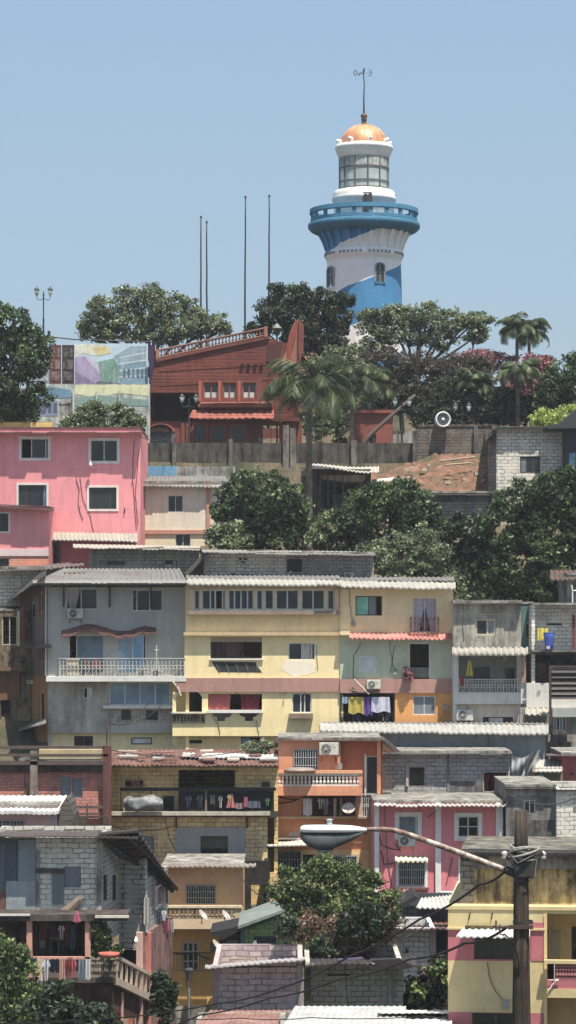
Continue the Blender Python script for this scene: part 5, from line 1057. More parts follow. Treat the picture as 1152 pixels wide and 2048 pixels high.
# ================================================================== lower rows
def longroof():
    h = House('blue_grey_house', 'blue-grey walled house under the long white corrugated roof', 'house', 642, 1095, 1464, 1560, 141.5, paint(140, 150, 154, .4), depth=7); h.sec(642, 1095, 1464, 1560, paint(150, 160, 164, .5)); h.done()
    h.roof(640, 1097, 1461, 1446, 1.0, .5, sheet(168, 166, 158, .15), amp=.03, pitch=.28, th=.08, y1f=1467, y1b=1450); h.roof(645, 1095, 1449, 1444, -.5, 7, ZINC(), 'upper_roof', amp=.03)
    h.box('downpipe', 1093, 1096, 1468, 1540, -.1, .15, IRON())
    gb = block(158, 160, 160, 116, 116, 114, .42, .2, .35); h = House('block_house', 'whitewashed grey block house with red curtains in its right window', 'house', 762, 1020, 1506, 1625, 137, gb, depth=5)
    h.sec(762, 1020, 1506, 1625, gb); h.win(818, 1534, 850, 1572, 'd', 'c', ft=.03); h.win(968, 1545, 1012, 1583, 'o', None, curtain=[(0, .3, 0, .2, cloth(130, 48, 50)), (.35, .6, .35, .55, cloth(110, 40, 44)), (.7, 1, .75, 1, cloth(130, 48, 50))]); h.done()
    h.roof(760, 1024, 1507, 1503, .5, 4.5, sheet(120, 118, 114, .2), amp=.02); h.box('shutter', 812, 817, 1533, 1573, 0, .12, paint(186, 184, 178, .4)); h.box('pillar', 894, 899, 1508, 1590, 0, .06, CONC()); h.box('plaster_band', 900, 966, 1562, 1598, 0, .03, stained(136, 136, 132, 100, 98, 96, .4))
    rr = random.Random(4)
    for i in range(7):
        x = 890+i*16; mb = MB(); c = Vector(P(x, 1594+rr.uniform(-2, 2), 134.5)); s = rr.uniform(.12, .25); mb.prism([tuple(c+Vector((s*math.cos(a)*rr.uniform(.7, 1.3), s*math.sin(a)*.6, 0))) for a in [k*1.05 for k in range(6)]], (0, 0, s)); solo(mb, 'rubble', stained(96, 84, 76, 50, 44, 40, .5), 'dark lump of rubble on the tin roof of the pink house with white pillars', 'rubble', 'rubble on the tin roof of the lower pink house')
    # crumpled tarps
    for k, (pts, c, lab) in enumerate(((((1022, 1508), (1050, 1512), (1080, 1520), (1072, 1545), (1050, 1575), (1024, 1590)), (150, 152, 154), 'crumpled grey tarp hanging right of the red-curtained window'), (((1052, 1518), (1074, 1516), (1080, 1536), (1062, 1560), (1048, 1580)), (196, 194, 186), 'folded whitish tarp bundle behind the crumpled grey tarp'))):
        mb = MB(); n = 14; Yt = 135.5+k*.6
        x0 = min(p[0] for p in pts); x1 = max(p[0] for p in pts); y0 = min(p[1] for p in pts); y1 = max(p[1] for p in pts)
        for j in range(n+1):
            for i in range(n+1):
                a, b = i/n, j/n; x = x0+(x1-x0)*(a*(1-.6*b)+.02); y = y0+(y1-y0)*b+8*math.sin(a*5+k); mb.v.append(P(x, y, Yt+.25*math.sin(a*17+b*3)+.15*math.sin(b*11+a*7)))
        for j in range(n):
            for i in range(n): q = j*(n+1)+i; mb.f.append((q, q+1, q+n+2, q+n+1))
        solo(mb, 'tarp', plain(*c, .6), lab, 'tarp', None, True)
    s = House('small_house', 'small house with a rust-spotted tilted tin roof at the right, left of the red wall', 'house', 1072, 1126, 1541, 1600, 136, paint(132, 120, 92, .5), depth=5); s.sec(1072, 1126, 1541, 1600, paint(130, 122, 96, .5)); s.win(1068+8, 1546, 1090, 1574, 't', None) ; s.done(); s.roof(1066, 1124, 1543, 1519, .8, 3, sheet(190, 180, 170, .35), amp=.03, dx0=14)
    r = House('red_house', 'dark red plastered house wall at the right edge above the grey block wall', 'house', 1124, 1190, 1510, 1600, 137, paint(176, 90, 92, .3), depth=6); r.sec(1124, 1190, 1510, 1600, paint(176, 90, 92, .3)); r.done(); r.roof(1092, 1190, 1511, 1507, .5, 5, sheet(96, 92, 88, .3), amp=.02); r.box('window', 1141, 1146, 1545, 1550, 0, .05, IRON())
    gg = stained(150, 148, 142, 88, 86, 84, .5, .9); g = House('grey_house', 'mouldy grey house with a small white window behind the wooden pole', 'house', 1012, 1112, 1574, 1710, 127, gg, depth=7)
    g.sec(1012, 1112, 1574, 1598, gg); g.sec(1012, 1112, 1598, 1730, gg); g.win(1048, 1600, 1071, 1628, 'dg', 'w'); g.done(); g.roof(1008, 1114, 1577, 1573, .3, 7, IRON(), amp=.01); g.box('lintel', 1012, 1112, 1576, 1592, 0, .06, CONC()); g.box('plaster_panel', 1020, 1108, 1640, 1700, 0, .03, stained(112, 110, 106, 70, 68, 66, .6, 1.5))
    q = House('block_wall', 'pale block wall at the right edge beside the mouldy grey house', 'wall', 1113, 1190, 1577, 1725, 126.6, block(196, 194, 186, 140, 136, 130, .42, .2, .4), depth=6, top=False); q.sec(1113, 1190, 1577, 1725, block(196, 194, 186, 140, 136, 130, .42, .2, .4)); q.done(); q.roof(1111, 1190, 1579, 1575, .3, 6, IRON(), amp=.01)
longroof()
def orange():
    o = paint(228, 152, 108, .35); od = paint(192, 112, 76, .4); oy = paint(226, 190, 124, .3); Y = 132
    h = House('orange_house', 'narrow orange house with a white balustrade and a laundry balcony', 'house', 557, 762, 1480, 1830, Y, o, depth=6)
    h.sec(557, 684, 1480, 1550, o); h.sec(684, 765, 1480, 1590, od, w=-.6); h.sec(552, 725, 1590, 1636, o); h.sec(535, 745, 1636, 1700, paint(222, 150, 96, .35)); h.sec(535, 745, 1700, 1840, oy, w=.1, t=.3)
    h.win(587, 1498, 636, 1560-12, 'd', 'c', ft=.06, grille=10); h.win(732, 1512, 762, 1588, 'dk', 'w', name='door', mul=[.9]); h.win(605, 1592, 710, 1634, 'o', None)
    h.win(549, 1702, 602, 1752, 'd', 'd', grille=9, gm=plain(150, 150, 146, .6), rows=1); h.win(606, 1709, 632, 1765, 'o', None); h.win(665, 1711, 714, 1768, 'd', 'd', grille=10, trim=(paint(214, 186, 140, .2), .1)); h.done()
    h.box('balcony_floor', 551, 725, 1572, 1591, -.1, 1.1, o); h.box('parapet_top', 551, 725, 1541, 1547, .95, 1.15, paint(226, 164, 116, .2)); h.rail(557, 718, 1547, 1573, 1.06, paint(222, 214, 200, .3), 21, 'balus')
    h.box('balcony_pier', 551, 557, 1547, 1573, .85, 1.1, o); h.box('balcony_pier', 718, 725, 1547, 1573, .85, 1.1, o); h.box('floor_ledge', 533, 747, 1633, 1638, 0, .35, paint(206, 170, 120, .3))
    h.rail(712, 750, 1588, 1634, .5, plain(190, 190, 180, .6), 9, 'orn'); h.box('pillar', 737, 746, 1640, 1838, .1, .2, paint(196, 160, 104, .3))
    h.roof(516, 622, 1691, 1682, 1.6, -.02, sheet(186, 182, 172, .2), 'awning', y1f=1689, y1b=1674, dx0=30, amp=.02); h.box('shelf', 528, 600, 1676, 1679, 0, .5, plain(220, 212, 196, .6))
    h.box('step_wall', 533, 602, 1756, 1792, .1, .9, oy); h.box('small_sign', 578, 597, 1665, 1672, 0, .06, plain(214, 208, 196, .6)); h.roof(530, 590, 1805, 1790, 1.3, .1, block(226, 140, 132, 190, 96, 92, .22, .2, .2), 'tile_awning', pitch=.25, amp=.05)
    h.poly('side_roof', [(764, 1480), (770, 1478), (800, 1503), (794, 1506)], -3, .3, sheet(90, 84, 80, .4)); h.poly('side_wall_panel', [(765, 1484), (794, 1505), (765, 1505)], -2.6, -.1, paint(206, 150, 116, .4))
    h.box('door_frame', 729, 732, 1508, 1592, -.6, -.5, WHITE()); h.box('pipe', 682, 684, 1480, 1548, 0, .08, IRON())
    h.roof(553, 766, 1480, 1476, .25, 6, sheet(104, 88, 80, .5), amp=.02); h.cable([(545, 1592), (552, 1606), (600, 1598), (552, 1592)], r=.03)
    ac(638, 677, 1510, Y, 'big air conditioner beside the barred window at the top of the orange house')
    mb = MB(); c = P(600, 1540, 131.1); mb.lathe(c[0], c[1], [(0, c[2]+.14), (.55, c[2]+.1), (.8, c[2]), (.78, c[2]-.04), (0, c[2]-.02)], 20); solo(mb, 'basin', plain(150, 132, 124, .6), 'upturned grey basin on the orange house balustrade', 'basin', None, True)
    dish(697, 1632, 131.2, 13, 'grey satellite dish at the right end of the orange laundry balcony', -.4)
    L = [('sheet', 606, 624, 1632, (222, 222, 222), 'white sheet at the left of the orange house laundry'), ('shirt', 634, 648, 1618, (206, 212, 216), 'white shirt hanging third from left on the orange house'), ('shirt', 645, 658, 1630, (150, 166, 178), 'grey-blue shirt in the middle of the orange house laundry'), ('towel', 667, 673, 1634, (204, 206, 196), 'thin white towel in the orange house laundry'), ('towel', 680, 684, 1634, (214, 206, 150), 'narrow cream towel in the orange house laundry'), ('trousers', 674, 680, 1622, (40, 44, 52), 'black trousers in the orange house laundry'), ('dress', 685, 697, 1628, (110, 42, 46), 'dark red dress at the right of the orange house laundry'), ('shirt', 624, 634, 1622, (80, 62, 60), 'brown shirt beside the white sheet on the orange house')]
    for kd, x0, x1, y1, c, lab in L: garment(kd, x0, 1596, x1, y1, 131.7, c, lab, 'laundry on the orange house balcony')
    mb = MB(); mb.tube([P(604, 1596, 131.7), P(656, 1597.5, 131.7), P(712, 1595, 131.7)], .015, 4); solo(mb, 'clothes_line', IRON(), 'clothes line across the orange house laundry balcony', 'clothes line')
orange()
def shackrow():
    y = block(214, 182, 120, 168, 136, 92, .42, .2, .45); Y = 130.5
    h = House('rust_roof_house', 'ochre block house with a patched rusty roof and dark laundry balcony', 'house', 219, 556, 1535, 1745, Y, y, depth=7)
    h.sec(219, 556, 1535, 1622, y); h.sec(219, 556, 1622, 1634, DKCONC(), name='floor_slab', w=.1); h.sec(219, 535, 1634, 1745, block(206, 182, 134, 160, 136, 100, .42, .2, .45))
    h.win(250, 1561, 286, 1573, 'o', None, trim=(paint(190, 160, 110, .4), .1), curtain=[(.3, .8, .4, .9, cloth(190, 120, 130))]); h.win(357, 1540, 470, 1622, 'o', None); h.win(521, 1562, 541, 1576, 'g', 'c'); h.win(324, 1590, 350, 1622, 'g', 'c'); h.win(470, 1578, 545, 1622, 'o', None)
    h.win(401, 1672, 456, 1712, 'gg', 'd', ft=.05, curtain=[(.02, .3, .02, .12, cloth(140, 136, 136)), (.3, .5, .42, .5, cloth(140, 136, 136))]); h.win(276, 1672, 308, 1726, 's', None); h.done()
    h.box('plaster_panel', 352, 401, 1655, 1726, 0, .05, paint(166, 168, 166, .35)); h.box('plaster_panel', 456, 490, 1655, 1726, 0, .05, paint(166, 168, 166, .35)); h.box('plaster_panel', 401, 456, 1655, 1672, 0, .05, paint(166, 168, 166, .35)); h.box('plaster_panel', 401, 456, 1712, 1726, 0, .05, paint(166, 168, 166, .35))
    h.box('back_panel', 470, 357, 1536, 1575, -1.4, -1.3, plain(72, 62, 52, .8)) if False else None
    h.roof(217, 558, 1530, 1499, 1.3, 6, sheet(140, 104, 94, .7), amp=.05, pitch=.28); rr = random.Random(9)
    pal = [sheet(186, 172, 156, .4), sheet(150, 112, 100, .6), sheet(176, 178, 176, .15), sheet(122, 86, 78, .7)]
    for i in range(22):   # odd sheets, planks and tyres holding the roof down
        x = rr.uniform(228, 520); t = rr.uniform(0, 1); yy = 1526-t*24; w_ = rr.uniform(14, 44) ; f = h.fr; d = -(-1.1+t*5.6); lw = rr.uniform(.3, .9)
        u0, z0 = f.uz(x, yy, d); u1, z1 = f.uz(min(x+w_, 556), yy+rr.uniform(-1.2, 1.2), d); z0 += .07; z1 += .07; mb = MB()
        mb.hexa([f.pt(u0, z0, d), f.pt(u1, z1, d), f.pt(u1, z1+.06*lw, d-lw), f.pt(u0, z0+.06*lw, d-lw), f.pt(u0, z0+.05, d), f.pt(u1, z1+.05, d), f.pt(u1, z1+.05+.06*lw, d-lw), f.pt(u0, z0+.05+.06*lw, d-lw)]); mb.build('roof_patch', pal[i % 4], h.root)
    h.roof(366, 556, 1512, 1505, -.9, 3.4, sheet(196, 198, 198, .05), 'pale_sheet', amp=.03, y1f=1517, y1b=1508)
    h.box('net_top', 240, 552, 1575, 1582, .62, .68, IRON()); h.rail(240, 548, 1580, 1622, .62, IRON(), 5, th=.04); h.box('shade_net', 357, 548, 1583, 1621, .55, .58, plain(26, 28, 34, .9)); h.box('balcony_edge', 200, 540, 1624, 1631, .1, 1.0, sheet(190, 182, 162, .3))
    h.box('post', 247, 249, 1536, 1624, .6, .68, plain(180, 170, 150, .7)); h.box('post', 410, 414, 1580, 1622, .63, .72, plain(120, 110, 96, .8)); h.box('pipe', 351, 354, 1634, 1656, 0, .1, paint(120, 60, 50)); h.box('pipe', 492, 496, 1634, 1656, 0, .1, paint(120, 60, 50)); h.cable([(224, 1652), (300, 1660), (350, 1650)])
    # big wrapped bundle
    mb = MB(); n = 26; m = 12; ctr = Vector(P(287, 1608, 129.2)); Lh = (X(326, 129.2)-X(248, 129.2))/2
    for j in range(m+1):
        for i in range(n):
            a = 2*math.pi*i/n; t = j/m*2-1; r = .36*(1-abs(t)**9*.45)*(1+.09*math.sin(a*4+t*3)+.05*math.sin(t*31+a*3)+.04*math.sin(t*17)); mb.v.append((ctr.x+t*Lh, ctr.y+r*math.cos(a), ctr.z+max(-.3, r*math.sin(a))+.05*math.sin(t*5)))
    for j in range(m):
        for i in range(n): q = (i+1) % n; mb.f.append((j*n+i, j*n+q, (j+1)*n+q, (j+1)*n+i))
    mb.f += [tuple(range(n)), tuple(range(m*n, (m+1)*n))[::-1]]; solo(mb, 'wrapped_bundle', plain(122, 124, 124, .5, var=.3), 'long silver tarpaulin-wrapped bundle lying on the ochre balcony', 'bundle', None, True)
    items = [('shirt', 436, 446, 1592, 1616, (206, 200, 200), 'white shirt third from left'), ('dress', 452, 472, 1588, 1616, (214, 130, 140), 'pink and peach dress'), ('towel', 420, 430, 1590, 1608, (110, 104, 96), 'taupe towel'), ('towel', 488, 495, 1594, 1614, (206, 120, 140), 'narrow pink towel'), ('shirt', 370, 384, 1592, 1614, (60, 78, 88), 'dark teal shirt'), ('shirt', 392, 408, 1590, 1616, (52, 64, 78), 'navy shirt'), ('towel', 497, 520, 1602, 1616, (96, 104, 118), 'slate blue towel'), ('shirt', 530, 540, 1596, 1612, (90, 140, 90), 'green shirt'), ('towel', 472, 486, 1606, 1618, (150, 130, 126), 'beige cloth'), ('shirt', 454, 464, 1590, 1606, (214, 180, 120), 'small cream shirt')]
    for k, (kd, x0, x1, y0, y1, c, lab) in enumerate(items): garment(kd, x0, y0, x1, y1, 129.7-.02*k, c, lab+' hanging on the black-netted ochre balcony', 'laundry on the ochre balcony')
    g = House('shade_painted_wall', 'passage wall painted dark as shade between the tan house and the orange house', 'wall', 486, 536, 1725, 1850, 128, stained(70, 66, 62, 40, 38, 38, .5), depth=3, top=False); g.sec(486, 540, 1722, 1850, stained(66, 62, 60, 40, 38, 38, .5)); g.win(502, 1770, 532, 1815, 'o', None); g.done()  # dark colour stands in for the shade of the passage gap
    # tan house
    t = paint(206, 164, 118, .25); yw = paint(232, 184, 96, .3); q = House('tan_house', 'tan house with barred window above a balustraded ledge, yellow at its foot', 'house', 325, 486, 1735, 2050, 123, t, depth=6)
    q.sec(325, 486, 1735, 1822, t); q.sec(325, 486, 1822, 1862, paint(214, 186, 140, .35)); q.sec(325, 470, 1862, 2012, yw); q.sec(325, 470, 2012, 2060, CONC())
    q.win(372, 1770, 431, 1808, 'd', 'd', grille=12, gm=plain(150, 156, 154, .6)); q.win(365, 1884, 397, 1942, 'ddd', 'w', ft=.07, rows=2, name='door'); q.win(420, 1884, 442, 1905, 'd', 'd', grille=6); q.done()
    q.box('balcony_floor', 325, 486, 1838, 1858, 0, 1.0, paint(222, 196, 156, .3)); q.box('parapet_top', 325, 484, 1811, 1816, .85, 1.05, paint(216, 196, 160, .3)); q.rail(326, 470, 1816, 1839, .97, stained(176, 160, 130, 110, 96, 80, .4), 16, 'balus'); q.box('balcony_pier', 470, 486, 1816, 1839, .7, .98, paint(196, 176, 140, .3))
    q.roof(318, 512, 1733, 1727, .9, .3, sheet(146, 138, 128, .4), amp=.04); dish(404, 1846, 121.5, 13, 'left of the two beige satellite dishes on the tan house ledge', .9); dish(450, 1847, 121.5, 13, 'right of the two beige satellite dishes on the tan house ledge', .9); dish(432, 1910, 120.5, 15, 'white satellite dish above the roof of the purple block house', 1.0)
    q.cable([(344, 1905), (390, 1905), (420, 1918)], r=.03); q.rail(346, 425, 1905, 1942, .5, IRON(), 16, th=.02)
shackrow()
def brickside():
    br = block(188, 104, 90, 150, 96, 84, .26, .11, .5); Y = 129; br = stained(184, 124, 112, 120, 84, 76, .45, 1.4) if False else block(186, 122, 110, 150, 112, 100, .34, .15, .7); wd2 = plain(98, 80, 74, .85)
    h = House('brick_wall_building', 'weathered red brick building under dark timber beams at the left', 'building', -30, 212, 1538, 1690, Y, br, depth=6, top=False)
    h.sec(-30, 212, 1536, 1545, wd2); h.sec(-30, 212, 1545, 1690, br); h.win(120, 1552, 142, 1594, 's', None); h.win(144, 1556, 165, 1597, 's', None); h.done()
    for y0, y1, w in ((1492, 1498, .3), (1508, 1513, .35), (1522, 1530, .3)): h.box('beam', -30, 216, y0, y1, w-.1, w+.1, wd2)
    h.box('painted_beam_shadow', -30, 214, 1530, 1543, 0, .25, stained(90, 78, 70, 46, 40, 38, .6)); h.box('post', 60, 75, 1502, 1620, 0, .4, stained(150, 136, 124, 96, 86, 80, .5)); h.box('post', 206, 222, 1492, 1650, .0, .45, paint(112, 72, 66, .5)); h.box('post', 212, 215, 1440, 1500, .1, .2, wd2); h.box('post', 219, 221, 1440, 1500, .1, .16, wd2)  # dark strip under the beams is their shadow, painted on
    h.box('debris_beam', 138, 206, 1612, 1617, .2, .5, wd2); h.box('debris_beam', 140, 200, 1626, 1630, .5, .7, wd2); h.box('debris_post', 172, 176, 1608, 1660, .5, .6, wd2); h.box('white_board', 42, 60, 1513, 1519, .3, .36, plain(226, 226, 220)); h.box('inner_wall', 78, 204, 1499, 1508, -.5, 0, paint(196, 180, 136, .4)); h.box('inner_wall', 78, 204, 1514, 1521, -.5, 0, paint(196, 186, 150, .4))
    st = House('stone_wall', 'dark ruined stone wall between the small pink house and the ochre house', 'wall', 112, 216, 1632, 1700, 126, stained(96, 84, 70, 40, 36, 34, .7, 3), depth=2, top=False); st.sec(112, 216, 1632, 1700, stained(96, 84, 70, 40, 36, 34, .7, 3)); st.win(176, 1636, 206, 1662, 'o', None); st.done(shell=False)
    p = House('pink_cottage', 'small pale pink cottage with a white tin roof and barred window at the left edge', 'house', -30, 114, 1615, 1720, 118, paint(220, 176, 176, .25), depth=5); p.sec(-30, 114, 1615, 1720, paint(222, 178, 178, .25)); p.win(-10, 1640, 49, 1662, 'dddd', 'c', ft=.07, grille=8); p.done(); p.roof(-34, 117, 1622, 1591, 1.0, 4.5, sheet(214, 212, 206, .05), amp=.04, th=.14, dx1=17); p.poly('side_boards', [(117, 1618), (133, 1594), (140, 1606), (148, 1632), (148, 1680), (117, 1680)], -3, -.1, block(90, 84, 80, 50, 46, 44, 1.2, .22, .5))
    p.box('door_sheet', 104, 110, 1618, 1662, 0, .04, plain(200, 180, 176))
brickside()
def cornerhouse():
    gb = block(188, 187, 180, 124, 122, 116, .42, .2, .35); Y = 108; zk = lambda r: sheet(108, 122, 130, r)
    h = House('corner_house', 'large grey block corner house with dark timber eave at the lower left', 'house', -30, 202, 1676, 2048, Y, gb, depth=6.5, top=False)
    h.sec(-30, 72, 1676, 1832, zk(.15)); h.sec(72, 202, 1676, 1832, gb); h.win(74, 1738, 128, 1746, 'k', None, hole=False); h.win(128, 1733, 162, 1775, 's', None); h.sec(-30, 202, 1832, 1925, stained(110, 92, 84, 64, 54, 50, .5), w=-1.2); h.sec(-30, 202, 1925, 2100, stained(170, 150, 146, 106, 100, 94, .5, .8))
    h.win(100, 1875, 118, 1925, 'o', 'c', name='door'); h.win(150, 1880, 170, 1925, 'o', None, name='door'); h.done()
    h.box('tin_sheet', 12, 34, 1682, 1762, 0, .06, sheet(78, 92, 104, .1)); h.box('tin_sheet', 36, 71, 1680, 1762, .0, .05, sheet(128, 142, 148, .1)); h.box('tin_sheet', 12, 71, 1762, 1828, 0, .07, sheet(146, 156, 160, .15)); h.box('tin_sheet', -30, 11, 1682, 1780, 0, .05, sheet(92, 106, 116, .1)); h.box('tin_sheet', -30, 11, 1780, 1830, 0, .05, sheet(120, 84, 76, .6))
    h.box('tin_sheet', 104, 128, 1748, 1810, 0, .06, sheet(110, 120, 124, .3)); h.box('beam', 72, 128, 1737, 1746, 0, .12, plain(74, 70, 68, .8)); h.poly('leaning_board', [(112, 1826), (160, 1789), (168, 1795), (128, 1830)], .1, .18, plain(168, 148, 128, .8)); h.poly('leaning_board', [(128, 1828), (160, 1798), (160, 1806), (140, 1829)], .2, .26, plain(110, 88, 76, .8)); h.box('pillar', 193, 203, 1680, 1832, 0, .08, CONC()); h.box('pillar', 72, 79, 1700, 1830, 0, .06, CONC())
    # right-hand walls folding back
    def flank(nm, lab, x0, Y0, x1, Y1, y0, y1, mat, wins=(), **k):
        s = House(nm, lab, 'house', x0, x1, y0, y1, Y0, mat, depth=.5, Y1=Y1, top=False); s.sec(x0, x1, y0, y1, mat, name='wall')
        for w in wins: s.win(*w[:4], w[4], 'd', trim=w[5] if len(w) > 5 else None)
        s.done(shell=False); return s
    gd = block(166, 166, 162, 108, 106, 104, .42, .2, .45); mk = lambda nm, x0, Y0, x1, Y1, y0, y1, mat: [wallmesh(fr_, 0, fr_.L, *fr_.rect(x0, x1, y0, y1)[2:], [], 0, .2).build(nm, mat, h.root) for fr_ in [Fr(x0, Y0, x1, Y1)]][0]
    mk('side_wall', 203, 108.1, 238, 112.5, 1676, 1880, gd); mk('side_wall', 238.3, 112.5, 290, 112, 1700, 1900, gd); mk('side_wall', 290.5, 112, 335, 118, 1745, 1850, block(150, 150, 148, 96, 94, 92, .42, .2, .4)); mk('side_wall', 290.5, 111.9, 345, 118.2, 1850, 2100, stained(178, 132, 124, 110, 84, 80, .5, 1.2)); mk('side_wall', 306, 113.9, 335, 117.8, 1762, 1800, paint(176, 116, 110, .4))
    f = Fr(290.5, 112, 335, 118)
    for x0, x1 in ((308, 318), (324, 331)):
        mb = MB(); f.box(mb, *f.rect(x0, x1, 1770, 1815), .0, .12); wn = mb.build('window', FRAME(), h.root); mb = MB(); f.box(mb, *f.rect(x0+1.5, x1-1.5, 1774, 1811), .12, .14); mb.build('pane', glass(60, 70, 84), wn)
    f2 = Fr(203, 108.1, 238, 112.5)
    for x in (207, 225): mb = MB(); f2.box(mb, *f2.rect(x, x+2, 1750, 1800), 0, .1); mb.build('window_frame', plain(60, 54, 54, .8), h.root)
    h.box('back_block', 240, 288, 1700, 1716, -4.4, -4.1, gd)
    # timber eave: long flat roof, then slats stepping down to the right
    h.roof(-34, 196, 1672, 1662, .9, 6, sheet(84, 78, 76, .4), amp=.02)
    h.roof(196, 276, 1674, 1662, .9, 6.0, sheet(66, 60, 58, .4), 'eave_sheet', y1f=1676, y1b=1663, amp=.03)
    dk = plain(58, 52, 50, .85); n = 15
    for i in range(n):
        t = i/(n-1); xa = 198+t*128; xb = 276+t*80; ya = 1672+t*92+6*t; yb = 1665+t*118; Ya = 107.5+t*9; mb = MB()
        a = Vector(P(xa, ya+14*t*(1-t), Ya)); b = Vector(P(xb, yb, Ya+.5)); mb.hexa([tuple(a+Vector(q)) for q in ((0,0,0),(0,.45,.05),(0,.45,.12),(0,0,.08))]+[tuple(b+Vector(q)) for q in ((0,0,0),(0,.45,.05),(0,.45,.12),(0,0,.08))]); mb.build('eave_slat', dk, h.root)
    mb = MB(); mb.tube([P(202, 1676, 107.9), P(240, 1712, 110), P(290, 1735, 113), P(345, 1782, 117)], .09, 5); mb.tube([P(252, 1672, 108), P(300, 1715, 112), P(352, 1776, 116.5)], .09, 5); mb.build('eave_rafter', dk, h.root)
    mb = MB(); v0 = len(mb.v); mb.quad(P(198, 1671, 107.9), P(276, 1664, 108.4), P(356, 1782, 117.6), P(326, 1768, 117)); mb.build('eave_cover', sheet(80, 74, 70, .5), h.root)
    # balcony
    h.box('balcony_roof', -30, 255, 1829, 1842, -.2, 1.9, stained(96, 88, 82, 56, 50, 48, .5)); h.box('balcony_roof_edge', -30, 60, 1828, 1832, 1.9, 2.0, plain(214, 210, 200)); h.box('balcony_roof_edge', 190, 258, 1831, 1836, 1.9, 2.0, plain(206, 204, 190)); h.box('balcony_floor', 48, 232, 1955, 1966, -.2, 1.8, stained(110, 100, 92, 60, 54, 50, .5))
    pp = paint(208, 150, 132, .4)
    for x in (53, 170): h.box('post', x, x+11, 1842, 1955, 1.5, 1.75, pp)
    h.box('balcony_rail', 50, 180, 1914, 1919, 1.55, 1.75, pp); h.rail(182, 232, 1915, 1955, 1.7, stained(160, 146, 134, 100, 90, 84, .4), 9, 'balus'); h.box('balcony_wall', 64, 182, 1919, 1955, 1.5, 1.6, paint(120, 104, 98, .5))
    fs = Fr(232, 106.3, 302, 112.0); z0 = Z(1955, 106.3)
    mb = MB(); A = fs.pt; L = fs.L; dz = lambda u: Z(1955, 106.3)+(Z(1990, 112)-Z(1955, 106.3))*u/L; top = .72
    for a, b, lo, hi in ((0, L, -.28, .0), (0, L, top, top+.14)): mb.hexa([A(a, dz(a)+lo, .08), A(b, dz(b)+lo, .08), A(b, dz(b)+lo, -.1), A(a, dz(a)+lo, -.1), A(a, dz(a)+hi, .08), A(b, dz(b)+hi, .08), A(b, dz(b)+hi, -.1), A(a, dz(a)+hi, -.1)])
    mb.build('ramp_rail', paint(196, 176, 158, .4), h.root)
    for i in range(8): mb = MB(); u = .1+(L-.2)*i/7; fs.box(mb, u-.05, u+.05, dz(u), dz(u)+top, -.06, .04); mb.build('ramp_baluster', paint(196, 176, 158, .4), h.root); mb = MB(); mb.hexa([A(0, dz(0)-1.6, -.1), A(L, dz(L)-.9, -.1), A(L, dz(L)-.9, -2), A(0, dz(0)-1.6, -2), A(0, dz(0)-.28, -.1), A(L, dz(L)-.28, -.1), A(L, dz(L)-.28, -2), A(0, dz(0)-.28, -2)]); mb.build('ramp_floor', stained(150, 110, 100, 90, 70, 64, .5), h.root)
    for x, Yp, c in ((279, 110.5, (206, 168, 156)), (296, 112, (196, 120, 104)), (262, 112.5, (196, 116, 104)), (240, 107.5, (206, 150, 138))):
        mb = MB(); X0 = X(x, Yp); mb.box(X0-.13, X0+.13, Yp, Yp+.25, -19, Z(1865 if x > 270 else 1985, Yp)); mb.build('post', paint(*c, .4), h.root)
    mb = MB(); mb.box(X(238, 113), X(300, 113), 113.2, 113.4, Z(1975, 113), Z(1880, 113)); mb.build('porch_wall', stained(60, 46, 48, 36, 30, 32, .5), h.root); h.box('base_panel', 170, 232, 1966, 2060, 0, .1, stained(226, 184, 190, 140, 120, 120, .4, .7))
    # garments
    L = [('shirt', 66, 80, 1848, 1885, (40, 46, 60), 'black shirt left'), ('towel', 82, 92, 1848, 1880, (150, 60, 66), 'dull red towel left'), ('shirt', 116, 130, 1850, 1880, (216, 206, 208), 'white shirt high'), ('towel', 131, 139, 1848, 1888, (130, 66, 74), 'maroon towel high'), ('trousers', 140, 150, 1850, 1900, (84, 112, 140), 'blue jeans high'), ('shirt', 150, 166, 1850, 1886, (46, 40, 44), 'black shirt right'), ('shirt', 98, 112, 1850, 1876, (96, 70, 72), 'brown shirt high')]
    for k, (kd, x0, x1, y0, y1, c, lab) in enumerate(L): garment(kd, x0, y0, x1, y1, 107.0-.02*k, c, lab+' under the dark balcony roof at the lower left', 'laundry under the dark balcony roof')
    L = [('shirt', 45, 60, 1916, 1942, (216, 218, 222), 'white shirt at the left end of'), ('towel', 58, 73, 1917, 1940, (56, 72, 104), 'navy towel over'), ('towel', 73, 86, 1917, 1966, (222, 196, 176), 'peach towel over'), ('shirt', 84, 101, 1918, 1962, (206, 214, 224), 'pale blue shirt over'), ('trousers', 101, 119, 1918, 1946, (40, 48, 60), 'dark trousers over'), ('towel', 119, 130, 1918, 1962, (196, 158, 140), 'tan towel over'), ('shirt', 129, 143, 1918, 1958, (150, 62, 60), 'red shirt over'), ('shirt', 140, 154, 1918, 1956, (196, 96, 100), 'rose shirt over'), ('trousers', 156, 170, 1918, 1962, (130, 146, 158), 'grey blue jeans over'), ('towel', 170, 182, 1918, 1960, (206, 208, 204), 'off-white towel over'), ('sheet', 76, 86, 1962, 2012, (120, 150, 170), 'long blue cloth hanging far below')]
    for k, (kd, x0, x1, y0, y1, c, lab) in enumerate(L): garment(kd, x0, y0, x1, y1, 105.95-.02*k, c, lab+' the pink balcony rail', 'laundry over the pink balcony rail')
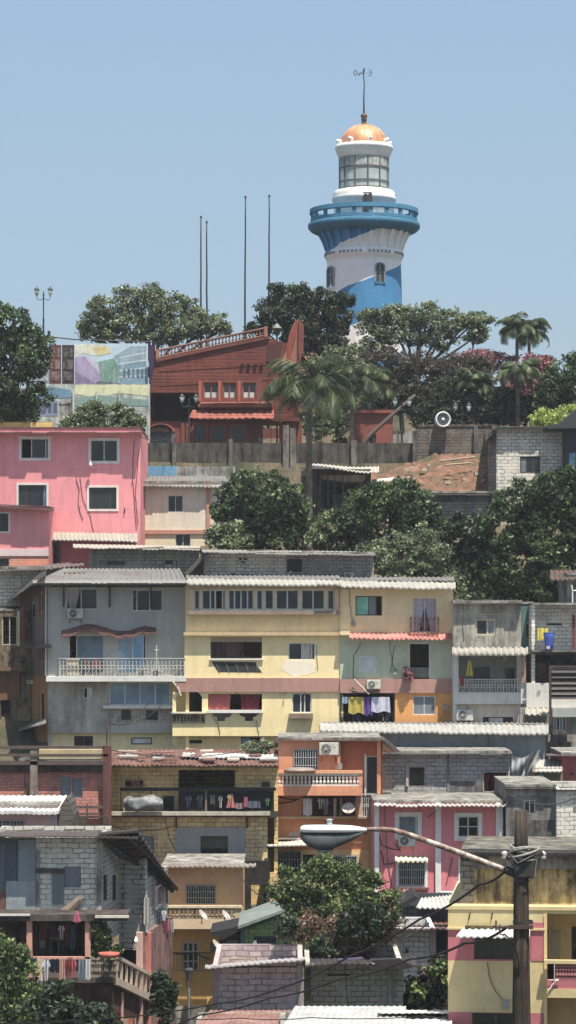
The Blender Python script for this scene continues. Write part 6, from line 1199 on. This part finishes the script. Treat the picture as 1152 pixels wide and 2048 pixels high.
    L = [('shirt', 322, 334, 1820, 1842, (226, 222, 230), 'white shirt'), ('shirt', 312, 322, 1822, 1850, (70, 60, 84), 'dark violet shirt'), ('towel', 334, 341, 1838, 1862, (206, 150, 160), 'pink towel'), ('towel', 326, 334, 1842, 1866, (170, 90, 110), 'magenta towel'), ('sheet', 288, 300, 1795, 1850, (186, 186, 178), 'pale sheet'), ('towel', 341, 348, 1840, 1864, (196, 196, 186), 'cream towel')]
    for k, (kd, x0, x1, y0, y1, c, lab) in enumerate(L): garment(kd, x0, y0, x1, y1, 112.0-.05*k, c, lab+' hanging outside the folded-back flank of the corner house', 'laundry on the flank of the corner house')
    garment('dress', 146, 1822, 162, 1845, 105.7, (226, 120, 150), 'bright pink cloth lying over the balcony roof edge of the corner house', 'cloths on the corner house')
    mb = MB(); c = Vector(P(272, 1880, 110.5)); mb.lathe(c.x, c.y, [(0, c.z-.06), (.05, c.z-.03), (.055, c.z+.02), (.02, c.z+.06), (.02, c.z+.12)], 10); m, n_, bs = newmat('lit_bulb'); bs.inputs['Emission Color'].default_value = (1, .97, .9, 1); bs.inputs['Emission Strength'].default_value = 3; b = solo(mb, 'light_bulb', m, 'lit white light bulb hanging in the dark porch', 'light bulb', None, True)
    tree('potted_plant', 'tall yellow-green potted plant on the balustraded balcony of the corner house', 'plant', 106.6, [(198, 1880, 14, 34), (222, 1895, 14, 24), (206, 1865, 12, 20), (190, 1850, 6, 16)], LF_BRIGHT, (206, Z(1916, 106.6)), leaf=.2, dens=.8, sub=.25, fill=.2, tr=.03, limbs=False)
    mb = MB(); c = P(218, 1914, 105.6); mb.lathe(c[0], c[1], [(0, c[2]), (.34, c[2]), (.42, c[2]+.16), (.38, c[2]+.16), (0, c[2]+.12)], 16); solo(mb, 'plant_tray', plain(190, 96, 80, .7), 'terracotta tray on the balustrade of the corner house', 'tray', None, True)
cornerhouse()
def middlelow():
    gr = block(128, 156, 96, 92, 116, 76, .42, .2, .4); tl = paint(70, 116, 102, .3)
    h = House('green_house', 'green block house with teal trim and a sloping roof', 'house', 482, 622, 1856, 1960, 116, gr, depth=5, top=False); h.sec(482, 622, 1862, 1960, gr); h.win(508, 1872, 553, 1912, 'd', 'd', grille=9, gm=plain(90, 100, 110)); h.done()
    h.poly('gable', [(482, 1862), (482, 1858), (622, 1805), (622, 1862)], -.2, 0, gr); h.poly('trim', [(480, 1863), (480, 1853), (625, 1800), (625, 1813)], 0, .12, tl); h.poly('trim_post', [(481, 1862), (489, 1860), (489, 1925), (481, 1925)], 0, .1, tl); h.poly('roof', [(476, 1858), (476, 1852), (628, 1797), (628, 1803)], -5, .5, sheet(130, 140, 134, .2))
    w = House('block_wall', 'sloping-topped grey block wall above the green house roof', 'wall', 486, 640, 1832, 1870, 119, GB(), depth=1, top=False); w.poly('wall', [(486, 1836), (560, 1818), (640, 1800), (640, 1880), (486, 1880)], -.3, 0, GB()); w.secs = [[0, .01, w.base, w.base+.01, GB(), -.5, .2, [], 'footing', None]]; w.done(shell=False)
    d = House('lean_to', 'dark tin lean-to between the yellow foot wall and the green house', 'shed', 440, 482, 1868, 1925, 116.5, stained(96, 92, 88, 60, 56, 54, .5), depth=3, top=False); d.sec(440, 482, 1868, 1940, stained(100, 96, 92, 60, 56, 54, .5)); d.win(452, 1880, 476, 1920, 's', None); d.done(); d.poly('roof', [(420, 1865), (482, 1852), (486, 1858), (446, 1880)], -3, .6, IRON())
    garment('shirt', 506, 1880, 514, 1915, 115.7, (216, 216, 220), 'white shirt hanging on the bars of the green house window', 'clothes on the green house'); garment('towel', 514, 1905, 548, 1916, 115.6, (200, 190, 196), 'row of pale cloths along the green house window ledge', 'clothes on the green house')
    pu = block(172, 156, 158, 134, 116, 120, .5, .22, .5, .03); Y = 101
    h = House('purple_block_house', 'dull purple block house with a thin tin roof at the bottom centre', 'house', 425, 606, 1932, 2080, Y, pu, depth=7, top=False); h.sec(425, 606, 1932, 2080, pu); h.done(); h.roof(410, 612, 1935, 1930, .8, 7, sheet(170, 168, 164, .2), amp=.03, y1f=1919, y1b=1913); h.box('pillar', 594, 607, 1930, 2030, 0, .12, stained(176, 166, 160, 120, 110, 106, .4)); h.poly('top_wall', [(425, 1934), (606, 1921), (606, 1933), (425, 1936)], -.2, 0, pu); h.box('pillar', 425, 436, 1938, 2030, 0, .05, paint(150, 130, 132, .4))
    g2 = block(162, 160, 152, 108, 106, 100, .42, .2, .4); q = House('block_house', 'grey block house with a sagging black roof at the bottom centre', 'house', 610, 806, 1926, 2080, 103, g2, depth=6, top=False); q.sec(610, 806, 1928, 2080, g2); q.done(); q.roof(606, 832, 1933, 1920, 1.0, 5, sheet(64, 60, 60, .3), amp=.04, wave=.08, y1f=1926, y1b=1912)
    for x in (610, 774): q.box('pillar', x, x+12, 1930, 2030, 0, .12, CONC())
    q.box('inner_lintel', 655, 700, 1948, 1952, 0, .05, IRON()); q.poly('tarp_edge', [(740, 1920), (800, 1918), (828, 1934), (806, 1940), (760, 1934)], .8, 1.2, plain(52, 48, 50, .8))
    # bottom tin roofs
    r = House('tin_roof_house', 'house whose rust-streaked brown tin roof fills the bottom edge', 'house', 385, 640, 2075, 2100, 92, CONC(), depth=6, top=False); r.sec(385, 640, 2070, 2100, CONC()); r.done(); r.roof(380, 650, 2064, 2020, .8, 7, sheet(166, 124, 112, .55), amp=.03, dx0=40, dx1=-20)
    r = House('tin_roof_house', 'house whose wide pale grey tin roof fills the bottom edge right of centre', 'house', 560, 900, 2075, 2100, 89, CONC(), depth=6, top=False); r.sec(560, 900, 2070, 2100, CONC()); r.done(); r.roof(560, 812, 2062, 2012, .8, 8, sheet(186, 186, 182, .08), amp=.025, dx0=30); r.roof(790, 904, 2066, 2028, 1.0, 6, sheet(214, 214, 208, .05), 'white_sheet', amp=.03, pitch=.3, dx0=-40); r.roof(756, 900, 2024, 2020, -4, 6.8, sheet(220, 220, 214, .03), 'white_edge', amp=.02)
    # dark shed and pale wall by the yellow building
    s = House('tin_shed', 'dark tin shed with striped pale roof below the pink house', 'shed', 800, 916, 1808, 1880, 118, sheet(84, 88, 90, .2), depth=5, top=False); s.sec(800, 836, 1812, 1880, block(96, 104, 106, 66, 70, 72, .42, .2, .4)); s.sec(836, 916, 1812, 1880, sheet(72, 78, 84, .2)); s.done(); s.roof(832, 924, 1814, 1796, .9, 3, sheet(196, 192, 184, .2), amp=.06, pitch=.5, y1f=1816, y1b=1790, dx0=10, dx1=-20); s.poly('roof_slope', [(795, 1812), (830, 1792), (838, 1796), (810, 1816)], -3, .6, IRON()); s.roof(826, 910, 1850, 1838, 1.2, 0, sheet(110, 80, 76, .5), 'canopy', amp=.03)
    w = House('block_house', 'lilac-white block wall house under a dark roof left of the yellow building', 'house', 770, 872, 1860, 2060, 112, block(188, 188, 194, 132, 128, 128, .42, .2, .35), depth=5, top=False); w.sec(770, 866, 1856, 2060, block(188, 188, 194, 132, 128, 128, .42, .2, .35)); w.sec(860, 872, 1856, 2060, paint(176, 160, 158, .4), w=.06, t=.26); w.done(); w.roof(762, 902, 1858, 1852, 1.1, 4, sheet(84, 66, 64, .4), amp=.04); w.cable([(812, 1896), (816, 1904), (810, 1905)], r=.04)
    k = House('shade_painted_wall', 'recessed wall painted dark as shade in the gap beside the yellow and pink building', 'wall', 866, 900, 1850, 2060, 114.5, plain(40, 38, 42, .9), depth=2, top=False); k.sec(860, 906, 1850, 2060, stained(52, 48, 52, 30, 28, 30, .5)); k.done(shell=False)  # near-black colour carries the shade between the buildings
    p = paint(232, 132, 138, .3); pl = paint(232, 130, 140, .22); wh = paint(234, 230, 224, .3)
    h = House('pink_pillared_house', 'pink two-storey house with white pillars and an air conditioner', 'house', 748, 1006, 1606, 1850, 127.5, p, depth=6)
    h.sec(748, 1006, 1606, 1850, p); T = (wh, .17); h.win(797, 1632, 836, 1672, 'sw', 'w', trim=T, mul=[.9]); h.win(916, 1633, 957, 1674, 'gg', 'w', trim=T, rows=1); h.win(797, 1722, 850, 1772, 'gd', 'w', trim=(wh, .12), grille=12); h.win(922, 1722, 950, 1768, 'g', 'w', trim=(wh, .12)); h.done()
    for x0, x1 in ((749, 758), (871, 882), (992, 1006)): h.box('pillar', x0, x1, 1606, 1850, 0, .14, wh)
    h.roof(748, 1012, 1611, 1592, 1.0, 5, sheet(196, 190, 184, .25), amp=.05, pitch=.3); h.roof(790, 856, 1720, 1712, .6, -.02, block(226, 206, 180, 170, 150, 130, .25, .2, .3), 'small_tile_awning', pitch=.28, amp=.07, th=.09); ac(796, 830, 1692, 127.5, 'air conditioner on the pink pillared house below its left window')
    h.cable([(757, 1668), (764, 1690), (800, 1700), (790, 1688)], r=.02); h.cable([(762, 1700), (768, 1728), (800, 1722)], r=.02); h.cable([(905, 1715), (892, 1770)], r=.016); h.box('planter_shelf', 790, 858, 1776, 1780, 0, .5, plain(120, 80, 76, .7))
    garment('towel', 806, 1778, 822, 1796, 126.9, (222, 150, 164), 'pink striped cloth hanging below the barred window of the pink pillared house', 'cloth')
    mb = MB(); c = P(902, 1800, 124); mb.box(c[0]-.5, c[0]+.5, c[1], c[1]+.5, c[2]-.3, c[2]+.35); t = thing('white_appliance', 'white box appliance with two round holes beside the pink pillared house', 'appliance', c); mb.build('body', plain(206, 208, 206), t)
    for dx in (-.25, .3): mb = MB(); mb.prism([(c[0]+dx+.13*math.cos(a*.4), c[1], c[2]+.16+.13*math.sin(a*.4)) for a in range(16)], (0, -.02, 0)); mb.build('hole', IRON(), t)
    tree('garden_tree', 'bushy leafy tree with bright upper leaves in front of the orange house', 'tree', 110, [(600, 1760, 50, 28), (560, 1775, 26, 18), (650, 1745, 44, 26), (700, 1760, 44, 30), (740, 1790, 50, 34), (680, 1810, 60, 36), (620, 1815, 46, 34), (775, 1810, 24, 28), (590, 1800, 30, 20)], LF_BRIGHT, (672, None), leaf=.16, dens=1.05, sub=.34, fill=.2, tr=.12, perlim=26)
    tree('dry_creeper', 'brown dry creeper mass below the bushy tree above the block roofs', 'creeper', 108.5, [(610, 1860, 40, 34), (660, 1875, 56, 40), (720, 1865, 56, 38), (765, 1850, 30, 30), (690, 1900, 60, 22)], LF_BROWN, (680, None), leaf=.15, dens=1.5, sub=.33, fill=.4, tr=.1, perlim=26)
    tree('shrub', 'dark green foliage clump mixed into the brown creeper', 'shrub', 107.6, [(640, 1900, 30, 18), (740, 1840, 44, 26), (700, 1850, 30, 20), (570, 1850, 16, 14)], LF_DARK, (700, None), leaf=.2, dens=1.3, sub=.3, fill=.4, tr=.08)
    tree('shrub', 'leafy shrub at the left edge beside the hanging laundry', 'shrub', 103, [(10, 1900, 38, 34), (30, 1950, 44, 40), (0, 1990, 50, 50), (50, 2010, 40, 40), (20, 2050, 60, 30)], LF_BRIGHT, (10, None), leaf=.17, dens=1.6, sub=.36, fill=.5, tr=.1)
    tree('shrub', 'dark spiky bushes under the laundry balcony at the bottom left', 'shrub', 101, [(110, 2020, 50, 30), (150, 2040, 60, 36), (210, 2035, 30, 28), (120, 1990, 20, 26)], LF_DARK, (140, None), leaf=.2, dens=1.3, sub=.34, fill=.4, tr=.08)
    tree('shrub', 'dark green shrub between the corner house and the yellow foot wall', 'shrub', 108, [(325, 1975, 18, 24), (318, 2020, 20, 34), (335, 2000, 12, 24)], LF_DARK, (322, None), leaf=.22, dens=1.4, sub=.3, tr=.08)
    tree('shrub', 'mixed flowering shrub beside the yellow and pink building', 'shrub', 106, [(840, 2000, 34, 28), (880, 1985, 26, 26), (850, 1965, 20, 22), (885, 1935, 14, 22), (820, 2020, 22, 16)], LF_MAUVE, (850, None), leaf=.2, dens=1.1, sub=.28, fill=.3, tr=.06)
    tree('shrub', 'fresh green sprig in the gap beside the yellow and pink building', 'shrub', 105, [(882, 1940, 12, 18), (830, 1985, 12, 14)], LF_BRIGHT, (882, None), leaf=.2, dens=1.2, sub=.25, tr=.05)
    tree('shrub', 'weeds growing on the rusty patched roof', 'plant', 134, [(520, 1492, 22, 12), (500, 1496, 14, 6)], LF_OLIVE, (515, Z(1505, 134)), leaf=.14, dens=1.3, sub=.2, tr=.02, limbs=False)
middlelow()
def yellowpink():
    Y = 92.5; yo = stained(206, 180, 120, 84, 76, 60, .42, 1.0, .3); ye = paint(206, 184, 128, .22); pk = paint(186, 104, 112, .25); cc = stained(130, 124, 110, 70, 66, 62, .6)
    h = House('yellow_pink_building', 'yellow building with pink bands and a recessed balcony behind the wooden pole', 'building', 896, 1200, 1820, 2140, Y, ye, depth=9, Y1=92.0, roofmat=ye)
    h.sec(896, 1088, 1818, 1857, ye); h.sec(896, 1088, 1857, 1922, pk); h.sec(896, 1088, 1922, 2025, ye); h.sec(896, 1088, 2025, 2140, pk)
    h.win(948, 1874, 1032, 1919, 'gg', 'd', ft=.05); h.win(944, 2026, 1040, 2100, 'gg', 'd', ft=.05)
    h.sec(1088, 1200, 1818, 1828, ye); h.sec(1088, 1200, 1828, 1922, paint(214, 190, 130, .2), w=-1.6); h.sec(1088, 1200, 1996, 2140, paint(190, 164, 116, .3), w=-1.2); h.win(1143, 1853, 1200, 1920, 'dd', 'd', name='door'); h.done()
    h.box('corner_pillar', 1062, 1088, 1845, 1922, 0, .02, pk); h.box('pillar', 1088, 1094, 1828, 2140, -1.6, .05, paint(222, 190, 128, .2)); h.box('balcony_slab', 1094, 1200, 1978, 1996, -1.6, .35, ye); h.box('balcony_band', 1094, 1200, 1960, 1978, .2, .32, pk); h.box('balcony_top', 1088, 1200, 1921, 1928, .15, .38, ye); h.rail(1112, 1200, 1929, 1962, .3, paint(150, 92, 96, .4), 14, 'balus'); h.box('door_panel', 1094, 1120, 1862, 1920, -1.6, -1.5, paint(170, 160, 130, .4))
    h.cable([(1094, 1875), (1102, 1856), (1128, 1860), (1132, 1872), (1132, 1918)], -1.3, .03, plain(196, 180, 140)); h.box('string_course', 894, 1090, 1856, 1860, 0, .08, ye); h.box('ledge_growth', 930, 1040, 1852, 1857, .05, .16, stained(110, 96, 60, 70, 60, 40, .5, 4))
    h.roof(912, 1060, 1873, 1856, 1.0, 0, sheet(214, 216, 212, .05), 'awning', amp=.045, pitch=.22, dx0=14); h.cable([(1098, 1980), (1110, 1962), (1118, 1960)], .4, .03, plain(220, 200, 190)); h.cable([(1098, 1960), (1116, 1958)], .4, .02, plain(220, 200, 190)); h.box('conduit', 1108, 1110, 1922, 1960, .4, .44, plain(190, 180, 170))
    u = House('rooftop_room', 'mouldy yellow rooftop room with a blackened concrete edge behind the wooden pole', 'building', 920, 1200, 1712, 1825, 93.2, yo, Y1=92.7, depth=7, roofmat=cc, ground=False); u.sec(920, 948, 1722, 1825, block(136, 132, 124, 90, 86, 82, .42, .2, .5)); u.sec(948, 1200, 1738, 1825, yo, w=.02); u.sec(948, 1200, 1712, 1738, stained(158, 150, 136, 80, 74, 68, .5, .8), w=.25, t=.45, name='parapet'); u.done(); u.box('coping', 918, 1200, 1706, 1713, -1, .5, stained(70, 66, 64, 40, 38, 38, .4)); u.box('stub', 955, 958, 1740, 1800, .03, .1, plain(90, 80, 70))
    for x in (940, 985): h.cable([(x, 1826), (x-3, 1840)], .03, .02)
yellowpink()
# ================================================================== street lantern, pole, lamp, cables
def street():
    Yl = 96; c = P(378, 1935, Yl); r = thing('street_lantern', 'slender dark street lantern on a post at the bottom left of centre', 'street lamp', (c[0], Yl, -18.5)); m = plain(60, 58, 62, .6)
    mb = MB(); mb.tube([(c[0], Yl, -18.5), (c[0], Yl, Z(1975, Yl))], .05, 8); mb.lathe(c[0], Yl, [(.12, -18.5), (.12, -18.1), (.05, -17.9)], 10); mb.build('post', m, r, True)
    mb = MB(); mb.tube([(c[0]-.02, Yl, Z(1978, Yl)), (c[0]-.1, Yl, Z(1966, Yl)), (c[0]-.07, Yl, Z(1958, Yl))], .02, 5); mb.tube([(c[0]+.02, Yl, Z(1978, Yl)), (c[0]+.1, Yl, Z(1966, Yl)), (c[0]+.07, Yl, Z(1958, Yl))], .02, 5); mb.build('yoke', m, r)
    mb = MB(); mb.lathe(c[0], Yl, [(.04, Z(1962, Yl)), (.09, Z(1958, Yl)), (.15, Z(1942, Yl)), (.15, Z(1941, Yl))], 8); l = mb.build('lantern', glass(74, 74, 78, .3), r); mb = MB(); mb.lathe(c[0], Yl, [(.17, Z(1941, Yl)), (.17, Z(1939, Yl)), (.1, Z(1936, Yl)), (0, Z(1935, Yl))], 8); mb.build('cap', m, l)
    # wooden pole
    Y = 42.; px = X(1046, Y); woodm, n, bs = newmat('pole_wood'); v = objco(n); a = noise(n, v, 1.0, 7, .75, (14, 14, .7)); b = noise(n, v, 1.6, 4, .6)
    col = ramp(n, a, [(.34, C(26, 22, 18)), (.5, C(58, 47, 38)), (.66, C(104, 88, 72))]); col = mix(n, 1, col, ramp(n, b, [(.35, W1(.5)), (.6, W1(1.1))]), 'MULTIPLY'); n.links.new(col, bs.inputs['Base Color']); bs.inputs['Roughness'].default_value = .9; bump(n, bs, a, .7, .02)
    rt = thing('utility_pole', 'weathered dark wooden utility pole in the right foreground', 'pole', (px, Y, -18.6)); mb = MB(); k = 28; zt = Z(1621, Y); pts = []; rs = []
    for i in range(30): t = i/29; pts.append((px+.03*(1-t)*1.0-.03, Y, -18.6+(zt+18.6)*t)); rs.append(.155-.065*t if t < .9 else .0965-.065*(t-.9))
    mb.tube(pts, [max(.094, .135-(z-(-5.6))*0.013) if z > -8 else .16 for (_, _, z) in pts], k); mb.build('post', woodm, rt, True)
    hz = Z(1712, Y); dm = plain(70, 68, 68, .5, .3); mb = MB()
    for dz, rr_ in ((0, .135), (-.11, .135), (-.30, .13), (-1.0, .14)): mb = MB(); mb.lathe(px, Y, [(rr_, hz+dz-.025), (rr_+.015, hz+dz-.025), (rr_+.015, hz+dz+.025), (rr_, hz+dz+.025)], 24); mb.build('steel_band', dm, rt)
    mb = MB(); mb.box(px-.15, px+.16, Y-.16, Y-.1, hz-.3, hz+.0); mb.build('terminal_box', dm, rt)
    # coil of spare cable around the head of the pole
    pale = plain(150, 146, 136, .6); mb = MB(); rr = random.Random(8)
    for kk in range(7):
        R0 = .155+.03*rr.random(); ph = rr.random()*6; mb.tube([(px+.01+R0*math.cos(a*.42+ph)*1.25, Y-.02+R0*math.sin(a*.42+ph), hz+.02+.07*math.sin(a*.42+ph*2)+kk*.012) for a in range(16)], .02, 6, False)
    mb.build('cable_coil', pale, rt, True); mb = MB(); mb.tube([(px-.24, Y-.14, hz+.06), (px-.1, Y-.22, hz-.1), (px+.05, Y-.2, hz-.02), (px+.26, Y-.1, hz+.08), (px+.33, Y, hz-.02)], .02, 6)
    mb.tube([(px+.2, Y-.1, hz-.02), (px+.16, Y-.14, hz-.3), (px+.02, Y-.16, hz-.42)], .012, 6); mb.tube([(px-.26, Y-.1, hz+.0), (px-.16, Y-.2, hz-.12), (px-.3, Y-.12, hz-.18)], .016, 6); mb.build('cable_loop', dm, rt, True)
    for dx in (-.28, .3):
        mb = MB(); mb.lathe(px+dx, Y-.02, [(.0, hz-.06), (.04, hz-.05), (.05, hz-.01), (.035, hz+.01), (.055, hz+.04), (.03, hz+.07), (0, hz+.08)], 12); mb.build('insulator', plain(186, 182, 172, .3), rt, True)
    mb = MB(); zz = Z(1852, Y); mb.box(px-.2, px+.14, Y-.17, Y-.13, zz-.03, zz+.03); mb.tube([(px-.2, Y-.15, zz+.02), (px-.36, Y-.15, zz+.0), (px-.46, Y-.15, zz+.02)], .015, 6); mb.tube([(px-.36, Y-.15, zz+.03), (px-.37, Y-.15, zz-.1), (px-.3, Y-.15, zz-.12)], .018, 6); mb.tube([(px-.42, Y-.15, zz-.06), (px-.42, Y-.15, zz+.1)], .014, 6); mb.build('cable_bracket', plain(90, 72, 64, .6, .3), rt)
    mb = MB(); mb.tube([(px-.3, Y-.15, zz-.1), P(1028, 1885, Y-.15), P(1034, 1910, Y-.15), P(1040, 1940, Y-.15)], .013, 6); mb.build('drop_wire', plain(30, 28, 30), rt)
    # street lamp: arm and luminaire
    L = thing('street_lamp', 'white cobra-head street lamp on a long rusty bent arm in the foreground', 'street lamp', P(1030, 1750, Y)); Ya = Y-.06
    rm, n, bs = newmat('rusty_galvanised'); v = objco(n); a = noise(n, v, 7, 6, .7); c_ = ramp(n, a, [(.4, C(104, 76, 62)), (.52, C(150, 134, 122)), (.62, C(184, 176, 166))]); n.links.new(c_, bs.inputs['Base Color']); bs.inputs['Roughness'].default_value = .6; bs.inputs['Metallic'].default_value = .2
    mb = MB(); path = [(724, 1659), (745, 1658.5), (765, 1658.5), (785, 1660), (805, 1665), (830, 1673.5), (870, 1688), (920, 1706), (970, 1725), (1010, 1740), (1036, 1750)]; mb.tube([P(x, y, Ya) for x, y in path], [.036, .036, .038, .04, .042, .043, .044, .046, .047, .048, .05], 14); mb.build('arm', rm, L, True)
    mb = MB(); mb.tube([P(1008, 1738, Ya), P(1036, 1750, Ya)], .062, 12); c = Vector(P(1034, 1748, Ya)); mb.box(c.x-.03, c.x+.1, c.y-.07, c.y+.09, c.z-.12, c.z+.12); mb.build('clamp', dm, L)
    def loft(sts, k=20, e=2.6):
        q = MB()
        for (x, yt, yb, hw) in sts:
            zt_, zb_ = Z(yt, Ya), Z(yb, Ya)
            for j in range(k):
                a = 2*math.pi*j/k; ca, sa = math.cos(a), math.sin(a); q.v.append((X(x, Ya), Ya+hw*math.copysign(abs(ca)**(2/e), ca), (zt_+zb_)/2+(zt_-zb_)/2*math.copysign(abs(sa)**(2/e), sa)))
        n_ = len(sts)
        for i in range(n_-1):
            for j in range(k): p = (j+1) % k; q.f.append((i*k+j, i*k+p, (i+1)*k+p, (i+1)*k+j))
        q.f += [tuple(range(k))[::-1], tuple(range((n_-1)*k, n_*k))]; return q
    loft([(600, 1657, 1663, .05), (602, 1653, 1664, .10), (608, 1650.5, 1665, .15), (630, 1650, 1665.5, .175), (670, 1650, 1665.5, .175), (700, 1651, 1665, .15), (716, 1653, 1664, .10), (727, 1655, 1663.5, .06), (733, 1656, 1662.5, .05)]).build('housing', plain(236, 237, 236, .6, var=.08), L, True)
    loft([(601, 1664, 1672, .07), (606, 1664, 1683, .12), (618, 1664.5, 1694, .15), (634, 1665, 1699, .16), (660, 1665, 1699.5, .16), (682, 1665, 1691, .14), (700, 1664.5, 1683, .12), (716, 1664, 1674, .09), (726, 1663, 1667, .06)], e=3.2).build('reflector_bowl', plain(88, 92, 94, .75, spec=.1), L, True)
    loft([(632, 1697, 1700, .09), (637, 1697, 1705, .12), (655, 1697, 1706, .12), (664, 1697, 1703, .1), (668, 1697, 1699, .07)]).build('lens', glass(112, 120, 130, .2), L, True)
    mb = MB(); mb.lathe(X(659, Ya), Ya, [(.045, Z(1651, Ya)), (.04, Z(1646, Ya)), (.03, Z(1641, Ya)), (.05, Z(1640.5, Ya)), (.05, Z(1638.5, Ya)), (0, Z(1637.5, Ya))], 14); mb.build('photocell', plain(168, 178, 186, .4), L, True)
    mb = MB(); mb.tube([P(726, 1666, Ya), P(733, 1669, Ya), P(734, 1662, Ya)], .012, 6); mb.build('latch', dm, L)
    # overhead cables
    def cab(lab, pts, r):
        mb = MB(); q = []
        for (a, b) in zip(pts[:-1], pts[1:]):
            for k in range(8): t = k/8; q.append(tuple(Vector(P(*a)).lerp(Vector(P(*b)), t)+Vector((0, 0, -.25*t*(1-t)))))
        q.append(P(*pts[-1])); mb.tube(q, r, 6); solo(mb, 'cable', plain(36, 34, 36, .7), lab, 'cable', None, True)
    cab('upper overhead cable running down-left from the lamp arm clamp', [(1016, 1736, 41.9), (960, 1768, 46), (840, 1838, 54), (700, 1912, 63), (560, 1977, 72), (430, 2008, 79), (200, 2038, 88), (-60, 2046, 96)], .022)
    cab('lower overhead cable running down-left from the pole bracket', [(1012, 1856, 41.8), (930, 1886, 46), (820, 1918, 53), (680, 1958, 62), (540, 1996, 71), (400, 2030, 79), (300, 2062, 84)], .022)
    cab('thin black cable crossing the tin roofs at the bottom', [(330, 2034, 88), (480, 2036, 87), (620, 2035, 86), (850, 2032, 84), (900, 2031, 84)], .016)
    cab('thin pale wire slanting across the shed beside the pink house', [(800, 1880, 105), (858, 1846, 106)], .03)
street()

# ================================================================== rooftop clutter and hanging wires
def clutter():
    rr = random.Random(21)
    def wire(lab, a, b, Ya, Yb, sag, r=.022, grp='slack wires between the houses'):
        A, B = Vector(P(*a, Ya)), Vector(P(*b, Yb)); mb = MB(); mb.tube([A.lerp(B, t)+Vector((0, 0, -4*sag*t*(1-t))) for t in [i/14 for i in range(15)]], r, 5); solo(mb, 'wire', IRON(), lab, 'wire', grp)
    wire('slack wire from the brick building post to the grey house', (214, 1442), (300, 1400), 128, 149.3, .6)
    wire('slack wire from the brick building post to the long brown band', (214, 1446), (356, 1368), 128, 148.5, .8)
    wire('slack wire across the front of the ochre block house', (222, 1500), (556, 1484), 129, 131.6, .5)
    wire('slack wire from the orange house to the block house with red curtains', (765, 1500), (1010, 1508), 131, 135, .7)
    wire('slack wire hanging between the orange house and the pink pillared house', (745, 1648), (872, 1622), 131, 127, .5)
    wire('slack wire from the tan house to the green house', (470, 1740), (600, 1806), 121, 115.5, .6)
    wire('slack wire along the mouldy grey house front', (1012, 1586), (1150, 1596), 126, 126, .4)
    wire('slack wire from the pink house to the retaining wall', (278, 872), (345, 872), 171, 191, .3)
    wire('slack wire across the white balcony house', (905, 1216), (1060, 1214), 146, 146, .4)
    def tank(x, y, Y, r, c, lab):
        p = P(x, y, Y); t = thing('water_tank', lab, 'water tank', p); mb = MB(); mb.lathe(p[0], p[1], [(0, p[2]), (r, p[2]), (r, p[2]+r*1.5), (r*.96, p[2]+r*1.6), (r*.4, p[2]+r*1.95), (r*.4, p[2]+r*2.05), (0, p[2]+r*2.08)], 20); mb.build('body', plain(*c, .6), t, True)
        mb = MB()
        for k in range(3): mb.lathe(p[0], p[1], [(r, p[2]+r*(.35+k*.4)-.03), (r+.03, p[2]+r*(.35+k*.4)), (r, p[2]+r*(.35+k*.4)+.03)], 20)
        mb.build('ribs', plain(*c, .6), t, True)
    for k, (x, y, Y, w, a) in enumerate(((150, 1147, 153, 1.2, .2), (300, 1098, 158, 1.6, -.3), (520, 1103, 156, 1.4, .1), (620, 1104, 155, .9, .4), (960, 1203, 150, 1.3, -.1), (840, 1600, 129, 1.2, .2), (905, 1604, 128, .9, -.4), (60, 1664, 109, 1.1, .1), (150, 1663, 109.5, .8, -.2), (700, 1922, 104, 1.0, .3), (480, 1922, 103, .8, .1))):
        c = Vector(P(x, y, Y)); d = Vector((math.cos(a), math.sin(a), .04)); n = Vector((-d.y, d.x, 0)); mb = MB(); z = Vector((0, 0, .06)); o = c+Vector((0, 0, .04))
        mb.hexa([tuple(o-d*w*.5-n*.1), tuple(o+d*w*.5-n*.1), tuple(o+d*w*.5+n*.1), tuple(o-d*w*.5+n*.1), tuple(o-d*w*.5-n*.1+z), tuple(o+d*w*.5-n*.1+z), tuple(o+d*w*.5+n*.1+z), tuple(o-d*w*.5+n*.1+z)])
        solo(mb, 'plank', plain(150-(k*13) % 60, 134-(k*11) % 50, 116-(k*9) % 40, .9), 'loose plank weighing down a tin roof', 'plank', 'loose planks on the tin roofs')
clutter()
# air over the town
hz = MB(); hz.box(-920, 920, -70, 920, -50, 50); hv = bpy.data.materials.new('haze'); hv.use_nodes = True; hn = hv.node_tree; hn.nodes.clear()
ho = hn.nodes.new('ShaderNodeOutputMaterial'); hp = hn.nodes.new('ShaderNodeVolumePrincipled'); hp.inputs['Color'].default_value = (.9, .94, 1, 1); hp.inputs['Density'].default_value = .00017; hn.links.new(hp.outputs[0], ho.inputs['Volume'])
HZO = hz.build('haze', hv, None, False, 'stuff')
